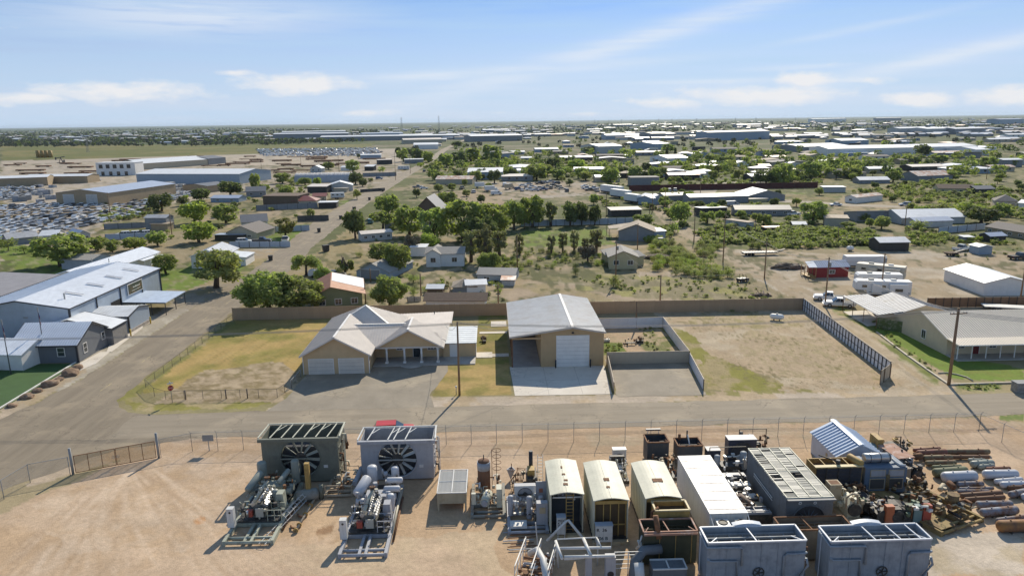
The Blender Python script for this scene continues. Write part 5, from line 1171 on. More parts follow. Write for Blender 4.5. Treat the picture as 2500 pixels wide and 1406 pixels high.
clutter(t,(.2,2.8,.2,7.2,.6,2.0),60,[dkst,offw,yelp,steel,dkst,paleg],rn,(.04,.12))
# back row
def smallcooler(label,x,y,w,d,h,mat,top,f=True):
 t=thing('radiator',label,'radiator',(x,y,0));MB().box(0,0,.3,w,d,h).build('casing',mat,t);MB().box(-.03,-.03,h,w+.03,d+.03,h+.07).build('lid',top,t)
 for xx in(0.05,w-.15):MB().box(xx,.1,0,xx+.1,d,.3).build('foot',dkst,t)
 if f:MB().ring((w*.5,-.02,h*.52),(0,1,0),w*.38,.05,24,6).build('fan_ring',dkst,t);MB().cyl((w*.5,-.02,h*.52),(w*.5,-.005,h*.52),w*.37,n=24).build('fan',inner,t)
 return t
navy=M('navy_paint',(.045,.05,.075),rough=.5,var=.1)
smallcooler('tall navy radiator with a white lid near the yard fence',24.5,69.3,3.0,1.2,2.9,navy,paleg);smallcooler('small navy radiator with a tank before it near the yard fence',22.2,69.0,1.4,1.0,1.9,navy,paleg,False);smallcooler('small dark open radiator beside the third curved roof box',12.3,69.5,1.4,.7,2.0,offw,offw)
t=openbox('dark steel bin with a light bar near the yard fence',16.0,69.8,2.3,2.0,2.6,M('dark_blue_steel',(.05,.06,.075),rough=.6,wear=(.09,.08,.07),wamt=.4),rustst,rn,(),pipes=False,name='steel_bin');MB().box(.3,2.2,3.0,1.9,2.5,3.15).build('light_bar',navy,t);MB().bar((.5,2.3,2.6),(.5,2.3,3.0),.06).build('stay',offw,t);MB().bar((1.7,2.3,2.6),(1.7,2.3,3.0),.06).build('stay',offw,t);land(17,71,'the light bar bin')
t=openbox('dark steel bin with a leaning rusty pipe near the yard fence',19.2,69.4,2.6,2.0,2.3,MATS['dark_blue_steel'],rustst,rn,(),pipes=False,name='steel_bin');MB().cyl((1.5,.2,1.2),(1.2,1.0,3.2),.07,n=8).build('pipe',offw,t);MB().cyl((1.2,1.2,2.6),(1.2,1.2,3.6),.08,n=8).build('stack',dkst,t);MB().cyl((.5,1.6,2.3),(.5,1.6,3.0),.15,n=8).build('canister',rustst,t)
for i,(x,y,w_,d_,ms,lab)in enumerate([(16.2,66.4,2.4,2.6,[dkst,rustst,tanp,dkst],'greasy dark machinery between the third curved roof box and the long white box'),(22.3,66.4,3.8,2.2,[dkst,offw,steel,offw,navy],'white and navy pump machinery between the long white box and the navy radiator'),(11.6,66.0,1.8,2.4,[offw,cream,dkst],'pale pump unit standing behind the second curved roof box'),(26.9,71.5,3.0,1.4,[dkst,rustst],'low pipe racks behind the slatted cooler box')]):
 t=thing('pump_unit',lab,'machinery',(x,y,0));MB().box(0,0,0,w_,d_,.35).build('base',dkst,t);MB().box(w_*.2,d_*.2,.35,w_*.7,d_*.8,1.2).build('housing',ms[0],t);clutter(t,(.05,w_-.05,.05,d_-.05,.35,1.9),40,ms,rn)
 if i in(1,3):
  for s in(0,w_):MB().bar((s,d_,0),(s,d_,2.5),.07).build('frame_post',dkst,t)
  MB().bar((0,d_,2.5),(w_,d_,2.5),.07).build('frame_bar',dkst,t)
 if i==1:MB().tank((.5,1.2,.5),(.5,1.2,2.0),.3,12).build('tank',bgrey,t);MB().tank((3.3,1.4,.5),(3.3,1.4,2.2),.36,12).build('tank',bgrey,t)
 if i==2:MB().box(.1,1.9,.35,1.6,2.3,2.1).build('radiator',dkst,t);MB().cyl((-.1,.3,.3),(-.1,.3,2.3),.12,n=8).build('red_cylinder',redp,t);MB().bar((1.7,.4,0),(1.4,.4,2.2),.07).build('strut',offw,t)
 # blue ribbed roof shed
t=thing('metal_shed','blue white metal shed with deep ribbed gable roof in the yard','shed',(34.6,65.9,0));w,d,h,rs=4.5,6.0,2.5,1.15;land(37,69,'the ribbed roof shed')
bw=M('blue_white_sheet',(.46,.53,.64),rough=.45,metal=.15,var=.08,wear=(.38,.42,.5),wamt=.35,wave=('Y',.35,.012));wall_mesh('gable_y',w,d,h,rs).build('wall',bw,t)
pm=MB().slab([(0,0,0),(w/2+.25,0,rs*(1+.5/w)),(w/2+.25,.5,rs*(1+.5/w)),(0,.5,0)],.04);pm.bar((0,.04,.05),(w/2+.25,.04,rs*(1+.5/w)+.05),.16,.13);p1=pm.mesh('roof_panel',M('roof_blue_white',(.50,.58,.70),rough=.45,metal=.1,var=.06))
pm=MB().slab([(0,.5,0),(-(w/2+.25),.5,rs*(1+.5/w)),(-(w/2+.25),0,rs*(1+.5/w)),(0,0,0)],.04);pm.bar((0,.04,.05),(-(w/2+.25),.04,rs*(1+.5/w)+.05),.16,.13);p2=pm.mesh('roof_panel',MATS['roof_blue_white'])
for k in range(12):put('roof_panel',p1,t,(-.25,-.1+k*.52,h-.1));put('roof_panel',p2,t,(w+.25,-.1+k*.52,h-.1))
MB().add([(w/2-.3,-.15,h+rs+.12),(w/2,-.15,h+rs+.2),(w/2+.3,-.15,h+rs+.12),(w/2-.3,d+.15,h+rs+.12),(w/2,d+.15,h+rs+.2),(w/2+.3,d+.15,h+rs+.12)],[(0,1,4,3),(1,2,5,4),(0,2,1),(3,4,5)]).build('ridge_cap',MATS['roof_blue_white'],t)
door(t,((0,0),(1,0),(0,-1)),3.5,.8,1.9,bw);MB().box(-.02,2.2,1.2,-.005,2.6,1.7).build('notice',tanp,t)
# ochre louvred cooler, blue packaged unit
t=thing('louvred_cooler','ochre topped louvred cooler beside the ribbed roof shed','cooler',(30.6,62.3,0));m=MB();m.box(0,0,.3,4.6,.08,3.2);m.box(0,1.9,.3,4.6,2.0,3.2);m.box(0,.08,.3,.08,1.9,3.2);m.box(4.52,.08,.3,4.6,1.9,3.2);m.build('casing',yelp,t);MB().box(.1,.1,.3,4.5,1.88,2.7).build('core',rustst,t);land(33,63,'the ochre louvred cooler')
me=MB().box(0,0,0,4.4,.06,.1).mesh('louver',M('dark_louver',(.07,.07,.085),rough=.5))
for k in range(19):o=put('louver',me,t,(.1,-.07,.45+k*.14));o.rotation_euler=(.5,0,0)
MB().box(-.05,-.12,3.2,4.65,.35,3.3).build('front_sill',M('ochre_pale'),t)
for k in(.25,.5,.75):MB().bar((4.6*k,.3,3.2),(4.6*k,1.95,3.2),.08).build('top_beam',yelp,t);MB().bar((4.6*k-.1,-.14,.4),(4.6*k-.1,-.14,3.2),.08).build('upright',dkst,t)
MB().tank((4.0,1.5,3.5),(4.5,.2,3.4),.36,14).build('muffler',yelp,t);MB().cyl((1.3,2.2,3.4),(2.4,.6,3.5),.07,n=7).build('pipe',dkst,t);MB().cyl((2.4,.5,3.2),(2.4,.5,3.7),.2,n=10).build('canister',dkst,t)
t=thing('packaged_unit','blue packaged engine house with a strapped silver silencer on top','engine house',(35.5,62.3,0));MB().box(0,0,.4,4.1,2.6,3.0).build('casing',M('dusty_blue_paint',(.12,.17,.24),rough=.6,var=.1,streak=.3,wear=(.18,.2,.22),wamt=.4),t);land(37.5,63,'the blue engine house');MB().box(0,-.1,0,4.1,2.6,.4).build('base',dkst,t)
for xx,z0,z1 in((.5,.8,1.9),(2.3,.8,1.9),(.5,2.1,2.8),(2.3,2.1,2.8)):f=MB().box(xx,-.05,z0,xx+1.5,-.005,z1).build('panel_frame',tanp,t);MB().box(xx+.07,-.07,z0+.07,xx+1.43,-.05,z1-.07).build('panel',M('grime',(.07,.065,.06))if z0<1 else paleg,f)
s=MB().tank((.4,1.2,3.5),(2.9,1.2,3.5),.45,18,dome=.2).build('silencer',steel,t)
for xx in(.9,1.9,2.8):MB().ring((xx,1.2,3.5),(1,0,0),.46,.03,18,5).build('strap',dkst,s)
MB().tube([(3.1,1.2,3.4),(3.4,.9,3.1),(3.5,.3,3.1),(4.0,.2,3.1)],.12,8).build('pipe',offw,t)
# engines and scrap machines
def engine(label,px,py,w,l,h,mats,n,rz=0,name='engine',extra=None,head=None):
 x,y=G(px,py);t=thing(name,label,'engine',(x,y,0),rz);MB().box(0,0,0,w,l,.3).build('base',mats[0],t);m=MB();m.side([(w*.2,.3),(w*.8,.3),(w*.85,h*.6),(w*.6,h*.8),(w*.4,h*.8),(w*.15,h*.6)],l*.15,l*.85);m.build('block',mats[1],t)
 MB().cyl((w*.5,l*.05,h*.45),(w*.5,l*.14,h*.45),min(.6,w*.33),n=18).build('flywheel',dkst,t);clutter(t,(.05,w-.05,.05,l-.05,.3,h),n,mats,rn)
 if extra:extra(t)
 return t
engine('ochre engine with a tall radiator and dark block near the east end of the fence',2148,1128,3.6,1.8,2.1,[dkst,dkst,dkst,yelp],46,extra=lambda t:MB().box(-.3,.2,.2,.3,1.9,2.5).build('radiator',yelp,t));land(45,69,'the ochre radiator engine')
engine('long grey enclosed engine with a rusty lid beside the tanks',2192,1165,1.9,3.6,1.9,[dkst,bgrey,paleg,dkst],24,R(8),extra=lambda t:(MB().box(.1,.3,.3,1.8,3.4,1.85).build('casing',bgrey,t),MB().box(.0,.2,1.86,1.9,3.5,1.98).build('lid',MATS['rusty_rim'],t)))
engine('long black engine block with silver rocker covers',2228,1185,1.7,5.0,1.9,[dkst,dkst,steel,dkst,paleg],60,R(12),extra=lambda t:(MB().box(-.9,.2,.2,-.2,1.1,1.8).build('cabinet',M('dusty_cabinet',(.3,.24,.17)),t),MB().tank((.7,4.6,1.5),(.2,6.4,1.5),.25,10).build('tank',tealp,t)))
engine('pile of rust brown engines with a tan flywheel guard',2095,1265,2.4,3.4,1.9,[rustst,dkst,dkst,rustst,tanp],60,extra=lambda t:(MB().side([(-.6,0),(.5,0),(.6,1.2),(.2,2.0),(-.4,2.0)],.4,.7).build('guard',tanp,t),MB().ring((1.2,2.6,1.9),(0,.4,1),.35,.08,16,6).build('ring_gear',rustst,t)));land(33,58,'the rust brown engines')
engine('cluster of small green and red engine sets beyond the second blue grey cooler',2120,1290,5.6,2.6,2.0,[dkst,dkst,greenp,dkst,rustst,offw],80,name='engine_sets',extra=lambda t:[MB().box(a,b,.1,a+.75,b+.5,c).build('radiator',mt,t)for a,b,c,mt in((1.6,.2,2.0,orp),(4.2,.3,1.9,tealp),(5.0,.2,2.0,redp),(3.6,.4,1.9,greenp))]);land(35,56,'the green and red engine sets')
engine('tan gear pump with a hooped pipe at the corner of the slatted cooler',2062,1275,1.9,2.4,2.4,[tanp,cream,tanp,cream],40,extra=lambda t:(MB().tube([(0,0,1.4),(0,.1,2.4),(.5,.2,2.8),(1.1,.3,2.6),(1.2,.3,1.4)],.1,8).build('hoop_pipe',M('tan_pipe'),t),MB().box(-.8,1.6,1,.3,2.6,2.9).build('tank_box',tanp,t),MB().box(-.7,1.7,2.9,.2,2.5,2.91).build('opening',rustst,t)))
t=thing('flatbed_skid','long ochre steel skid loaded with rusty pumps beside the tanks','machinery',(*G(2300,1310),0),R(22));skid(t,5.4,9.8,M('ochre_skid',(.30,.22,.09),rough=.8,wear=(.16,.1,.05),wamt=.45,wscale=1),(.3,.6),.5,(2,4,6,8));MB().box(.1,.2,.5,1.9,9,.58).build('deck',M('ochre_skid'),t);land(44,57,'the long ochre skid')
for a,b,r in(((.9,8.2,.5),(.9,8.2,2.6),.38),((1.7,7.2,.5),(1.7,7.2,2.3),.3),((3.9,2.0,1.0),(3.9,2.0,2.2),.5)):MB().cyl(a,b,r,n=14).build('cylinder',M('rusty_ochre',(.24,.17,.07),rough=.8,wear=(.13,.08,.04),wamt=.5,wscale=2),t)
clutter(t,(1.4,5.2,.6,9.2,.45,1.6),110,[M('rusty_ochre'),dkst,rustst,M('rusty_ochre'),tanp],rn,(.05,.16),(.2,.6))
# gas vessels laid in rows
def z5(x,y):return 1960+x/3.643,1020+y/3.643
vcol={'redbrown':(.22,.085,.065),'rust':(.15,.08,.045),'olive':(.22,.19,.11),'green':(.16,.17,.10),'greyblue':(.25,.275,.32),'white':(.38,.38,.385),'grey':(.33,.35,.37),'orange':(.33,.16,.05)}
vlist=[(990,290,1215,275,15,'redbrown','short red brown'),(1030,318,1265,306,25,'redbrown','stout red brown'),(1280,304,1650,302,20,'olive','very long olive and rust'),(1320,352,1650,350,15,'rust','long rusty'),(1085,360,1315,354,22,'olive','short olive and rust'),(1105,405,1350,400,20,'olive','brownish olive'),(1160,442,1400,434,16,'green','slim pale green'),(1180,490,1440,470,33,'green','stout moss green'),(1265,530,1520,518,40,'white','stout white and rust streaked'),(1385,592,1595,588,20,'greyblue','short blue grey'),(1400,632,1690,627,12,'greyblue','slim pale blue grey'),(1385,655,1650,655,14,'greyblue','slim blue grey capped'),(1415,697,1760,670,22,'rust','half rusted blue'),(1450,730,1785,706,18,'rust','brown rusted'),(1560,775,1845,770,28,'greyblue','long blue grey domed'),(1600,845,1890,820,31,'greyblue','stout blue grey'),(1735,915,1990,882,19,'greyblue','tapered blue grey'),(1760,965,2080,955,42,'orange','big orange rusted'),(1480,378,1620,382,14,'grey','small grey'),(1510,415,1680,404,26,'grey','short stout grey'),(1570,440,1690,430,19,'grey','short grey domed'),(1640,458,1835,452,16,'redbrown','slim red brown'),(1625,505,1890,502,33,'white','stout off white'),(1720,570,1940,550,20,'white','slim off white'),(1775,598,1990,592,24,'white','pale grey white'),(1830,624,2000,620,17,'rust','brown rusty'),(1850,684,2010,652,24,'greyblue','tilted blue grey'),(1965,705,2080,695,24,'white','pale teal edged')]
for i,(a,b,c,e,r,k,ad)in enumerate(vlist):
 p0=z5(a,b);p1=z5(c,e);q=G(*p0);dist=math.hypot(*q);R_=r/3.643/FPX*math.hypot(dist,CH)*1.0;R_=max(.14,R_)
 A=G(p0[0],p0[1],R_);B=G(p1[0],p1[1],R_);mt=M('vessel_'+k,vcol[k],rough=.7,var=.15,wear=(.17,.09,.05),wamt=.49 if k!='green' else .36,wscale=.9,objvar=.12)
 t=thing('gas_vessel',ad+' cylinder vessel in the rows at the yard\'s east end','tank',(A[0],A[1],0),group='gas vessels laid in rows')
 v=Vector((B[0]-A[0],B[1]-A[1],0));MB().tank((0,0,R_+.05),v+Vector((0,0,R_+.05)),R_,16,dome=.6).build('shell',mt,t);n_=v.normalized()
 for s in(.25,.75):
  p=v*s;MB().cyl(p+Vector((0,0,2*R_)),p+Vector((0,0,2*R_+.14)),.07,n=8).build('nozzle',mt,t);MB().cbox(p.x,p.y,.06,.12,R_*1.6,.12,math.atan2(n_.y,n_.x)).build('saddle',dkst,t)
land(52,66,'the rows of vessels');LV=(52,66)
x,y=G(2190,1165);
for i,(a,b,c,e,r)in enumerate(((1000,350,1050,340,30),(1340,620,1300,580,24),(1220,640,1250,600,20),(800,565,820,515,12))):
 A=G(*z5(a,b),.4);B=G(*z5(c,e),.5);t=thing('scrap_drum',('rusty drum end at the head of the vessel rows','rust brown drum tilted among the vessels','tan drum beside the ochre skid','short white pipe stub standing on bare dirt')[i],'drum',(A[0],A[1],0));MB().tank((0,0,.45),(B[0]-A[0],B[1]-A[1],.55),r/3.643/FPX*78,14).build('shell',(rustst,rustst,tanp,offw)[i],t)
 # front corner: white pipe frames and stairs
t=thing('pipe_rig','white pipe work frame with box columns at the near edge of the yard','frame',(4.9,50.6,0));land(7,51,'the white pipe frame');m=MB()
def tb(*pts,r=.1,mt=offw,nm='tube'):MB().tube(pts,r,8).build(nm,mt,t)
tb((0,1.0,2.3),(4.2,.9,2.3),r=.12);tb((.3,-.2,2.3),(4.3,-.25,2.3),r=.13);tb((-.2,1.9,2.4),(.1,-.4,2.3),r=.12);tb((-.1,2.0,2.5),(3.2,2.1,2.5),r=.06);tb((3.2,2.1,2.5),(3.4,.9,2.4),r=.06);tb((2.1,2.0,2.5),(2.4,-.3,2.4),r=.14);tb((.3,-1.6,1.0),(2.0,-1.6,1.0),r=.08);tb((.4,.8,1.4),(2.0,.9,1.4),r=.06)
MB().box(2.0,-.3,0,2.5,.2,2.25).build('column',paleg,t);MB().box(3.6,-.3,0,4.4,.3,2.2).build('column',paleg,t);MB().cyl((4.0,-.32,.7),(4.0,-.305,.7),.27,n=16).build('port',black,t);tb((0,1.8,0),(-.1,1.9,2.3),r=.07);tb((3.3,2.0,0),(3.3,2.0,2.4),r=.06)
t=thing('pipe_gantry','white inverted V of bent pipe in front of the curved roof boxes','pipe',(*G(1335,1335),0));q0=G(1335,1335);q1=G(1430,1340);a=Vector((G(1385,1330)[0]-q0[0],.4,2.3));MB().tube([(0,0,.6),a*.97,a+Vector((.1,0,0)),(q1[0]-q0[0],q1[1]-q0[1],.7)],.12,9).build('pipe',offw,t)
t=thing('stair_platform','white railed stair platform with fat bent pipes at the near edge','stairs',(1.2,49.4,0),R(-14));land(3,51,'the railed stair platform')
for s in(0,1.3,2.6):
 MB().tube([(s,0,1.0),(s,.2,2.2),(s,4.6,2.0),(s,4.6,1.0)],.05,6).build('handrail',offw,t);MB().bar((s,0,1.5),(s,4.6,1.5),.05).build('mid_rail',offw,t)
for k in range(8):MB().box(0,.2+k*.55,.55,2.6,.5+k*.55,.6).build('tread',rustst,t)
for k in range(5):MB().bar((0,.1+k*1.1,.5),(0,.1+k*1.1,2.1),.05).build('baluster',offw,t);MB().bar((2.6,.1+k*1.1,.5),(2.6,.1+k*1.1,2.1),.05).build('baluster',offw,t)
MB().tube([(.5,3.8,1.0),(1.2,3.4,1.7),(1.9,2.2,1.6),(2.6,0,1.2)],.28,12).build('fat_pipe',offw,t);clutter(t,(.1,2.4,.2,4,.6,1.7),22,[paleg,offw,rustst],rn)
t=thing('grating_stack','stack of thin rusty grating bars and posts near the white radiator skid','grating',(*G(1240,1345),0))
for k in range(10):MB().bar((rn.uniform(-.4,.3),k*.45,.12),(2.6+rn.uniform(-.4,.4),k*.45+.1,.14),.07).build('bar',rustst if k%3 else paleg,t)
MB().bar((2.6,0,0),(2.4,.1,2.6),.09).build('post',offw,t);MB().tube([(2.6,4,.1),(2.6,4,1.4),(3.6,4,1.4),(3.6,4,.1)],.05,6).build('hoop',offw,t)
t=thing('elbow_duct','grey elbow duct and railing beside the rust topped box','duct',(*G(1545,1420),0));MB().tube([(0,0,.3),(.3,.8,1.3),(1.1,1.5,1.8),(2.6,1.7,1.8)],.4,14).build('duct',M('dark_grey_paint'),t);MB().cyl((.5,-.2,.3),(.5,.6,1.3),.45,n=14).build('stub',offw,t);MB().box(1.5,-.4,.2,4.2,.9,1.3).build('tank_box',M('dark_grey_paint'),t)
m=MB();[m.bar(*q,.1)for q in(((1.5,-.4,1.35),(4.2,-.4,1.35)),((1.5,.9,1.35),(4.2,.9,1.35)),((4.2,-.4,1.35),(4.2,.9,1.35)),((2.8,-.4,1.35),(2.8,.9,1.35)))];m.build('rim',offw,t)
t=thing('short_railing','short white railing near the foot of the elbow duct','railing',(*G(1500,1400),0));[MB().bar((s,0,0),(s,0,2.0),.07).build('post',offw,t)for s in(0,1.1,2.2)];[MB().bar((0,0,z),(2.2,0,z),.05).build('rail',offw,t)for z in(.5,.9,1.3,1.7,1.98)]

# ------------------------------------------------------------------ vehicles
tyre=M('tyre',(.02,.02,.022),rough=.85);chrome=M('rim_metal',(.5,.5,.52),rough=.35,metal=.6);cglass=M('car_glass',(.02,.025,.03),rough=.07,spec=.9)
PAINT={k:M('car_'+k,c,rough=.3,var=.04,spec=.6)for k,c in{'white':(.72,.72,.71),'silver':(.42,.43,.45),'grey':(.16,.165,.17),'black':(.018,.018,.022),'blue':(.05,.09,.2),'red':(.5,.035,.025),'tan':(.42,.36,.26),'navy':(.03,.04,.08),'teal':(.12,.26,.27)}.items()}
VT={}
def wheels(t,xs,r,w,wid=.24):
 for x in xs:
  for s in(-1,1):
   o=MB().cyl((x,s*(w/2-wid),r),(x,s*w/2,r),r,n=16).build('wheel',tyre,t);MB().cyl((x,s*(w/2-.02),r),(x,s*(w/2+.012),r),r*.55,n=12).build('rim',chrome,o)
def vehicle(kd,col,detail=True):
 """x runs forward, origin on the ground under the middle"""
 key=(kd,col)
 if key in VT:return VT[key]
 t=bpy.data.objects.new({'pickup':'pickup_truck','suv':'parked_car','sedan':'parked_car','van':'van','boxtruck':'box_truck'}[kd],None);COL.objects.link(t);p=PAINT[col]
 L,w={'pickup':(5.8,2.0),'suv':(4.8,1.9),'sedan':(4.7,1.8),'van':(5.6,2.05),'boxtruck':(7.2,2.3)}[kd];h=L/2;r=.38 if kd in('pickup','van','boxtruck')else .33
 def shell(prof,wd,name,mt,par=t,inset=0.0,top=None):
  m=MB();n=len(prof);zmin=min(q[1]for q in prof);zmax=max(q[1]for q in prof);vs=[]
  for s in(-1,1):
   for x,z in prof:k=(z-zmin)/max(.01,zmax-zmin);vs.append((x,s*(wd/2-inset*k),z))
  m.add(vs,[tuple(range(n)),tuple(range(2*n-1,n-1,-1))]+[(i,n+i,n+(i+1)%n,(i+1)%n)for i in range(n)]);return m.build(name,mt,par)
 if kd=='pickup':
  shell([(-h,.5),(-h,1.05),(-.75,1.05),(-.7,1.08),(1.25,1.08),(2.6,1.02),(h,.85),(h,.45),(2.4,.4),(-2.6,.4)],w,'body',p,inset=.06)
  shell([(-.75,1.06),(-.6,1.72),(.55,1.72),(1.3,1.06)],w-.14,'window',cglass,inset=.18);MB().box(-.62,-w/2+.26,1.72,.5,w/2-.26,1.78).build('cabin_roof',p,t)
  for x in(-.68,.02,.95):MB().bar((x,-w/2+.1,1.08),(x*.6-.1,-w/2+.24,1.72),.06).build('pillar',p,t);MB().bar((x,w/2-.1,1.08),(x*.6-.1,w/2-.24,1.72),.06).build('pillar',p,t)
  MB().box(-h+.12,-w/2+.16,1.0,-.85,w/2-.16,1.06).build('bed',M('bed_black',(.03,.03,.03)),t)
 elif kd=='suv':
  shell([(-h,.45),(-h,1.05),(1.1,1.05),(2.2,.95),(h,.8),(h,.4),(-h+.1,.38)],w,'body',p,inset=.05)
  shell([(-h+.05,1.04),(-h+.4,1.62),(.35,1.62),(1.15,1.04)],w-.12,'window',cglass,inset=.17);MB().box(-h+.42,-w/2+.22,1.62,.3,w/2-.22,1.7).build('cabin_roof',p,t)
  for x in(-1.4,-.4):MB().bar((x,-w/2+.08,1.05),(x*.9,-w/2+.22,1.64),.07).build('pillar',p,t);MB().bar((x,w/2-.08,1.05),(x*.9,w/2-.22,1.64),.07).build('pillar',p,t)
 elif kd=='sedan':
  shell([(-h,.45),(-h,.92),(-1.5,.95),(1.0,.95),(2.1,.88),(h,.7),(h,.38),(-h+.1,.36)],w,'body',p,inset=.05)
  shell([(-1.6,.94),(-1.0,1.38),(.2,1.4),(1.05,.94)],w-.12,'window',cglass,inset=.2);MB().box(-.98,-w/2+.26,1.38,.16,w/2-.26,1.44).build('cabin_roof',p,t)
 elif kd=='van':
  shell([(-h,.45),(-h,2.1),(1.2,2.15),(1.9,1.3),(h,1.1),(h,.45),(-h+.1,.4)],w,'body',p,inset=.08)
  shell([(1.25,2.0),(1.86,1.32),(2.0,1.32),(1.4,2.02)],w-.3,'windscreen',cglass);
  for s in(-1,1):MB().cbox(.9,s*(w/2-.02),1.55,.7,.05,.45).build('window',cglass,t)
 else:
  MB().box(-h,-w/2,.9,1.6,w/2,3.1).build('box_body',p,t);shell([(1.7,.5),(1.7,2.0),(2.6,2.0),(3.1,1.3),(h,1.2),(h,.5)],w-.2,'cab',p,inset=.08);shell([(2.62,1.98),(3.08,1.33),(3.14,1.35),(2.7,2.0)],w-.5,'windscreen',cglass)
 if detail:
  for s in(-1,1):MB().cbox(h-.02,s*(w/2-.3),.74,.1,.34,.16).build('headlight',M('headlight',(.8,.8,.78),rough=.2),t);MB().cbox(-h+.0,s*(w/2-.14),.85,.06,.14,.3).build('tail_light',M('tail_light',(.35,.02,.02),rough=.3),t)
  MB().box(h-.04,-w/2+.1,.4,h+.1,w/2-.1,.58).build('bumper',chrome,t)
 wheels(t,(-h*.62,h*.62),r,w);VT[key]=t;t['_used']=0;return t
def car(kd,col,x,y,rz,label,cat=None,group=None,au=False,z=0):
 p=vehicle(kd,col);cat=cat or{'pickup':'truck','suv':'car','sedan':'car','van':'van','boxtruck':'truck'}[kd]
 if not p['_used']:o=p;p['_used']=1;o.location=(x,y,z);o.rotation_euler=(0,0,rz)
 else:o=dup(p,(x,y,z),rz)
 return(auto if au else tag)(o,label,cat,group)
def carp(kd,col,px,py,rz,label,**k):x,y=G(px,py);return car(kd,col,x,y,R(rz),label,**k)
carp('suv','red',962,1063,4,'red car with roof rails on the street behind the pale fan cooler');land(-12,79,'the red car')
carp('pickup','white',2024,733,158,'white pickup nose out, first of the two beside the alley');carp('pickup','white',2048,748,162,'white pickup nearer the grey tin carport, hitched toward the camper');land(67,137,'the two white pickups')
carp('pickup','black',815,678,8,'black pickup parked by the spiky palm near the long road');carp('pickup','white',697,590,100,'white pickup parked under the small bare tree beside the lawn');carp('pickup','black',640,592,4,'black pickup behind the white sheet fence across the long road');carp('suv','white',597,594,6,'white car behind the white sheet fence across the long road')
for i,px in enumerate((300,325,351)):carp('suv','white',px,577-i,200,('first of three white cars in a row behind the trees','middle one of three white cars behind the trees','last of three white cars, nearest the grey shed')[i],group='white cars in a row');land(-106,245,'the three white cars')
carp('pickup','white',2347,612,25,'white flatbed pickup with open bed on the far dirt lot');carp('pickup','black',2490,633,8,'dark pickup at the east edge of the dirt lot');carp('suv','navy',1036,420,88,'dark car driving on the long road');land(118,176,'the flatbed pickup')
carp('suv','navy',238,442,5,'dark car outside the low tan buildings');carp('van','silver',1788,503,5,'silver van beside the grey mobile home');carp('pickup','white',1935,526,10,'white pickup beside the grey mobile home porch');carp('sedan','white',2040,503,175,'white sedan on dry grass before the mobile home');carp('suv','silver',2210,503,170,'silver car on the grass beside the far road');carp('suv','grey',958,489,10,'grey car by the bent fence')
carp('pickup','blue',797,507,5,'dark blue truck under the white canopy by the road');carp('suv','blue',926,438,5,'blue car on the dirt before the grey fence');carp('pickup','white',1612,595,100,'old white truck beside the ruined barn');carp('suv','teal',905,545,95,'pale teal car behind the round pine')
for i,(px,py,kd,c)in enumerate([(1232,455,'van','white'),(1212,476,'van','white'),(1200,468,'boxtruck','white'),(1175,459,'boxtruck','white'),(1156,471,'suv','white'),(1128,462,'pickup','grey'),(1244,462,'boxtruck','tan'),(1100,455,'pickup','black'),(1020,459,'pickup','grey'),(1035,462,'sedan','white')]):
 carp(kd,c,px,py,(95,10,5,12,100,80,60,30,0,10)[i],f'{c} {"box truck" if kd == "boxtruck" else kd} in the machine lot',group='vehicles in the machine lot',au=True)
rv=random.Random(9)
for px,py in[(1266,464),(1275,467),(1284,461),(1295,465),(1306,467),(1300,458),(1316,461),(1326,465),(1336,458),(1345,461),(1352,456),(1362,460),(1372,463),(1318,450),(1330,448),(1344,446),(1358,450),(1290,452),(1276,455),(1384,468),(1432,462),(1440,466),(1450,462),(1458,468),(1428,457)]:
 kd=rv.choice(['sedan','suv','pickup']);c=rv.choice(['white','silver','grey','black','blue','white','tan','red' if rv.random()<.2 else 'silver']);carp(kd,c,px,py,rv.choice([0,20,90,180,200]),f'{c} {kd} in the car lot',group='vehicles in the car lot',au=True)
for px,py in[(1620,468),(1634,468),(1648,467)]:carp('suv','white',px,py,80,'white vehicle parked against the dark red fence',group='vehicles by the dark red fence',au=True)
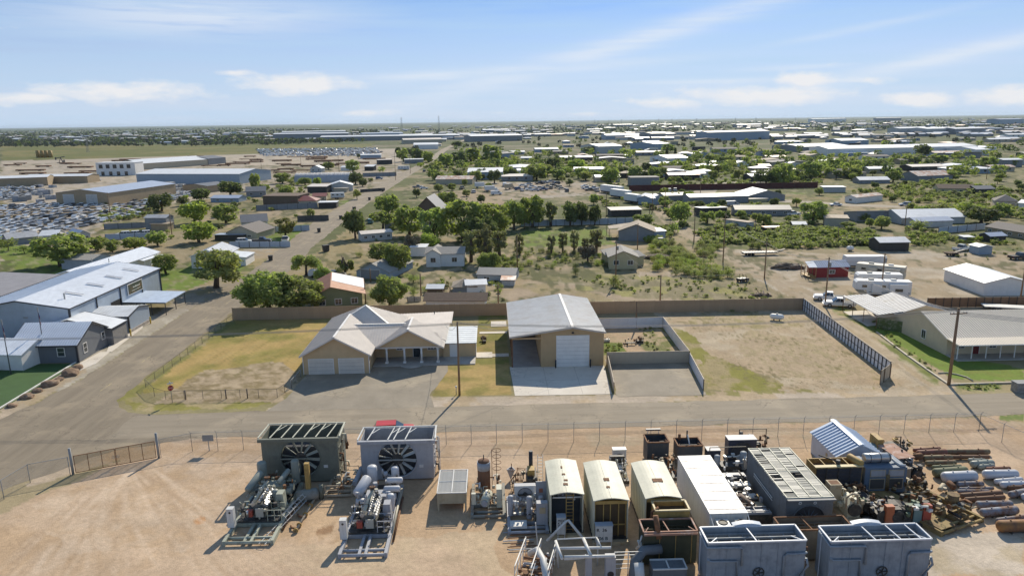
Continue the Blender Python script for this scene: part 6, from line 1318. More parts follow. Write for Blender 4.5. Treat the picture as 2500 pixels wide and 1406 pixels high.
# trailers and campers
def trailer(label,px,py,rz,L,w,h,mat,cat='trailer',name='trailer',fifth=False,win=0,tall=.7,slide=False,ac=0,stripe=None):
 x,y=G(px,py);t=thing(name,label,cat,(x,y,0),R(rz));m=MB()
 if fifth:m.side([(0,tall),(L-2.4,tall),(L-2.1,1.6),(L,1.7),(L-.1,h-.35),(L-.5,h),(0,h)],-w/2,w/2)
 else:m.side([(0,tall),(L,tall),(L+.1,tall+.6),(L-.15,h),(0,h)],-w/2,w/2)
 m.build('body',mat,t);MB().box(.3,-w/2+.3,.35,L-(2.6 if fifth else .3),w/2-.3,tall).build('chassis',dkst,t);MB().bar((L-(2 if fifth else 0),0,.55),(L+(0 if fifth else 1.3),0,.55),.15).build('hitch',dkst,t)
 for k in(0,1):
  for s in(-1,1):MB().cyl((L*.36+k*.95,s*(w/2-.3),.38),(L*.36+k*.95,s*w/2,.38),.38,n=14).build('wheel',tyre,t)
 sg_=1 if 90<rz<270 else-1
 for k in range(win):MB().cbox(L*(k+.5)/win,sg_*(w/2+.02),tall+(h-tall)*.6,.9,.05,.5).build('window',cglass,t)
 for k in range(win//2):MB().cbox(L*(k+.7)/win*1.6,-sg_*(w/2+.02),tall+(h-tall)*.6,.9,.05,.5).build('window',cglass,t)
 if win:MB().cbox(-.02,0,tall+(h-tall)*.62,.05,w*.5,.6).build('rear_window',cglass,t)
 if slide:s_=MB().cbox(2.5,sg_*(w/2+.4),h/2+.22,3.4,.8,h-1.35).build('slide_out',mat,t);MB().cbox(2.5,sg_*(w/2+.82),1.9,1.4,.04,.6).build('window',cglass,s_);MB().cbox(6.5,sg_*(w/2+.25),h/2+.35,1.8,.5,h-1.7).build('slide_out',mat,t)
 for k in range(ac):MB().cbox(L*(.3+.4*k),0,h+.14,1.0,.7,.28).build('air_conditioner',M('ac_beige')if k else offw,t)
 if stripe:MB().cbox(L/2-1.2,sg_*(w/2+.008),tall+.45,L-2.8,.012,.16).build('stripe',stripe,t)
 return t
rvw=M('camper_white',(.70,.70,.69),rough=.4,var=.04);rvt=M('camper_tan',(.52,.48,.40),rough=.5,var=.06)
trailer('white fifth wheel camper with slide outs behind the grey tin carport',2218,727,166,10.5,2.5,3.5,rvw,'camper','camper',True,3,.75,True,2,M('stripe_blue',(.1,.16,.22)));trailer('second white camper tucked behind the first one',2196,706,168,9.0,2.5,3.4,rvw,'camper','camper',True,3,.75,False,2,M('stripe_blue'))
trailer('tan and white camper with slide outs and dark windows beside the red cabin',2208,688,142,10.0,2.5,3.4,rvt,'camper','camper',False,3,.7,True,2);land(84,147,'the campers')
trailer('long white enclosed cargo trailer beyond the red cabin',2157,652,176,9.6,2.5,2.9,rvw,'trailer','cargo_trailer');trailer('white camper trailer beside the long road in the distance',1000,415,178,9,2.4,3,rvw,'camper','camper',win=4);trailer('white truck camper at the red roofed house',808,486,10,6.5,2.4,3,rvw,'camper','camper',win=3)
trailer('silver cargo trailer behind the black pickup',788,677,175,3.2,1.9,1.9,rvw,'trailer','cargo_trailer',tall=.5)
for i,(a,b)in enumerate(((1518,476),(1536,487),(1560,498))):trailer(('first white semi trailer down the track beside the storage sheds','middle white semi trailer beside the storage sheds','white camper bus at the end of the trailer line')[i],a,b,118,(16,13,9)[i],2.6,4.0,rvw,'trailer','semi_trailer',tall=1.1);land(56,330,'the white semi trailers')
def flatbed(label,px,py,rz,L,deck,top,name='flatbed_trailer'):
 x,y=G(px,py);t=thing(name,label,'trailer',(x,y,0),R(rz));MB().box(0,-1.2,.75,L,1.2,.9).build('deck',deck,t);MB().box(0,-.5,.5,L,.5,.75).build('frame',dkst,t);MB().side([(L-1,.6),(L+2.2,1.3),(L+2.2,1.5),(L-1,.9)],-.3,.3).build('gooseneck',dkst,t)
 for k in range(2):
  for s in(-1,1):MB().cyl((1.5+k*1.0,s*.9,.4),(1.5+k,s*1.25,.4),.4,n=14).build('wheel',tyre,t)
 if top:
  me=MB().box(0,-1.15,.91,.3,1.15,.95).mesh('plank',top)
  for k in range(int(L/.8)):put('plank',me,t,(.2+k*.8,0,0))
 return t
flatbed('long black gooseneck flatbed trailer with pale planks on the dirt',1812,624,3,9.5,dkst,offw);flatbed('flatbed semi trailer with white deck behind the beige porch house',2398,755,-18,13,M('white_deck',(.7,.68,.63)),None);flatbed('small wooden decked trailer behind the flatbed pickup',2308,625,10,3.5,wood,wood,'utility_trailer');land(70,193,'the gooseneck trailer')
x,y=G(1813,688);t=thing('utility_vehicle','small black open buggy parked on the dirt beside the alley','buggy',(x,y,0),R(20));MB().side([(-1.3,.4),(-1.3,.9),(0,.9),(.4,.95),(1.3,.8),(1.3,.4)],-.65,.65).build('body',black,t);m=MB();[m.bar(*q,.06)for s in(-.6,.6)for q in(((-.5,s,.9),(-.4,s,1.8)),((.6,s,.9),(.2,s,1.8)),((-.4,s,1.8),(.2,s,1.8)))];m.build('roll_cage',black,t);wheels(t,(-.85,.85),.3,1.4,.22);land(62,153,'the black buggy')
def lptank(label,px,py,rz,L,r):
 x,y=G(px,py);t=thing('propane_tank',label,'tank',(x,y,0),R(rz));MB().tank((-L/2,0,r+.2),(L/2,0,r+.2),r,18,dome=.9).build('shell',whitep,t);MB().cyl((0,0,2*r+.15),(0,0,2*r+.35),.16,n=12).build('valve_dome',galv,t)
 for s in(-L*.3,L*.3):MB().cbox(s,0,.13,.14,r*1.3,.26).build('foot',dkst,t)
lptank('white propane tank in the corner of the fenced dirt lot',1896,782,62-90,1.6,.5);lptank('small white propane tank by the scrub across the dirt lot',2075,613,0,.9,.6);land(56,127,'the propane tank')

# ------------------------------------------------------------------ middle distance buildings
WL={'white':whitep,'tan':M('wall_tan',(.36,.28,.18),var=.08),'beige':M('wall_beige',(.46,.41,.31),var=.06),'grey':M('wall_grey',(.26,.265,.27),var=.08),'blue':M('wall_blue',(.30,.37,.44),rough=.5,var=.06,wave=('X',.4,.02)),'dark':M('wall_dark',(.06,.055,.05),var=.1),'brown':M('wall_brown',(.15,.105,.07),var=.1),'yellow':M('wall_yellow',(.50,.44,.26),var=.06),'green':M('wall_green',(.2,.22,.12),var=.08),'brick':M('wall_brick',(.20,.13,.09),var=.2,scale=3),'offwhite':M('wall_offwhite',(.5,.5,.48),var=.08,streak=.3),'red':M('wall_red',(.27,.03,.03),rough=.6,var=.08,streak=.2)}
RF={'white':whiteroof,'grey':shingle,'pale':shinglel,'blue':M('roof_blue_grey',(.36,.42,.53),rough=.5,var=.08),'rust':rustroof,'tin':greytin,'cream':creammetal,'red':M('roof_red',(.20,.05,.05),rough=.6,var=.1),'brown':M('roof_brown',(.14,.10,.075),rough=.9,var=.15,scale=2),'slate':M('roof_slate',(.13,.14,.16),rough=.6,var=.08),'tan':M('roof_tan',(.36,.30,.23),rough=.8,var=.15,wear=(.26,.2,.15),wamt=.45)}
def bp(label,A,B,d,top,wall,roof,shape='gable_x',rise=1.0,cat='house',name=None,wins=0,seam=0,au=False,group=None,o=.3,w=None,ds=None,rx=.5,rot=None):
 a,b=G(*A),G(*B);h=HT(A[0],A[1],top)if top>50 else top
 ww=w or math.hypot(b[0]-a[0],b[1]-a[1]);rz=math.atan2(b[1]-a[1],b[0]-a[0])if rot is None else R(rot)
 W_=[('f',ww*(k+.5)/wins,h*.35,min(1.3,ww/wins*.4),h*.35)for k in range(wins)]if wins else[]
 return building(label,cat,a[0],a[1],ww,d,h,shape,rise,rz,WL[wall],RF[roof],name or cat.replace(' ','_'),o=o,sp=seam,wins=W_,doors=ds or(),au=au,group=group,rx=rx)
 # near the long road and around
b=bp('green gabled house with rust red, terracotta and pale blue roof sheets behind the tree',(768,760),(886,752),13.5,722,'green','rust','gable_y',1.6,o=.7,rx=.36,wins=3)
land(-29,142,'the terracotta roofed house')
ro=[c for c in b.children if c.name.startswith('roof')][0];me_=ro.data;ro.data.materials.clear();ro.data.materials.append(M('terracotta_roof',(.44,.22,.13),rough=.7,var=.12,wear=(.50,.30,.2),wamt=.45));ro.name='roof'
w_,d_,h_=11.9,13.5,HT(768,760,722)
def lay(t,q,mt,nm):MB().slab(q,.03).build(nm,mt,t)
_w=math.hypot(*(G(886,752)[i]-G(768,760)[i]for i in(0,1)));_x=.36*_w;_s=1.6/(_w-_x)
zf=lambda x:h_+1.6-_s*(x-_x)+.14 if x>_x else h_+1.6-1.6/_x*(_x-x)+.14
lay(ro,[(_x+.15,5.5,zf(_x+.15)),(_w+.6,4.5,zf(_w+.6)),(_w+.6,13.8,zf(_w+.6)),(_x+.15,13.8,zf(_x+.15))],M('pale_blue_metal'),'blue_roof_sheet');lay(ro,[(-.6,-.6,zf(-.6)),(_x-.1,-.6,zf(_x-.1)),(_x-.1,14,zf(_x-.1)),(-.6,14,zf(-.6))],M('red_brown_roof',(.20,.09,.06),rough=.8,var=.15),'red_roof_sheet')
bp('pale blue gabled garage house with a wide front door behind the leafy tree',(871,679),(950,683),14,661,'blue','pale','gable_y',1.9,ds=[('f',3.6,5.0,2.2,WL['grey'],'garage_door')]);land(-28,168,'the pale blue garage house')
bp('small white cottage with a grey roof and low chain fence',(1041,651),(1133,650),6.5,620,'white','pale','gable_x',1.2,wins=2,ds=[('f',2.2,.9,2)]);bp('front gable wing of the small white cottage',(1041,652),(1078,652),8,620,'white','pale','gable_y',1.1,wins=1,w=3.6,name='cottage_wing');land(-12,184,'the white cottage')
bp('little white flat roofed shed behind the white cottage',(1003,626),(1040,626),3.5,604,'white','white','shed_f',.3,'shed')
bp('long low white walled shed with lattice panels right behind the brown fence',(1040,751),(1184,751),4.6,732,'white','brown','gable_x',.9,'shed',o=.5);land(-8,140,'the long low lattice shed')
x0,y0=G(1040,751)
for i,px in enumerate((1056,1092,1130)):
 x,y=G(px,750);t=thing('trellis',('first','second','third')[i]+' grey lattice panel on the white wall of the long low shed','lattice',(x,y-.08,.1),group='lattice panels on the long low shed')
 m=MB();[m.bar((k*.9,0,0),(k*.9,0,1.3),.06)for k in(0,1)];[m.bar((0,0,z),(.9,0,z),.05)for z in(.1,.4,.7,1.0,1.25)];m.build('frame',M('wall_grey'),t)
bp('tan hip roofed shed behind the long low shed',(1106,716),(1163,715),5,700,'grey','tan','hip',1.2,'shed');bp('white shed with a bright gable roof behind the long low shed',(1140,716),(1186,714),4,695,'white','white','gable_x',.6,'shed',o=.4);bp('dark brown shed with a white metal roof',(1043,718),(1081,718),3.2,704,'brown','white','gable_x',.5,'shed')
bp('white house under a dark tarped roof beside a bushy tree',(1166,688),(1256,690),7,670,'offwhite','slate','gable_x',.9,wins=2);bp('small rusty white lean-to at the end of the tarped house',(1225,698),(1256,698),3,684,'offwhite','rust','shed_f',.3,'shed');land(2,162,'the tarped white house')
bp('pale yellow house with a grey gabled roof alone in the dry field',(1487,657),(1556,657),8.5,627,'yellow','pale','gable_y',1.4,wins=2,o=.4);bp('side wing of the pale yellow house',(1556,650),(1568,648),5,626,'yellow','pale','gable_x',.9,w=2.2,name='house_wing');bp('back hip roof part of the pale yellow house',(1479,645),(1530,644),7,622,'yellow','pale','hip',1.5,w=7.5,name='house_wing');land(32,175,'the pale yellow house')
b=bp('ruined barn with a torn beige roof and dark side beyond the green lawn',(1510,588),(1596,590),9,563,'grey','tan','gable_y',2.0,'barn',o=.6);bp('small blue white shed joined to the ruined barn',(1594,588),(1624,586),4,566,'blue','white','shed_f',.4,'shed');land(45,215,'the ruined barn')
x,y=G(1486,582);t=thing('open_shelter','broken shelter roof of bare rafters beside the ruined barn','shelter',(x,y,0));MB().slab([(0,0,3),(8,-.5,3.6),(8.6,7,3.9),(.6,6,3.1)],.1).build('roof',RF['tan'],t);[MB().bar((a,b_,0),(a,b_,3.0),.12).build('post',wood,t)for a in(.2,4,7.8)for b_ in(.1,5.8)]
for k in range(4):MB().bar((1+k*1.6,6,3.4),(1.2+k*1.6,7.8,3.5),.12).build('rafter',wood,t)
bp('low black walled kennel building among the trees',(1492,529),(1566,527),6,514,'dark','slate','shed_f',.5,'shed')
# storage row
for i,(A,B,d,tp,wl,rf_,sh,rs,lab)in enumerate([((1558,499),(1592,501),10,483,'blue','white','gable_y',1,'first small gabled storage shed past the semi trailers'),((1593,499),(1622,497),10,483,'blue','white','gable_y',1,'second small gabled storage shed past the semi trailers'),((1622,491),(1680,489),9,478,'grey','cream','gable_x',.8,'cream roofed storage shed in the middle of the row'),((1684,498),(1827,494),9,482,'grey','white','gable_x',.9,'longest grey storage building with a white roof'),((1828,491),(1916,489),16,478,'grey','white','gable_y',2.2,'wide gabled grey building at the end of the storage row'),((1830,494),(1873,493),2,486,'yellow','cream','flat',0,'yellow container at the end of the storage row')]):bp(lab,A,B,d,tp,wl,rf_,sh,rs,'storage building')
land(110,320,'the long storage building')
bp('white flat carport roof over parked things beside the bushes',(1712,529),(1774,527),7,511,'dark','white','shed_b',.4,'carport');bp('grey mobile home with white trimmed windows',(1795,527),(1931,527),8,512,'grey','slate','gable_x',1.2,wins=5,name='mobile_home');land(130,265,'the grey mobile home');bp('long weathered camper shell in the scrub',(1770,552),(1825,560),3,536,'offwhite','tan','flat',0,'camper')
bp('concrete block ruin with a bright flat roof edge in the scrub',(1540,455),(1609,454),10,434,'grey','pale','flat',0,'building')
# east side
b=bp('red cabin on piers with a blue grey roof and a timber porch',(1990,678),(2070,676),4.2,652,'red','blue','gable_x',1.0,'cabin',wins=1,seam=.5);land(78,160,'the red cabin')
x,y=G(1972,680);t=thing('timber_porch','unpainted timber porch with steps at the end of the red cabin','porch',(x,y,0));MB().box(0,0,.35,1.9,4,.5).build('deck',yelp,t);[MB().bar((a,b_,0),(a,b_,2.6),.12).build('post',M('fresh_timber',(.36,.22,.1)),t)for a in(.05,1.85)for b_ in(.1,2,3.9)];[MB().bar((.05,.1,z),(.05,3.9,z),.08).build('rail',M('fresh_timber'),t)for z in(.9,1.3)];[MB().box(.5,-.9+k*.3,.1*k,1.5,-.6+k*.3,.1*k+.1).build('step',M('fresh_timber'),t)for k in range(3)];MB().slab([(0,-.2,2.65),(1.95,-.2,2.65),(1.95,2.1,3.6),(0,2.1,3.6)],.08).build('roof',blueroof,t)
bp('white metal building with a pale roof on the far dirt lot',(2400,722),(2497,721),14,691,'white','white','gable_y',1.2,'metal building',w=9.5,name='metal_building');land(104,145,'the white metal building')
bp('dark brown shed with a bright white roof at the edge of the scrub',(2147,614),(2218,613),6,592,'dark','white','gable_x',.9,'shed',o=.3,seam=.6);land(112,188,'the dark brown shed')
bp('small grey box shed beside the dark one',(2353,591),(2376,591),3,579,'grey','white','flat',0,'shed');bp('pale grey shed beside the flatbed pickup',(2388,622),(2421,621),3.5,603,'blue','white','gable_y',.4,'shed');bp('rounded dark ended shed near the east edge',(2416,591),(2455,589),4,577,'dark','blue','gable_x',.7,'shed')
bp('long tan mobile home with a grey roof at the east edge of the scrub',(2404,568),(2530,590),9,553,'tan','grey','gable_x',1.3,wins=5,name='mobile_home');bp('large pale blue roofed house with lower wings among the bushes',(2200,548),(2355,545),13,532,'offwhite','white','gable_x',2.0);bp('front wing with a blue white roof on the large pale house',(2235,556),(2325,553),6,541,'offwhite','blue','gable_x',.9,name='house_wing');bp('white flat roofed house hidden in scrub',(2090,541),(2170,540),10,526,'grey','white','shed_b',1.5);bp('tan flat roofed block house in the scrub',(2012,553),(2070,555),9,532,'beige','tan','flat',0);bp('tiny gable roofed shed at the edge of the scrub',(1936,556),(1968,556),3.5,548,'dark','white','gable_x',.7,'shed');bp('rusty tin shelter on posts in the scrub',(1869,566),(1909,565),3,556,'dark','rust','flat',0,'shelter')
land(145,235,'the large pale blue roofed house')
bp('white mobile home with a rusted roof and brown trim',(2062,494),(2115,501),18,480,'white','rust','gable_y',.8,w=5.4,name='mobile_home',wins=1,rot=-62,cat='house');bp('open white canopy beside the far road',(2010,470),(2064,470),6,457,'offwhite','white','flat',0,'canopy');bp('long yellow beige house behind the scrub',(2290,471),(2380,472),9,460,'yellow','brown','gable_x',1.6,wins=4);bp('dark shed end of the long yellow beige house',(2382,473),(2428,472),7,462,'dark','slate','gable_x',1.2);bp('beige hip roofed house near the east edge',(2427,506),(2483,508),9,490,'beige','grey','hip',2,wins=3);bp('white shed at the east edge',(2484,514),(2530,518),5,495,'white','white','gable_x',1,'shed')
bp('rusty roofed barn amid trees east of the far road',(2240,444),(2325,441),14,430,'grey','rust','gable_x',2.2,'barn');bp('small white roofed house below the rusty barn',(2098,449),(2172,448),8,440,'grey','white','gable_x',1.4);bp('grey hip roofed house with verandah posts near the far road',(2033,436),(2115,432),12,425,'beige','grey','hip',2.4,wins=4);bp('white box shed on the east horizon edge',(2447,409),(2495,408),10,391,'grey','white','gable_x',.8,'shed')
land(225,430,'the rusty roofed barn')
# west side of the long road
b=bp('long pale blue warehouse with a white roof',(335,449),(586,450),38,425,'blue','white','gable_x',2.0,'warehouse');land(-260,470,'the long pale blue warehouse')
b=bp('white two storey office block with arched upper windows',(237,429),(332,428),12,398,'white','white','flat',0,'office');land(-400,540,'the arched window office')
ww=math.hypot(*(G(332,428)[i]-G(237,429)[i]for i in(0,1)));hh=HT(237,429,398)
for k in range(5):m=MB();u=ww*(k+.7)/5.6;fbox(m,dirf('f',ww,12),u-1.4,u+1.4,hh*.55,hh*.85,.002,.1);m.build('arched_window',glass,b)
for k in range(4):m=MB();u=ww*(k+.8)/5;fbox(m,dirf('f',ww,12),u-1.2,u+1.2,0,hh*.3,.002,.1);m.build('ground_window',glass,b)
for k,(A,B,d,tp,wl,rf_,rs,lab)in enumerate([((345,415),(508,403),30,400,'beige','white',3,'long beige works hall behind the arched window office'),((510,403),(552,399),28,388,'grey','slate',2,'dark roofed hall joined to the long beige works hall'),((-20,458),(118,453),16,437,'tan','white',1,'low tan building with a white roof at the west edge'),((60,449),(215,447),14,432,'tan','white',1,'second low tan building with an open end')]):bp(lab,A,B,d,tp,wl,rf_,'gable_x',rs,'warehouse')
b=bp('tan metal building with a blue grey roof and two white doors amid scrap cars',(140,502),(268,503),50,471,'tan','blue','gable_y',1.6,'warehouse');land(-150,330,'the tan building with two white doors')
ww=math.hypot(*(G(268,503)[i]-G(140,502)[i]for i in(0,1)))
for u in(.24,.68):garage_door(b,dirf('f',ww,50),ww*u,ww*.2,5.2,WL['offwhite'],5,'door')
for k,(A,B,d,tp,wl,rf_,sh,rs,cat,lab)in enumerate([((447,469),(508,471),16,453,'tan','slate','gable_y',1,'shed','small tan block shed between scrap cars and trees'),((356,560),(408,560),5,532,'grey','tin','gable_x',.8,'shed','tall grey shed beside the parked white cars'),((370,563),(410,563),4,547,'tan','tan','flat',0,'shed','low tan shed in front of the tall grey one'),((455,515),(484,515),4,498,'dark','white','flat',0,'shed','black walled shed among the trees'),((553,584),(628,585),12,568,'beige','grey','gable_y',2.2,'house','beige house with a grey gable roof across the long road'),((525,587),(598,586),5,576,'dark','blue','shed_b',.3,'carport','pale blue carport roof on the beige house'),((592,567),(655,563),9,543,'offwhite','slate','gable_x',2,'house','white house with a dark slate roof behind the beige one'),((515,494),(583,494),8,484,'blue','blue','gable_x',1,'house','blue roofed low house amid trees'),((602,482),(650,480),9,468,'grey','slate','gable_x',2,'house','small slate roofed house amid trees'),((751,471),(798,471),7,456,'dark','cream','shed_f',.8,'shed','olive dark shed with a cream roof near the arched shed'),((800,468),(862,466),10,454,'offwhite','white','gable_y',2,'house','white gabled house before the dark round trees'),((815,470),(846,470),4,460,'beige','pale','flat',0,'shed','beige box shed at the white gabled house'),((643,502),(728,502),14,479,'brown','brown','flat',0,'building','brown flat roofed block behind the grey fence'),((713,502),(772,501),9,491,'beige','red','hip',1.8,'house','house with a dark red hip roof'),((764,491),(797,490),7,480,'beige','red','gable_x',1.2,'house','small red and white striped roof building'),((778,509),(822,508),6,495,'dark','white','flat',0,'carport','white carport canopy beside the red roofed house'),((758,421),(785,421),6,411,'offwhite','white','gable_y',2,'house','small white gabled hut beside the pipe yard'),((988,400),(1034,399),14,390,'grey','white','flat',0,'building','grey block building close to the long road'),((923,402),(958,401),12,391,'dark','cream','flat',0,'shelter','open fronted shelter with a cream roof'),((880,388),(930,387),20,379,'blue','white','flat',0,'building','pale blue box building past the arched shed'),((832,417),(862,417),8,409,'white','white','gable_x',1,'shed','small white shed behind the arched shed'),((890,417),(912,417),6,407,'dark','white','shed_f',1,'shed','dark open shed with a white roof'),((98,592),(140,590),8,576,'offwhite','white','gable_x',1.2,'house','white roof seen behind the large west tree'),((190,590),(222,586),8,574,'offwhite','blue','gable_y',1.2,'house','pale roof past the large west tree'),((20,600),(95,592),7,584,'grey','tin','gable_x',1.3,'shed','long grey green roof at the west edge')]):bp(lab,A,B,d,tp,wl,rf_,sh,rs,cat,wins=2 if cat=='house' else 0)
land(-62,240,'the beige house across the road');land(-120,375,'the dark red hip roof')
# arched tin shed
a,b2=G(718,447),G(851,447);t=thing('arched_shed','long arched corrugated tin shed','shed',(*a,0));L=b2[0]-a[0];n=14;m=MB();prof=[(6.5-6.5*math.cos(PI*k/n),5.6*math.sin(PI*k/n))for k in range(n+1)]
m.add([(0,p[0],p[1])for p in prof]+[(L,p[0],p[1])for p in prof],[(i,n+1+i,n+2+i,i+1)for i in range(n)]+[tuple(range(n+1)),tuple(range(2*n+1,n,-1))]);m.build('shell',M('arched_tin',(.45,.45,.46),rough=.6,var=.08,wave=('X',1.6,.12)),t);land(-115,470,'the arched shed')
for k in range(16):m=MB();m.tube([(L*k/16+.5,p[0],p[1]+.05)for p in prof[2:12]],.14,4);m.build('rib',M('arched_tin'),t)
bp('long shed with a rust streaked cream roof in the machine lot',(1064,450),(1153,450),12,438,'beige','rust','gable_x',1.6,'shed',seam=4);bp('tall blue grey shed with a broad white roof behind the machine lot',(1142,439),(1227,438),22,421,'blue','white','gable_x',2.0,'shed');land(-10,440,'the tall blue grey shed')
bp('steep dark gabled house among the big trees',(1010,527),(1078,527),14,516,'brick','slate','gable_y',5.5,o=.6);bp('long white mobile home partly hidden by trees',(884,590),(958,584),5,572,'offwhite','cream','gable_x',.6,wins=4,name='mobile_home');land(-28,285,'the steep dark gabled house')
# fences of the middle distance
def pfence(label,A,B,h,mat,pw=2.6,name='fence',panels=True):
 a,b=G(*A),G(*B);L=math.hypot(b[0]-a[0],b[1]-a[1]);n=max(2,round(L/pw));t=thing(name,label,'fence',(*a,0),math.atan2(b[1]-a[1],b[0]-a[0]));s=L/n
 pm=MB().box(0,-.03,.03,s,.03,h).mesh('panel',mat);tm=MB().box(-.06,-.1,0,.06,-.03,h+.08).mesh('post',dkst)
 for k in range(n):put('panel',pm,t,(k*s,0,0));put('post',tm,t,(k*s,0,0))
 return t
fb=M('fence_blue_white',(.42,.48,.55),rough=.5,var=.06,objvar=.05);fd=M('fence_dark',(.09,.085,.08),objvar=.15);fg=M('fence_grey',(.25,.26,.27),objvar=.08);fr_=M('fence_dark_red',(.10,.03,.025),objvar=.1)
for args in[('long pale blue sheet fence behind the green lawn',(1272,553),(1547,546),2.2,fb,3),('white sheet fence in front of the dark pickup',(560,604),(709,603),1.7,fb,3),('grey sheet fence before the brown flat roofed block',(626,515),(776,508),2.4,fg,4),('dark fence behind the small bare tree',(727,541),(803,539),2.2,fd,3),('pale sheet fence beside the small bare tree',(653,568),(756,563),2.0,fb,3),('long dark red fence behind the storage row',(1536,467),(1996,459),3.0,fr_,6),('white sheet fence behind the three white cars',(258,585),(366,582),1.8,fb,4),('grey brown fence around the small lawn',(255,560),(356,556),2.0,fg,4),('brown wooden fence past the beige porch house',(2262,751),(2520,748),1.9,M('fence_brown',(.2,.12,.07),objvar=.15),1.5),('pale fence beside the long tan mobile home',(2290,571),(2404,560),2,fb,4),('grey fence beside the dark round trees',(886,432),(968,430),2.6,fg,5),('low dark fence around the small pasture',(880,470),(940,466),1.6,fd,4),('weathered board fence by the bent track',(940,560),(1060,556),2.0,fg,3),('short concrete wall by the terracotta roofed house',(995,737),(1028,735),1.0,conc,3)]:pfence(*args[:5],args[5])

# ------------------------------------------------------------------ trees and shrubs
LEAF={k:M('leaf_'+k,c,rough=.75,var=.3,scale=.7,objvar=.16,hue=.012,spec=.25,transl=tr)for k,(c,tr)in{'elm':((.285,.315,.115),.48),'dark':((.15,.17,.07),.4),'light':((.33,.37,.10),.48),'mesq':((.31,.32,.13),.48),'pine':((.26,.25,.14),.45),'dry':((.19,.17,.12),.1),'far':((.085,.095,.06),.12),'yel':((.26,.25,.08),.3)}.items()}
bark=M('bark',(.12,.09,.07),rough=.95,var=.2,scale=3)
def leafmesh(name,lobes,n,size,mat,rng,flat=.0,shell=.55):
 """thousands of leaf clumps spread through the lobes of a crown"""
 w=np.array([l[3]*l[4]*l[5]for l in lobes])**.67;idx=rng.choice(len(lobes),n,p=w/w.sum());L=np.array(lobes)[idx]
 d=rng.normal(size=(n,3));d/=np.linalg.norm(d,axis=1)[:,None];r=(shell+(1-shell)*rng.random(n))**.8
 r*=1+.28*(vnoise(d[:,0]*3+idx*7,d[:,1]*3+d[:,2]*2,.8,3)-.5)*2
 p=L[:,:3]+d*L[:,3:6]*r[:,None]
 nrm=d*.8+rng.normal(size=(n,3))*.55+np.array([0,0,.25]);nrm/=np.linalg.norm(nrm,axis=1)[:,None]
 t=np.cross(nrm,rng.normal(size=(n,3)));t/=np.linalg.norm(t,axis=1)[:,None];b=np.cross(nrm,t);s=size*(.5+rng.random(n))[:,None]
 bend=nrm*s*.25
 q=np.stack([p-t*s,p-b*s*.62-bend*.5,p+t*s,p+b*s*.62-bend*.5],1);q[:,:,2]=np.maximum(q[:,:,2],.05)
 me=bpy.data.meshes.new(name);me.vertices.add(n*4);me.vertices.foreach_set('co',q.reshape(-1).astype(np.float32));me.loops.add(n*4);me.loops.foreach_set('vertex_index',np.arange(n*4,dtype=np.int32))
 me.polygons.add(n);me.polygons.foreach_set('loop_start',np.arange(0,n*4,4,dtype=np.int32));me.polygons.foreach_set('loop_total',np.full(n,4,np.int32));me.update();me.materials.append(mat);return me
def trunkmesh(h,r,rng,nb=6,spread=2.2,lean=.3,top=.55):
 m=MB();z1=h*top;a=Vector((rng.uniform(-lean,lean),rng.uniform(-lean,lean),z1));m.tube([(0,0,-.1),a*.5+Vector((rng.uniform(-.1,.1),0,0)),a],[r*1.25,r,r*.6],7)
 for k in range(nb):
  an=2*PI*k/nb+rng.uniform(0,.8);s=a*rng.uniform(.5,.95);e=Vector((math.cos(an)*spread*rng.uniform(.6,1),math.sin(an)*spread*rng.uniform(.6,1),h*rng.uniform(.6,.92)));m.tube([s,(s+e)/2+Vector((0,0,-.2)),e],[r*.5,r*.32,r*.12],5)
 return m.mesh('trunk',bark)
def lobes(kind_,rng):
 """unit crown: 8 m tall, 8 m wide"""
 u=rng.uniform;o=[]
 if kind_=='round':
  o.append((0,0,4.2,3.0,3.0,3.0))
  for k in range(22):a=u(0,2*PI);e=u(-1,1.1);o.append((math.cos(a)*2.75*math.cos(e),math.sin(a)*2.75*math.cos(e),4.1+2.6*math.sin(e),u(.7,1.5),u(.7,1.5),u(.6,1.3)))
 elif kind_=='spread':
  for k in range(24):a=u(0,2*PI);rr=3.1*math.sqrt(u(.02,1));o.append((math.cos(a)*rr,math.sin(a)*rr,u(2.3,5.6)+(3.1-rr)*.45,u(.8,1.4),u(.8,1.4),u(.7,1.2)))
 elif kind_=='pine':
  for k in range(19):z=u(1.8,7.1);rr=1.9*math.sin(PI*(z-.6)/7.6)**.6;a=k*2.4;o.append((math.cos(a)*rr*.6,math.sin(a)*rr*.6,z,rr*u(.3,.5),rr*u(.3,.5),u(.5,.9)))
 elif kind_=='shrub':
  for k in range(8):a=u(0,2*PI);rr=u(0,2.9);o.append((math.cos(a)*rr,math.sin(a)*rr,u(1.4,4.6),u(1.0,1.8),u(1.0,1.8),u(1.3,2.8)))
 elif kind_=='column':o=[(0,0,1+k*.95,.75-.05*abs(k-2),.75-.05*abs(k-2),.9)for k in range(8)]
 return o
rl=random.Random(17);PT={}
def proto(kd,leaf,lod):
 """lod 0 near, 1 middle, 2 far"""
 k=(kd,leaf,lod)
 if k not in PT:
  PT[k]=[];n={'round':(7500,1500,330),'spread':(5200,1300,300),'pine':(2600,900,200),'shrub':(1500,420,110),'column':(1500,500,150)}[kd][lod];sz=(.21,.40,.78)[lod]*(.8 if kd in('pine','shrub')else 1)
  for v in range(3 if lod<2 else 2):PT[k].append((leafmesh('crown',lobes(kd,rl),n,sz,LEAF[leaf],RNG,shell=.35 if kd in('pine','shrub')else .6),trunkmesh(7.4,.3 if kd!='shrub' else .12,rl,7 if lod<2 else 3,2.4 if kd in('round','spread')else .9,top=.5 if kd!='pine' else .9)))
 return rl.choice(PT[k])
NM={'round':'leafy_tree','spread':'leafy_tree','pine':'pine_tree','shrub':'shrub','column':'cypress_tree'}
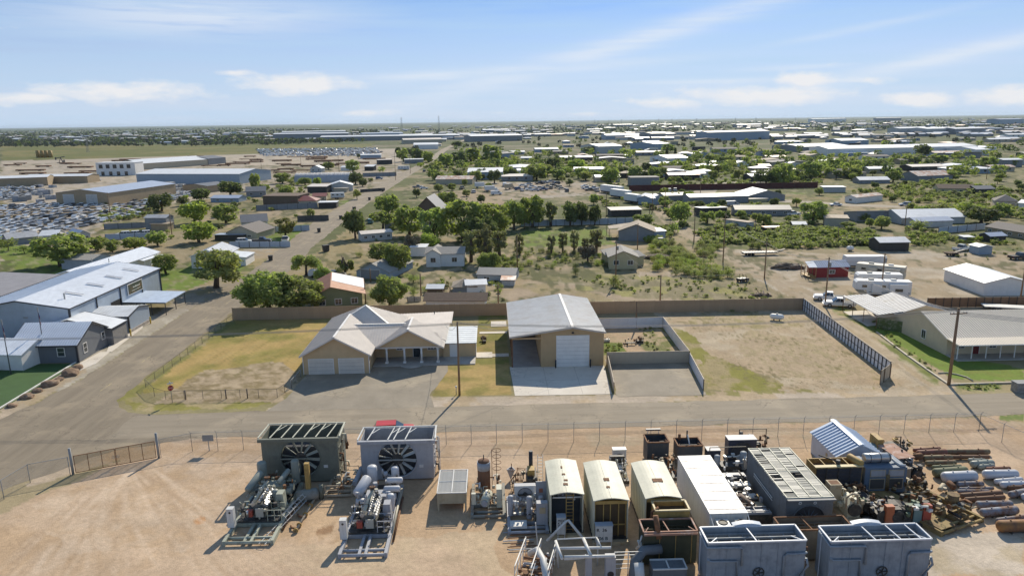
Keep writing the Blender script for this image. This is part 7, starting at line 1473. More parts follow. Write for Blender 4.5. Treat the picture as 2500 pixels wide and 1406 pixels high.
GN={'round':'leafy trees','spread':'leafy trees','pine':'pine trees','shrub':'shrubs','column':'narrow cypress trees'}
DS={'elm':'green leafy tree','dark':'dark green round tree','light':'bright yellow green tree','mesq':'feathery olive green tree','pine':'thin grey green pine','dry':'bare greyish tree','yel':'yellowing tree'}
def tree(kd,leaf,px,py,top,wpx,label=None,xy=None,h=None,w=None,grp=None):
 x,y=xy or G(px,py);h=h or HT(px,py,top);dist=math.hypot(x,y,CH);w=w or wpx*dist/FPX*.98
 cm,tm=proto(kd,leaf,0 if dist<215 else 1 if dist<620 else 2);t=bpy.data.objects.new(NM[kd],None);COL.objects.link(t);t.location=(x,y,0);t.rotation_euler=(0,0,rl.uniform(0,6.28));s=w/(8 if kd not in('pine','column')else 4.6 if kd=='pine' else 1.6);t.scale=(s,s,h/7.9)
 put('crown',cm,t);put('trunk',tm,t)
 d=DS[leaf]if kd!='shrub' else{'mesq':'olive green shrub','light':'bright green bush','dark':'dark green bush','dry':'dry grey bush','elm':'green bush','pine':'grey green bush','yel':'yellow green bush'}[leaf]
 if kd=='column':d='narrow dark cypress'
 (tag if label else auto)(t,label or d,'tree' if kd!='shrub' else 'shrub',grp or GN[kd]);return t
T=tree
T('round','elm',655,768,655,150,'broad leafy tree overhanging the corner of the brown fence');T('round','elm',735,765,672,130,'leafy tree between the corner tree and the terracotta roofed house');T('round','elm',952,750,668,100,'round green tree behind the tan house, beside the terracotta roofed house')
land(-42,140,'the broad trees at the fence corner');land(-22,141,'the round tree behind the tan house')
T('spread','mesq',528,703,597,150,'wide spreading tree with a forked trunk on the west lawn');land(-70,160,'the forked spreading tree');T('round','elm',150,650,565,130,'large dense tree at the edge of the west lawn');land(-105,190,'the large dense west tree')
T('round','elm',405,668,617,62,'small round tree beside the white gabled garage');T('spread','mesq',748,672,612,76,'small olive tree beside the long road');T('round','dark',868,582,506,62,'dark round pine standing alone beside the long road');land(-60,248,'the lone round pine')
T('round','elm',1195,662,612,68);T('round','elm',970,668,590,78);T('round','elm',930,640,590,80);T('shrub','elm',1010,690,655,60);T('round','light',1049,612,565,58);T('spread','elm',790,690,640,52)
for a in[('round','elm',1130,590,478,130),('round','elm',1060,590,500,90),('round','elm',1000,575,495,90),('round','elm',945,530,470,70),('round','elm',1200,580,490,100),('round','elm',1255,560,483,70),('round','elm',1300,555,470,75),('round','dark',1180,600,520,80),('round','elm',1090,500,465,60),('spread','elm',935,560,510,70),('pine','pine',1275,548,485,40),('pine','pine',1310,550,487,40),('pine','pine',1345,552,488,42),('round','dark',1392,552,485,52),('round','dark',1420,550,486,40),('round','dark',1452,550,498,38),('round','elm',1450,500,472,28),('pine','pine',1150,640,548,60),('pine','pine',1185,640,545,62),('pine','pine',1220,632,552,55),('pine','pine',1268,622,568,34),('pine','pine',1346,622,572,34),('pine','pine',1374,618,560,34),('pine','pine',1402,616,560,34),('pine','pine',1428,618,575,26),('pine','pine',1455,616,552,50),('spread','dry',1435,640,592,56),('spread','dry',1010,620,565,50),('round','elm',1660,548,488,60),('round','elm',1570,552,520,60),('shrub','elm',1640,570,530,66),('round','dark',1762,508,486,26),('round','elm',1985,545,487,76),('round','dark',2395,545,502,76),('shrub','mesq',2300,525,478,110),('shrub','light',2360,520,484,100),('shrub','mesq',2245,558,528,78),('spread','elm',2160,528,512,42),('round','elm',2105,540,518,34),('round','elm',2070,560,540,40),('round','elm',2180,445,415,40),('round','elm',2325,440,415,38),('round','dark',2248,384,350,40),('round','light',486,592,538,84,'bright yellow green tree above the white gabled garage'),('round','light',475,545,488,72),('round','elm',552,545,494,68),('round','elm',240,612,575,50),('round','elm',275,616,582,40),('round','light',330,610,576,60),('round','elm',385,600,562,50),('shrub','elm',20,612,570,60),('shrub','elm',60,618,592,50),('round','dark',395,516,470,64),('round','dark',492,492,456,46),('round','dark',563,478,438,64),('round','elm',625,465,420,30),('spread','yel',697,580,530,62,'small yellowing tree with bare branches beside the lawn'),('spread','mesq',760,535,505,22),('round','elm',700,490,450,40),('round','elm',645,468,448,32),('spread','mesq',872,487,458,22),('round','dark',868,450,418,40),('round','dark',885,456,432,26),('round','elm',905,444,434,16),('round','elm',690,448,420,48),('round','elm',745,452,432,36),('round','light',775,452,432,24),('round','elm',802,414,394,34),('round','elm',862,420,388,42),('round','dark',875,386,375,12),('round','light',1045,396,368,34),('round','dark',1020,394,360,34),('round','elm',985,395,360,34),('round','dark',972,382,358,18),('round','dark',1003,380,360,30),('round','elm',1090,408,372,44),('round','dark',1120,402,366,46),('round','elm',1150,398,358,60),('round','light',1070,408,392,22),('round','elm',1200,398,350,60),('round','dark',1115,360,344,36),('round','light',1190,404,388,36),('round','light',1405,418,386,54),('round','elm',1310,440,400,64),('round','elm',1360,438,410,50),('round','dark',1350,410,382,40),('round','elm',1490,450,404,56),('round','elm',1430,440,415,40),('shrub','mesq',1580,452,428,60),('round','dark',1440,375,356,40),('round','elm',1480,372,354,30),('round','elm',1630,372,350,40),('column','dark',1628,388,360,7),('column','dark',1648,386,362,7),('round','elm',1525,385,362,36),('round','elm',1610,388,366,34),('round','elm',1740,400,374,44),('round','elm',1775,405,378,44),('round','elm',1820,385,358,50),('round','dark',1870,450,408,60),('round','elm',1912,452,395,60),('round','elm',1980,436,390,56),('round','elm',2035,416,386,40),('round','elm',2085,418,388,34),('round','elm',1900,385,362,50),('round','elm',2145,408,386,50),('round','elm',2230,400,374,50),('round','elm',2290,398,376,44),('round','elm',2345,412,390,44),('round','elm',2410,414,380,40)]:T(*a[:6],label=a[6]if len(a)>6 else None)
land(-5,250,'the belt of tall trees');land(30,205,'the row of thin pines');land(100,225,'the mesquite scrub')
# scrub: nearer ones as single plants, the thicket behind as one mass
def inp(px,py,poly):return bool(inpoly(np.array([px]),np.array([py]),poly)[0])
SCR=[([(850,560),(1240,560),(1240,740),(900,700)],45,(.6,2.2)),([(250,480),(830,480),(700,560),(600,620),(260,600)],60,(.8,2.5)),([(1500,490),(1900,490),(2000,560),(1660,560)],60,(1,2.6)),([(2080,590),(2500,590),(2500,640),(2300,640)],20,(.4,1)),([(1640,600),(1700,640),(1790,668),(1760,690),(1600,665),(1590,610),(1560,560),(1640,555)],144,(1.2,3.0)),([(1700,600),(1900,565),(2130,565),(2150,600),(1900,612),(1760,605),(1740,640),(1700,620)],288,(1.2,2.6)),([(1690,565),(1860,545),(2100,565),(1880,575),(1700,600)],144,(1,2.4)),([(2210,560),(2440,590),(2500,600),(2360,596),(2230,600)],108,(.8,2)),([(1260,610),(1470,625),(1480,650),(1330,665),(1200,670),(1240,630)],96,(.6,1.8)),([(1400,680),(1560,672),(1800,690),(1860,735),(1500,715)],96,(.3,.9)),([(1040,690),(1230,690),(1230,740),(1190,742),(1040,700)],24,(.5,1.5)),([(2080,470),(2300,440),(2500,470),(2500,540),(2290,505),(2200,490)],312,(1.5,3.2)),([(1480,450),(1640,440),(1700,400),(1990,405),(2030,440),(1980,455),(1560,455),(1540,470)],288,(1.5,3.5)),([(1010,395),(1500,395),(1520,440),(1500,470),(1460,440),(1240,440),(1060,440)],288,(1.5,4)),([(1450,480),(1540,520),(1560,530),(1490,510)],48,(1,2.5)),([(240,520),(430,500),(340,540),(250,545)],62,(1,2.5)),([(1780,770),(1790,640),(1880,730),(1900,742),(1830,740)],33,(.3,.7)),([(2130,780),(2160,805),(2220,850),(2290,905),(2270,905),(2130,810)],40,(.2,.5)),([(2340,940),(2440,940),(2440,950),(2350,952)],24,(.2,.4)),([(1200,620),(1260,640),(1250,690),(1190,690)],28,(.6,1.6)),([(1560,800),(1590,790),(1600,850),(1660,858),(1600,860),(1560,830)],28,(.25,.5)),([(1480,840),(1520,840),(1510,860),(1480,860)],16,(.3,.6)),([(640,470),(700,440),(760,430),(760,460),(700,500)],48,(1,3))]
mass=[];nsh=0
for poly,n,(h0,h1)in SCR:
 bx=[p[0]for p in poly];by=[p[1]for p in poly];W_=PG(*poly);wx=[p[0]for p in W_];wy=[p[1]for p in W_];k=0;tries=0
 while k<n and tries<4000:
  tries+=1;X,Y=rl.uniform(min(wx),max(wx)),rl.uniform(min(wy),max(wy))
  if not inpoly(np.array([X]),np.array([Y]),W_)[0]:continue
  k+=1;h=rl.uniform(h0,h1);w=h*rl.uniform(1.2,2.2);lf=rl.choice(['mesq','mesq','mesq','light','elm','pine','dark' if rl.random()<.3 else 'mesq'])
  if math.hypot(X,Y)<215 and nsh<260:nsh+=1;tree('shrub',lf,0,0,0,0,xy=(X,Y),h=h,w=w)
  else:mass.append((X,Y,h,w,lf))
for px,py,h,lf in[(1405,672,2.6,'dark'),(1498,700,3.2,'mesq'),(1010,722,2.5,'mesq'),(930,660,2,'elm'),(830,672,3,'mesq'),(1310,655,1.6,'dark'),(1290,648,2,'light'),(660,628,.9,'dark'),(1290,670,1,'dark'),(2380,948,.7,'elm'),(862,750,1.6,'dark'),(1215,705,2.4,'elm')]:T('shrub',lf,px,py,0,0,h=h,w=h*1.3)
def massobj(name,items,kd,lod,sz=.6):
 by={}
 for it in items:by.setdefault(it[4],[]).append(it)
 for lf,its in by.items():
  cs=[]
  for v in range(3):
   me=leafmesh('tmp',lobes(kd,rl),lod,sz,LEAF[lf],RNG,shell=.45);c=np.empty(len(me.vertices)*3,np.float32);me.vertices.foreach_get('co',c);cs.append(c.reshape(-1,3));bpy.data.meshes.remove(me)
  out=[]
  for X,Y,h,w,_ in its:c=cs[rl.randrange(3)];a=rl.uniform(0,6.28);s=w/8;ca,sa=math.cos(a),math.sin(a);out.append(np.stack([X+(c[:,0]*ca-c[:,1]*sa)*s,Y+(c[:,0]*sa+c[:,1]*ca)*s,c[:,2]*h/7.9],1))
  q=np.concatenate(out).astype(np.float32);n=len(q)//4;me=bpy.data.meshes.new(name);me.vertices.add(n*4);me.vertices.foreach_set('co',q.reshape(-1));me.loops.add(n*4);me.loops.foreach_set('vertex_index',np.arange(n*4,dtype=np.int32));me.polygons.add(n);me.polygons.foreach_set('loop_start',np.arange(0,n*4,4,dtype=np.int32));me.polygons.foreach_set('loop_total',np.full(n,4,np.int32));me.update();me.materials.append(LEAF[lf]);o=put(name,me);kind(o,'stuff');o['label']={'scrub':'low scrub bushes scattered over open ground','far_woods':'far off trees scattered through the town and plain'}.get(name,name);
massobj('scrub',mass,'shrub',260)
# grass tufts along edges and fences close to the camera
m=MB();tg=[]
for poly,n in(([(30.5,90),(59,90),(60,131),(30.5,131)],1300),([(5,138),(62,138),(66,165),(5,160)],900),([(24,107),(30,107),(30,121),(22,118)],120)):
 wx=[p[0]for p in poly];wy=[p[1]for p in poly];X=RNG.uniform(min(wx),max(wx),n*3);Y=RNG.uniform(min(wy),max(wy),n*3);ok=inpoly(X,Y,poly)&(fbm(X,Y,4,77)>.47);X=X[ok][:n];Y=Y[ok][:n]
 for x,y in zip(X,Y):
  s=rl.uniform(.03,.075)
  for k in range(3):a=rl.uniform(0,3.14);dx,dy=math.cos(a)*s,math.sin(a)*s;tg.append([(x-dx,y-dy,0),(x+dx,y+dy,0),(x+dx*.5,y+dy*.6-s,s*.5),(x-dx*.7,y-dy*.5-s,s*.45)])
q=MB();q.v=[p for f in tg for p in f];q.f=[tuple(range(i,i+4))for i in range(0,len(tg)*4,4)];q.s=[False]*len(tg);kind(q.build('grass',M('tuft',(.21,.19,.08),rough=.9,var=.35,scale=.3,transl=.5)),'stuff')
# ------------------------------------------------------------------ poles, wires, signs and small things
def pole(label,px,py,top,r=.14,cross=(),tr=False,h=None,lamp=False,wall=None):
 x,y=G(px,py);h=h or HT(px,py,top);t=thing('utility_pole',label,'pole',(x,y,0),group=None);MB().cyl((0,0,0),(.0,0,h),r*1.15,r*.8,9).build('pole',polewood,t)
 for z,L,a in cross:
  c=MB().cbox(0,-.12,h-z,L,.1,.12,a).build('crossarm',wood,t)
  for k in(-.48,-.3,.3,.48):MB().cyl((k*L*math.cos(a),-.12+k*L*math.sin(a),h-z),(k*L*math.cos(a),-.12+k*L*math.sin(a),h-z+.25),.05,n=6).build('insulator',galv,c)
 if tr:MB().cyl((.3,0,h-1.9),(.3,0,h-1.0),.24,n=12).build('transformer',galv,t)
 if lamp:MB().bar((0,0,h-.3),(-.8,0,h-.1),.06).build('lamp_arm',galv,t);MB().tank((-.9,0,h-.2),(-.7,0,h-.15),.14,8).build('lamp',whitep,t)
 return(x,y,h)
P={}
for k,a in{'a':('plain brown pole standing before the tan house driveway',1122,965,785),'b':('brown pole with a crossarm in front of the beige porch house',2316,940,752,.2,[(.75,2.5,.12)]),'c':('brown pole beside the alley and the grey tin carport',2014,748,628),'d':('dark pole rising behind the campers',2150,722,618),'e':('pole at the east edge by the white metal building',2490,738,640),'f':('pole in the alley opposite the brush pile',1866,680,590),'g':('brown pole behind the brown fence near the shop',1611,750,671),'h':('short brown pole inside the back pen',1553,800,735),'i':('pole with a lamp by the white shed, left of the shop',1217,762,694),'j':('pole before the pale yellow house',1503,690,590),'k':('pole between the yellow house and the ruined barn',1556,612,545),'l':('leaning pole in the dry field west of the thin pines',1263,660,575),'m':('pole in the scrub east of the track',1765,640,520),'n':('pole at the corner of the grey mobile home',1694,590,520),'o':('pole with a lamp amid the scrub',2209,552,500),'q':('thin pole by the terracotta roofed house',893,742,690),'r':('pole near the small dark brown shed',1028,722,668),'s':('pole beside the grey shed west of the long road',420,575,520),'t':('pole standing amid scrap cars before the tan building',270,530,470),'u':('pole beside the long road near the arched shed',966,440,372),'v':('pole at the pasture corner by the long road',828,422,378),'w':('pole beside the dark bushes on the long road',1002,424,380),'x':('tall pole beyond the long dark red fence',1640,475,430),'y':('pole beside the storage sheds',1592,520,468),'z':('second pole beside the storage sheds',1623,516,466),'aa':('pole in the wild ground east of the steep gabled house',1480,530,470)}.items():
 P[k]=pole(*a,tr=k in 'cdj',lamp=k in('i','o'))if len(a)<5 else pole(*a)
for k,(px,py,tp)in enumerate([(1280,560,530),(1746,585,550),(1843,575,545),(1922,580,556),(2045,590,560),(1710,470,440),(2408,438,405),(1530,440,412),(1350,452,425),(640,430,400),(735,402,372),(560,470,440),(1585,545,500),(1100,740,700),(905,690,655),(2458,416,398),(1120,560,520)]):x,y,h=pole('',px,py,tp);o=[c for c in bpy.data.objects if c.get('label')==''][0];auto(o,'brown pole','pole','brown poles')
def wire(label,a,b,n=1,dz=.3,sag=1.1,off=.35):
 t=thing('power_line',label,'power line',(a[0],a[1],0));v=Vector((b[0]-a[0],b[1]-a[1],0))
 for k in range(n):
  pts=[];sd_=Vector((-v.y,v.x,0)).normalized()*off*(k-(n-1)/2)
  for i in range(15):u=i/14;p=v*u+sd_;pts.append((p.x,p.y,a[2]*(1-u)+b[2]*u-dz-sag*4*u*(1-u)))
  MB().tube(pts,.024,4).build('wire',M('wire_grey',(.22,.22,.23),rough=.6),t)
wl=(-118,93,10.2);wr=(140,70,8.5)
wire('power lines spanning the street front west of the driveway pole',wl,P['a'],3);wire('power lines spanning the shop front between the two street poles',P['a'],P['b'],3);wire('power lines running off east over the porch house lawn',P['b'],wr,4,.75,.8,.7);wire('power line along the alley from the crossarm pole',P['b'],P['c'],2,.4);wire('power line from the alley pole past the buggy',P['c'],P['f'],2);wire('service line from the alley pole to the camper pole',P['c'],P['d'],2);wire('power line over the scrub beside the track',P['f'],P['m'],2);wire('power line across the field behind the brown fence',P['g'],P['c'],1);wire('power line over the dry field before the yellow house',P['j'],P['g'],1);wire('service line to the shop from the street',P['a'],(11,101.7,6.2),1,0);wire('service line to the tan house',P['a'],(-8,112,4.5),1,.2)
# stop sign with street name blades
x,y=G(421,983);t=thing('stop_sign','red stop sign under street name blades at the corner','road sign',(x,y,0),R(35));land(x,y,'the stop sign');MB().cyl((0,0,0),(0,0,3.0),.04,n=7).build('post',galv,t)
pts=[(.38*math.cos(PI/8+k*PI/4),2.1+.38*math.sin(PI/8+k*PI/4))for k in range(8)];MB().side(pts,-.05,-.02).build('plate',M('sign_red',(.4,.03,.03),rough=.4),t);MB().side([(.0+(q_[0])*.92,2.1+(q_[1]-2.1)*.92)for q_ in pts],-.06,-.051).build('face',M('sign_red'),t)
cu=bpy.data.curves.new('lettering','FONT');cu.body='STOP';cu.size=.26;cu.align_x='CENTER';cu.extrude=.002;cu.materials.append(whitep);fo=put('lettering',cu);bpy.context.view_layer.update();me=bpy.data.meshes.new_from_object(fo.evaluated_get(bpy.context.evaluated_depsgraph_get()));bpy.data.objects.remove(fo);o=put('lettering',me,t,(0,-.065,2.01));o.rotation_euler=(PI/2,0,0)
for a in(0,PI/2):MB().cbox(0,0,2.75+.13*(a>0),.75,.02,.15,a).build('name_blade',M('blade_white',(.6,.62,.66)),t)
for(px,py,rzz,lab)in((112,800+76,0,'flagpole with a red and white flag in front of the charcoal office'),(27,914,0,'second flagpole nearer the west edge')):
 x,y=G(px,py);t=thing('flagpole',lab,'flagpole',(x,y,0));h=8.4;MB().cyl((0,0,0),(0,0,h),.09,.05,8).build('pole',M('dark_pole',(.12,.12,.13),rough=.4),t);MB().tank((0,0,h),(0,0,h+.05),.1,8).build('finial',galv,t)
 fl=bpy.data.objects.new('flag',None);f=MB();mt=[M('flag_red',(.35,.05,.06)),M('flag_white',(.6,.6,.6)),M('flag_blue',(.05,.07,.2))]
 for k in range(7):o=MB().add([(.05+.03*j,-.05+.05*math.sin(j*1.9+k),h-.7-.22*k-.3*j*.5)for j in range(6)]+[(.05+.03*j,-.05+.05*math.sin(j*1.9+k),h-.92-.22*k-.3*j*.5)for j in range(5,-1,-1)],[tuple(range(12))]).build('flag_stripe',mt[2]if k<2 else mt[k%2],t)
 bpy.data.objects.remove(fl)
 # boulders along the turf kerb
rk=M('sandstone',(.24,.16,.105),rough=.95,var=.25,scale=1.2,bump=.04,bscale=4,wear=(.36,.27,.19),wamt=.4)
for i,(px,py,s,lab)in enumerate([(28,992,.55,'smallest brown boulder at the low end of the kerb'),(66,971,.75,'orange brown boulder second along the kerb'),(92,955,.55,'low dark boulder between two larger ones'),(122,940,.95,'blocky brown boulder midway along the kerb'),(145,929,.6,'flat dark boulder past the blocky one'),(172,914,1.05,'largest pale tan boulder along the kerb'),(190,899,.8,'flat grey boulder near the office corner')]):
 x,y=G(px,py);bm=bmesh.new();bmesh.ops.create_icosphere(bm,subdivisions=2,radius=s);rr=random.Random(i)
 for v in bm.verts:n=float(fbm(v.co.x+i*9,v.co.y+v.co.z*1.3,s*.9,i,3));v.co*=.6+.85*n;v.co.z*=.62;v.co.x*=1.25;v.co.z=max(v.co.z,-s*.2)
 me=bpy.data.meshes.new('boulder');bm.to_mesh(me);bm.free();me.materials.append(rk);tag(put('boulder',me,None,(x,y,s*.2),rr.uniform(0,3)),lab,'boulder','boulders along the turf kerb')
 # bins, mailboxes, small clutter of the lots
def bin_(label,px,py,w=1.2,h=1.3,mt=None):x,y=G(px,py);t=thing('wheeled_bin',label,'bin',(x,y,0),rl.uniform(0,1));MB().side([(-w*.42,.12),(w*.42,.12),(w*.5,h),(-w*.5,h)],-w*.4,w*.4).build('body',mt or dkst,t);MB().box(-w*.54,-w*.46,h,w*.54,w*.46,h+.1).build('lid',mt or dkst,t);[MB().cyl((s,-.3,.1),(s,-.2,.1),.1,n=8).build('wheel',tyre,t)for s in(-w*.35,w*.35)]
for i,(px,py)in enumerate([(661,636),(796,614),(779,567),(832,535),(865,513),(902,489),(935,468)]):bin_(('black bin by the hedge at the first drive','large dark bin beside the fence on the long road','dark bin at the lawn edge across the road','black bin beside the dark fence','small dark bin by the bright lawn','brown bin at the pasture corner','dark bin at the end of the low fence')[i],px,py,1.7 if i==1 else 1.2,1.8 if i==1 else 1.3)
x,y=G(2482,960);t=thing('junction_box','grey stone faced mailbox block beside the street kerb','mailbox',(x,y,0));MB().box(0,0,0,2.4,1.2,1.3).build('block',M('stone_base'),t);MB().box(-.08,-.08,1.3,2.48,1.28,1.4).build('cap',WL['grey'],t)
x,y=G(1114,963);t=thing('standpipe','short pipe with a white cap beside the driveway pole','pipe',(x,y,0));MB().cyl((0,0,0),(0,0,1.0),.05,n=8).build('pipe',galv,t);MB().tank((0,0,1.0),(0,0,1.2),.12,10).build('cap',whitep,t)
for i,(px,py,w,l,h,n,lab)in enumerate([(1540,843,1.9,1.4,.9,12,'black bench and broken frame on the pen dirt'),(1562,838,1.6,1.5,.7,26,'tangle of dark scrap beside the black bench'),(1482,835,1.2,1.1,.5,8,'stack of pale boards against the shop wall'),(1182,838,.8,1.6,.8,8,'rusty barbecue pit between house and shop'),(1492,735,8,3,.6,0,'')][:4]):
 x,y=G(px,py);t=thing('scrap_pile',lab,'scrap',(x,y,0));clutter(t,(-w/2,w/2,0,l,.05,h),n,[dkst,rustst,wood]if i!=2 else[wood,offw,tanp],rl,(.03,.07),(.2,.6));MB().box(-w*.4,0,.35 if i==0 else .05,w*.4,.35,.45).build('beam',dkst if i!=2 else offw,t)
def pile(label,px,py,w,d,h,n,mts,name='debris_pile',cat='debris'):
 x,y=G(px,py);t=thing(name,label,cat,(x,y,0));bm=bmesh.new();bmesh.ops.create_icosphere(bm,subdivisions=4,radius=1)
 for v in bm.verts:q_=.55+.7*float(fbm(v.co.x*2+5,v.co.y*2+v.co.z,.8,4,4));v.co=Vector((v.co.x*w/2*q_,v.co.y*d/2*q_,max(-.05,v.co.z*h*q_)))
 me=bpy.data.meshes.new('heap');bm.to_mesh(me);bm.free();me.materials.append(M('heap_earth',(.15,.115,.085),rough=.95,var=.35,scale=2));put('heap',me,t)
 for k in range(n):a=rl.uniform(0,6.28);rr=rl.random()**.6;p=Vector((math.cos(a)*w/2*rr,math.sin(a)*d/2*rr,h*(1.05-rr)*.8+.1));e=p+Vector((rl.uniform(-1,1),rl.uniform(-1,1),rl.uniform(-.2,.5)))*rl.uniform(.5,1.3);MB().bar(p,e,rl.uniform(.05,.3),.06).build('board',rl.choice(mts),t)
pile('heap of brush, boards and white scraps on the dirt before the red cabin',1922,655,9,4.5,1.5,70,[wood,offw,dkst,bark,bark]);pile('long heap of lumber and scrap behind the pale yellow house',1612,630,10,5,1.2,60,[offw,wood,wood,bark]);pile('low heap of broken stone by the fence corner',1858,722,5,2.2,.6,30,[M('stone_bit',(.28,.2,.17)),bark])
x,y=G(1008,664);t=thing('dead_palm','ragged spiky yucca clump with bare stems near the black pickup','plant',(*G(843,668),0));[MB().tube([(0,0,0),(rl.uniform(-.8,.8),rl.uniform(-.5,.5),2),(rl.uniform(-2,2),rl.uniform(-1,1),rl.uniform(2.6,4.6))],[.2,.16,.1],6).build('stem',bark,t)for k in range(7)];put('crown',leafmesh('crown',[(rl.uniform(-1.6,1.6),rl.uniform(-.8,.8),rl.uniform(1.5,2.8),.7,.7,.7)for k in range(8)],900,.3,LEAF['mesq'],RNG),t)

# ------------------------------------------------------------------ far town, scrap yard, plain
rf=random.Random(31)
big=[((667,342),(850,340),328,'grey','white','long white roofed plant in the far industrial row'),((690,333),(845,330),323,'offwhite','white','higher white roofed hall behind the far plant'),((782,346),(1122,341),335,'grey','white','very long low white roofed building across the far field'),((885,336),(985,334),327,'blue','blue','dark blue hall in the far industrial row'),((980,341),(1060,339),331,'offwhite','white','white hall at the end of the far industrial row'),((985,352),(1080,350),342,'beige','cream','cream hall near the far end of the long road'),((1010,365),(1070,364),354,'white','white','plain white box building beside the end of the long road'),((1150,347),(1275,344),333,'grey','white','grey hall with a pale roof beyond the long road'),((1727,345),(1878,340),324,'blue','cream','large pale blue hall with a cream roof in the distant town'),((1461,376),(1519,374),358,'offwhite','white','white flat hall amid the trees of the distant town'),((1598,366),(1634,364),352,'blue','white','pale blue gabled hall beside the cypresses'),((1630,400),(1682,398),387,'white','white','long white shed below the cypresses'),((2021,382),(2235,378),364,'white','white','very long white walled warehouse east, near part'),((2236,378),(2385,374),360,'white','white','very long white walled warehouse east, far part'),((2382,380),(2416,379),366,'white','white','small white block at the end of the very long warehouse'),((1956,372),(2070,368),359,'grey','white','long grey shed before the very long white warehouse'),((2052,358),(2120,356),344,'blue','white','pale green blue shed behind the very long warehouse'),((2193,330),(2265,328),314,'offwhite','white','first many gabled white hall far east'),((2262,330),(2335,328),315,'offwhite','white','second many gabled white hall far east'),((2330,329),(2405,327),315,'grey','white','last many gabled white hall far east'),((1983,300),(2065,298),291,'white','white','long white hall just below the east horizon'),((2140,296),(2200,295),289,'grey','cream','low building cluster below the east horizon'),((1500,310),(1545,309),305,'grey','white','white roofed hall far off in the middle of town'),((1180,325),(1240,324),318,'grey','white','small white roofed hall beyond the long road'),((1800,312),(1860,311),305,'grey','white','pale hall in the far pipe yards'),((1480,342),(1580,340),331,'blue','white','blue grey hall with a white roof in mid town'),((1590,342),(1625,341),327,'grey','slate','dark gabled hall in mid town'),((1615,335),(1650,334),327,'grey','white','white roofed hall beside the dark gabled hall'),((2440,304),(2500,302),292,'blue','blue','pale blue halls at the far east edge')]
for A,B,tp,wl,rfm,lab in big:bp(lab,A,B,rf.uniform(25,45),tp,wl,rfm,'gable_x',2.2,'warehouse',o=.2)
land(-400,1500,'the far industrial row');land(560,1500,'the very long white warehouse')
# small houses of the town: exact kind picked from a few shared shapes
HP={}
def hproto(w,d,h,sh,wl,rm):
 k=(w,d,h,sh,wl,rm)
 if k not in HP:
  m=MB()
  for p,ax in roof_planes(sh,w,d,h,h*.35,.4,.4):m.slab([(a,b,c+.1)for a,b,c in p],.15)
  g=MB()
  for u in(.2,.45,.75):fbox(g,dirf('f',w,d),w*u,w*u+1.2,h*.35,h*.75,.0,.05)
  HP[k]=(wall_mesh(sh,w,d,h,h*.35).mesh('wall',WL[wl]),m.mesh('roof',RF[rm]),g.mesh('window',glass))
 return HP[k]
zones=[(G(1500,500),1,[(1080,470),(1240,430),(1000,350),(1250,312),(2000,300),(2500,302),(2500,420),(2100,430),(1950,450),(1500,450)],215),(0,0,[(0,322),(640,318),(900,330),(900,345),(640,352),(0,355)],60),(0,0,[(1080,330),(1500,300),(2500,292),(2500,315),(1500,330)],50)]
occ=[(o.location.x,o.location.y)for o in bpy.data.objects if o.get('category')]
def free(x,y,r):return all(abs(x-a)>r or abs(y-b)>r for a,b in occ)
for _,_,poly,n in zones:
 k=0
 while k<n:
  px,py=rf.uniform(min(p[0]for p in poly),max(p[0]for p in poly)),rf.uniform(min(p[1]for p in poly),max(p[1]for p in poly))
  if not inp(px,py,poly):continue
  x,y=G(px,py);k+=1
  if abs(x+58)<14 or not free(x,y,13 if y<600 else 9):continue
  sc=1+min(1.2,y/2500)*rf.uniform(.2,1.6);w,d=rf.choice([(9,7),(13,8),(18,9),(7,6),(22,12)]);rm=rf.choice(['white','white','white','pale','grey','white','tan','rust','blue','cream','white']);wl=rf.choice(['offwhite','grey','tan','beige','dark','white','blue'])
  me=hproto(w,d,3.0,rf.choice(['gable_x','gable_x','hip','shed_b','gable_y']),wl,rm);t=bpy.data.objects.new('town_house',None);COL.objects.link(t);t.location=(x,y,0);t.rotation_euler=(0,0,R(rf.choice([0,0,5,-6,90,2])));t.scale=(sc,sc,max(1,sc*.8));occ.append((x,y))
  put('wall',me[0],t);put('roof',me[1],t)
  if y<1200:put('window',me[2],t)
  auto(t,f'{rm} roofed {wl if wl != "offwhite" else "dull white"} {"house" if w < 18 else "building"}','house','houses of the distant town')
hs={}
for k in range(1500):
 px,py=rf.uniform(0,2500),rf.uniform(284,345);x,y=G(px,py)
 if y<1200 or y>6500 or(px<900 and(py>350 or py<314))or float(fbm(x,y,300,61,3))<.46:continue
 s_=rf.uniform(.9,1.5)*(1+y/9000);w,d,h=rf.choice([(12,8,0),(16,8,0),(10,7,0),(24,12,0)]);c=rf.choice(['white','white','white','cream','blue','grey','pale']);m=hs.setdefault(c,(MB(),MB()));m[1].box(x,y,0,x+w*s_,y+d*s_,3.2*min(s_,1.6));z_=3.2*min(s_,1.6)
 m[0].slab([(x-.4,y-.4,z_+.1),(x+w*s_+.4,y-.4,z_+.1),(x+w*s_+.4,y+d*s_/2,z_+1.6),(x-.4,y+d*s_/2,z_+1.6)],.1);m[0].slab([(x-.4,y+d*s_/2,z_+1.6),(x+w*s_+.4,y+d*s_/2,z_+1.6),(x+w*s_+.4,y+d*s_+.4,z_+.1),(x-.4,y+d*s_+.4,z_+.1)],.1)
for c,m in hs.items():
 for b_,mt,nm in((m[0],RF[c],'distant_roofs'),(m[1],WL[rf.choice(['grey','offwhite','beige'])],'distant_walls')):kind(b_.build(nm,mt),'stuff')['label']='small buildings of the town too far off to tell apart'
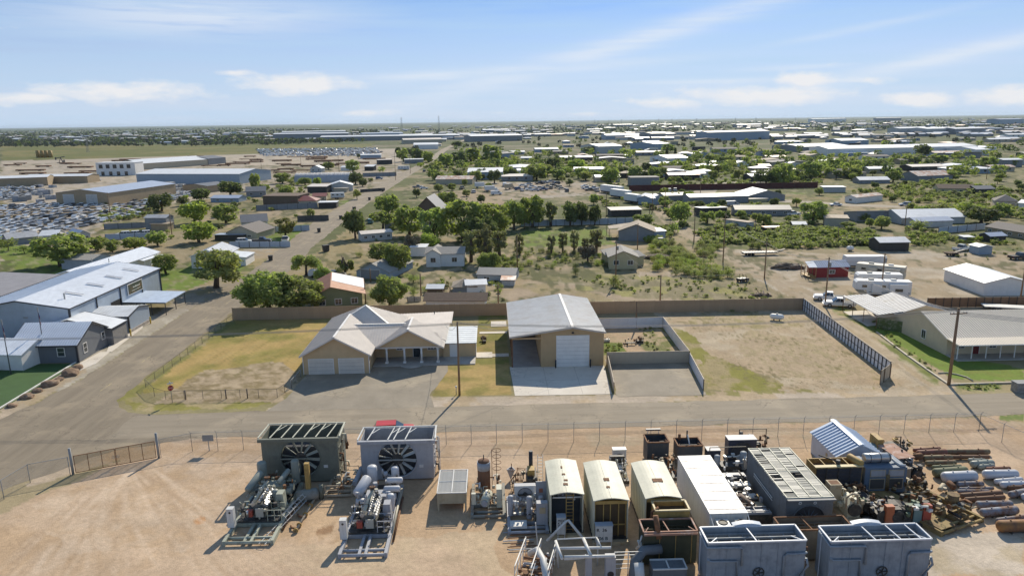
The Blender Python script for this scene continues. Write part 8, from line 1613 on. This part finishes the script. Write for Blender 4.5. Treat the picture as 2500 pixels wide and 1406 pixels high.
 # trees through the town: the nearer ones single, the rest one mass
ft=[];ns=0
for poly,n in(([(250,470),(830,470),(640,600),(250,560)],30),([(880,420),(1060,400),(1200,500),(1000,560)],35),([(1500,440),(2500,440),(2500,560),(1650,560)],120),([(1060,400),(1240,400),(1500,420),(1500,470),(1240,440),(1180,430)],110),([(1490,430),(1700,395),(1990,395),(2200,420),(2000,455),(1700,440),(1530,450)],220),([(1080,470),(1000,360),(1100,330),(1500,318),(2500,312),(2500,400),(2450,430),(2000,440),(1500,460)],1000),([(0,316),(640,313),(900,325),(900,348),(640,356),(0,360)],4600),([(1000,318),(1500,303),(2500,288),(2500,315),(1500,325),(1000,335)],4200),([(700,320),(960,318),(960,325),(700,327)],260),([(160,350),(380,345),(380,352),(160,357)],60),([(0,308.5),(2500,281.5),(2500,286),(0,315)],900)):
 k=0
 while k<n:
  px,py=rf.uniform(min(p[0]for p in poly),max(p[0]for p in poly)),rf.uniform(min(p[1]for p in poly),max(p[1]for p in poly));k+=1
  if not inp(px,py,poly):continue
  x,y=G(px,py)
  if y<0 or y>30000 or abs(x+58)<12:continue
  c=float(fbm(x,y,60+y*.05,41,3))
  if c<.44 and rf.random()<.75:continue
  if not free(x,y,6):continue
  h=rf.uniform(4,8.5)*(1 if y<3000 else 1.3);w=h*rf.uniform(.9,1.3);lf=rf.choice(['elm','elm','dark','dark','mesq']if y<900 else['far','far','dark','far'])
  if y<420:h*=.6;w*=.65
  ft.append((x,y,h,w,lf))
ft.sort(key=lambda f:f[0]**2+f[1]**2)
for x,y,h,w,lf in ft[:175]:tree('round' if rf.random()<.6 else 'spread',lf,0,0,0,0,xy=(x,y),h=h,w=w)
ft=ft[175:]
massobj('far_woods',[f for f in ft if f[1]<1300],'round',110,.85);massobj('far_woods',[f for f in ft if f[1]>=1300],'round',30,1.7)
# scrap yard: rows upon rows of cars
def simplecar(mt):
 L,w=4.6,1.85;b=MB();b.side([(-2.3,.35),(-2.3,.9),(-1.6,1.0),(-1.2,1.45),(.3,1.45),(1.0,.98),(2.2,.85),(2.3,.35)],-w/2,w/2);g=MB()
 for s in(-1,1):g.add([(-1.5,s*.94,.98),(.9,s*.94,.98),(.25,s*.94,1.38),(-1.15,s*.94,1.38)],[(0,1,2,3)])
 g.add([(1.02,-.8,1.0),(1.02,.8,1.0),(.34,.8,1.44),(.34,-.8,1.44)],[(0,1,2,3)]);return b.mesh('body',mt),g.mesh('window',M('dusty_glass',(.05,.055,.06),rough=.6,spec=.2))
JP={k:simplecar(PAINT[k])for k in('white','silver','grey','black','blue','tan','white','red')}
SCRAP=[];stuffc=[];JY=PG((0,505),(140,498),(300,503),(370,478),(460,470),(480,478),(400,500),(340,528),(180,560),(0,598));FP=PG((625,365),(915,362),(935,374),(880,382),(640,382))
cand=[]
for poly,sx,sy in((JY,5.6,3.4),(FP,7.5,6.0),(PG((0,462),(90,458),(75,478),(0,492)),6,4)):
 wx=[p[0]for p in poly];wy=[p[1]for p in poly];y=min(wy);r_=0
 while y<max(wy):
  x=min(wx);r_+=1
  while x<max(wx):
   X,Y=x+rf.uniform(-.8,.8),y+rf.uniform(-.4,.4)
   if inpoly(np.array([X]),np.array([Y]),poly)[0]and rf.random()<.93 and math.hypot(X,Y)<3000:cand.append((math.hypot(X,Y),X,Y,2 if poly is FP else 1))
   x+=sx
  y+=sy if r_%3 else sy*1.9
cand.sort()
for i,(dd,X,Y,z_)in enumerate(cand):
 c=rf.choice(['white','silver','white','silver','grey','white','white','tan','silver','white','silver','grey','white','black']);rz=R(rf.choice([62,66,240,70,0,110]))+rf.uniform(-.4,.4)
 if i<285 and dd<900:
  t=bpy.data.objects.new('scrap_car',None);COL.objects.link(t);t.location=(X,Y,0);t.rotation_euler=(0,0,rz);put('body',JP[c][0],t);put('window',JP[c][1],t);tag(t,c,'car','scrapped cars in packed rows');SCRAP.append((int(Y/7),X,t))
 else:stuffc.append((X,Y,rz,c))
by={}
for X,Y,rz,c in stuffc:by.setdefault(c,[]).append((X,Y,rz))
for c,its in by.items():
 m=MB();src=JP[c][0];vs=[v.co[:]for v in src.vertices];fs=[tuple(p.vertices)for p in src.polygons]
 for X,Y,rz in its:ca,sa=math.cos(rz),math.sin(rz);m.add([(X+v[0]*ca-v[1]*sa,Y+v[0]*sa+v[1]*ca,v[2])for v in vs],fs)
 kind(m.build('distant_cars',PAINT[c]),'stuff')['label']='rows of cars stored far off, too small to tell apart'
 # pipe racks, baled scrap, beams of the west yards
def rack(label,px,py,L,w,h,mt,group,rz=0):
 x,y=G(px,py);t=bpy.data.objects.new('pipe_rack',None);COL.objects.link(t);t.location=(x,y,0);t.rotation_euler=(0,0,rz);auto(t,label,'rack',group);MB().box(0,0,.4,L,w,h).build('pipes',mt,t);[MB().box(L*q,-.3,0,L*q+.4,w+.3,.4).build('sill',dkst,t)for q in(.1,.8)]
for k in range(120):
 px,py=rf.uniform(0,960),rf.uniform(378,450)
 if not(inp(px,py,[(0,398),(200,392),(560,380),(620,384),(940,386),(880,410),(640,440),(600,420),(340,396),(230,405),(220,430),(0,436)])):continue
 x,y=G(px,py)
 if not free(x+8,y,14):continue
 rack('rusty pipe stack',px,py,rf.uniform(10,24),rf.uniform(1.5,4),rf.uniform(.8,1.8),rustst,'pipe stacks in the west yard')
for k in range(90):
 px,py=rf.uniform(1880,2200),rf.uniform(308,322);rack('far pipe stack',px,py,rf.uniform(15,40),4,2,rf.choice([rustst,WL['grey'],WL['beige']]),'distant pipe stacks')
 if k>40:break
for k in range(3):x,y=G(0+k*6,538-k*7);t=thing('beam_stack',('nearest','middle','farthest')[k]+' long row of tan beams laid at the west edge','beams',(x-30,y,0),R(14));MB().box(0,0,0,75,2.2,1.1).build('beam',WL['tan'],t);MB().box(0,3.0,0,70,4.4,.8).build('beam',WL['tan'],t)
for k in range(46):
 px,py=rf.uniform(0,130),rf.uniform(452,500)
 if k>22:px,py=rf.uniform(372,450),rf.uniform(450,478)
 x,y=G(px,py);t=bpy.data.objects.new('scrap_bale',None);COL.objects.link(t);t.location=(x,y,0);t.rotation_euler=(0,0,rf.uniform(0,1));auto(t,'pale scrap bale heap','scrap','baled scrap heaps');s=rf.uniform(2,4.5)
 for j in range(3):MB().cbox(rf.uniform(-s/2,s/2),rf.uniform(-s/2,s/2),s*.28,s*rf.uniform(.6,1),s*rf.uniform(.5,.9),s*.55,rf.uniform(0,1)).build('bale',rf.choice([WL['offwhite'],PAINT['silver'],WL['grey'],paleg]),t)
for i,px in enumerate((94,104,114,124)):x,y=G(px,385);t=thing('storage_tank',('first','second','third','last')[i]+' ochre storage tank in the row beyond the west yard','tank',(x,y,0),group='ochre storage tanks');MB().cyl((0,0,0),(0,0,8),2.3,n=20).build('shell',yelp,t);MB().cyl((0,0,8),(0,0,8.6),2.3,.4,n=20).build('roof',yelp,t)
# oil well frames, masts and pylons on the plain
x,y=G(150,398);t=thing('pump_jack','dark blue pump jack frame beyond the pipe stacks','pump',(x,y,0));t.scale=(.6,.6,.6);[MB().bar(a,b,.7).build('leg',navy,t)for a,b in(((-4,0,0),(0,0,9)),((4,0,0),(0,0,9)),((0,4,0),(0,0,9)))];MB().bar((-8,0,8),(7,0,10.5),1.1).build('beam',navy,t);MB().box(-9.5,-.6,5,-7.6,.6,9.5).build('head',navy,t);MB().box(-6,-2,0,7,2,.8).build('base',dkst,t);MB().cbox(5,0,3,2,1.5,4).build('counterweight',dkst,t)
def mast(label,px,py,h,g=None):
 x,y=G(px,py);t=bpy.data.objects.new('lattice_mast',None);COL.objects.link(t);t.location=(x,y,0);(auto if g else tag)(t,label,'tower',g);w=h*.06
 for a,b in((-1,-1),(1,-1),(1,1),(-1,1)):MB().bar((a*w,b*w,0),(a*w*.3,b*w*.3,h),h*.012).build('leg',WL['grey'],t)
 for k in range(6):z=h*k/6;q_=w*(1-.7*k/6);MB().bar((-q_,-q_,z),(q_,-q_,z+h/6),h*.008).build('brace',WL['grey'],t)
 if g:[MB().bar((-h*.16,0,h*z),(h*.16,0,h*z),h*.014).build('crossarm',WL['grey'],t)for z in(.8,.92)]
mast('lattice radio mast left of the long road\'s far end',981,322,55);mast('lattice radio mast past the far end of the long road',1072,320,60);mast('dark steel derrick standing in the green field',215,372,22)
for px,h in((1452,46),(1517,46),(1608,46),(1700,46),(1795,46),(1486,44),(1560,44),(1640,44),(1460,40),(1942,40),(1845,46),(1390,40),(1330,40)):mast('power pylon on the plain',px,308-(px-1300)*.013,h*.8,'power pylons on the plain')

# ------------------------------------------------------------------ labels of the many: by kind, nearest landmark, and order
ORD=['first','second','third','fourth','fifth','sixth','seventh','eighth','ninth','tenth','eleventh','twelfth','thirteenth','fourteenth','fifteenth','sixteenth','seventeenth','eighteenth','nineteenth','twentieth']
ORD+=['twenty '+w for w in ORD[:9]]+['thirtieth']+['thirty '+w for w in ORD[:9]]+['fortieth']+['forty '+w for w in ORD[:9]]+['fiftieth']+['fifty '+w for w in ORD[:9]]
rows={}
for r_,x,o in SCRAP:rows.setdefault(r_,[]).append((x,o))
for i,r_ in enumerate(sorted(rows)):
 for j,(x,o)in enumerate(sorted(rows[r_],key=lambda a:a[0])):o['label']=f'{o["label"]} scrapped car, {ORD[min(j, 58)]} from left in the {ORD[i]} packed row'
grp={}
for o,d,g in AUTO:
 x,y=o.location.x,o.location.y;px=P3(x,y)[0];best=None
 for lx,ly,ph in LAND:
  q_=math.hypot(x-lx,y-ly)/math.hypot(x,y);best=min(best,(q_,lx,ly,ph))if best else(q_,lx,ly,ph)
 _,lx,ly,ph=best;lpx=P3(lx,ly)[0];dy=(y-ly)/max(y,ly)
 rel='beyond' if dy>.12 else 'in front of' if dy<-.12 else('left of' if px<lpx else 'right of')
 grp.setdefault(f'{d} {rel} {ph}',[]).append((px,o))
for k,its in grp.items():
 its.sort(key=lambda a:a[0])
 for i,(px,o)in enumerate(its):o['label']=k if len(its)==1 else(f'{ORD[i]} {k}, from left' if i<59 else f'{k}, farther right')
bpy.context.view_layer.update()
# ------------------------------------------------------------------ air
hm=bpy.data.materials.new('air');hm.use_nodes=True;q=NT(hm.node_tree);q.n.clear();v=q.new('ShaderNodeVolumePrincipled');v.inputs['Color'].default_value=(.68,.83,1,1);v.inputs['Density'].default_value=3e-5;v.inputs['Anisotropy'].default_value=.2;o=q.new('ShaderNodeOutputMaterial');q.l.new(v.outputs[0],o.inputs['Volume'])
hz_=MB().box(-62000,-62000,-3,62000,62000,90).build('haze',hm);hz_['kind']='stuff'
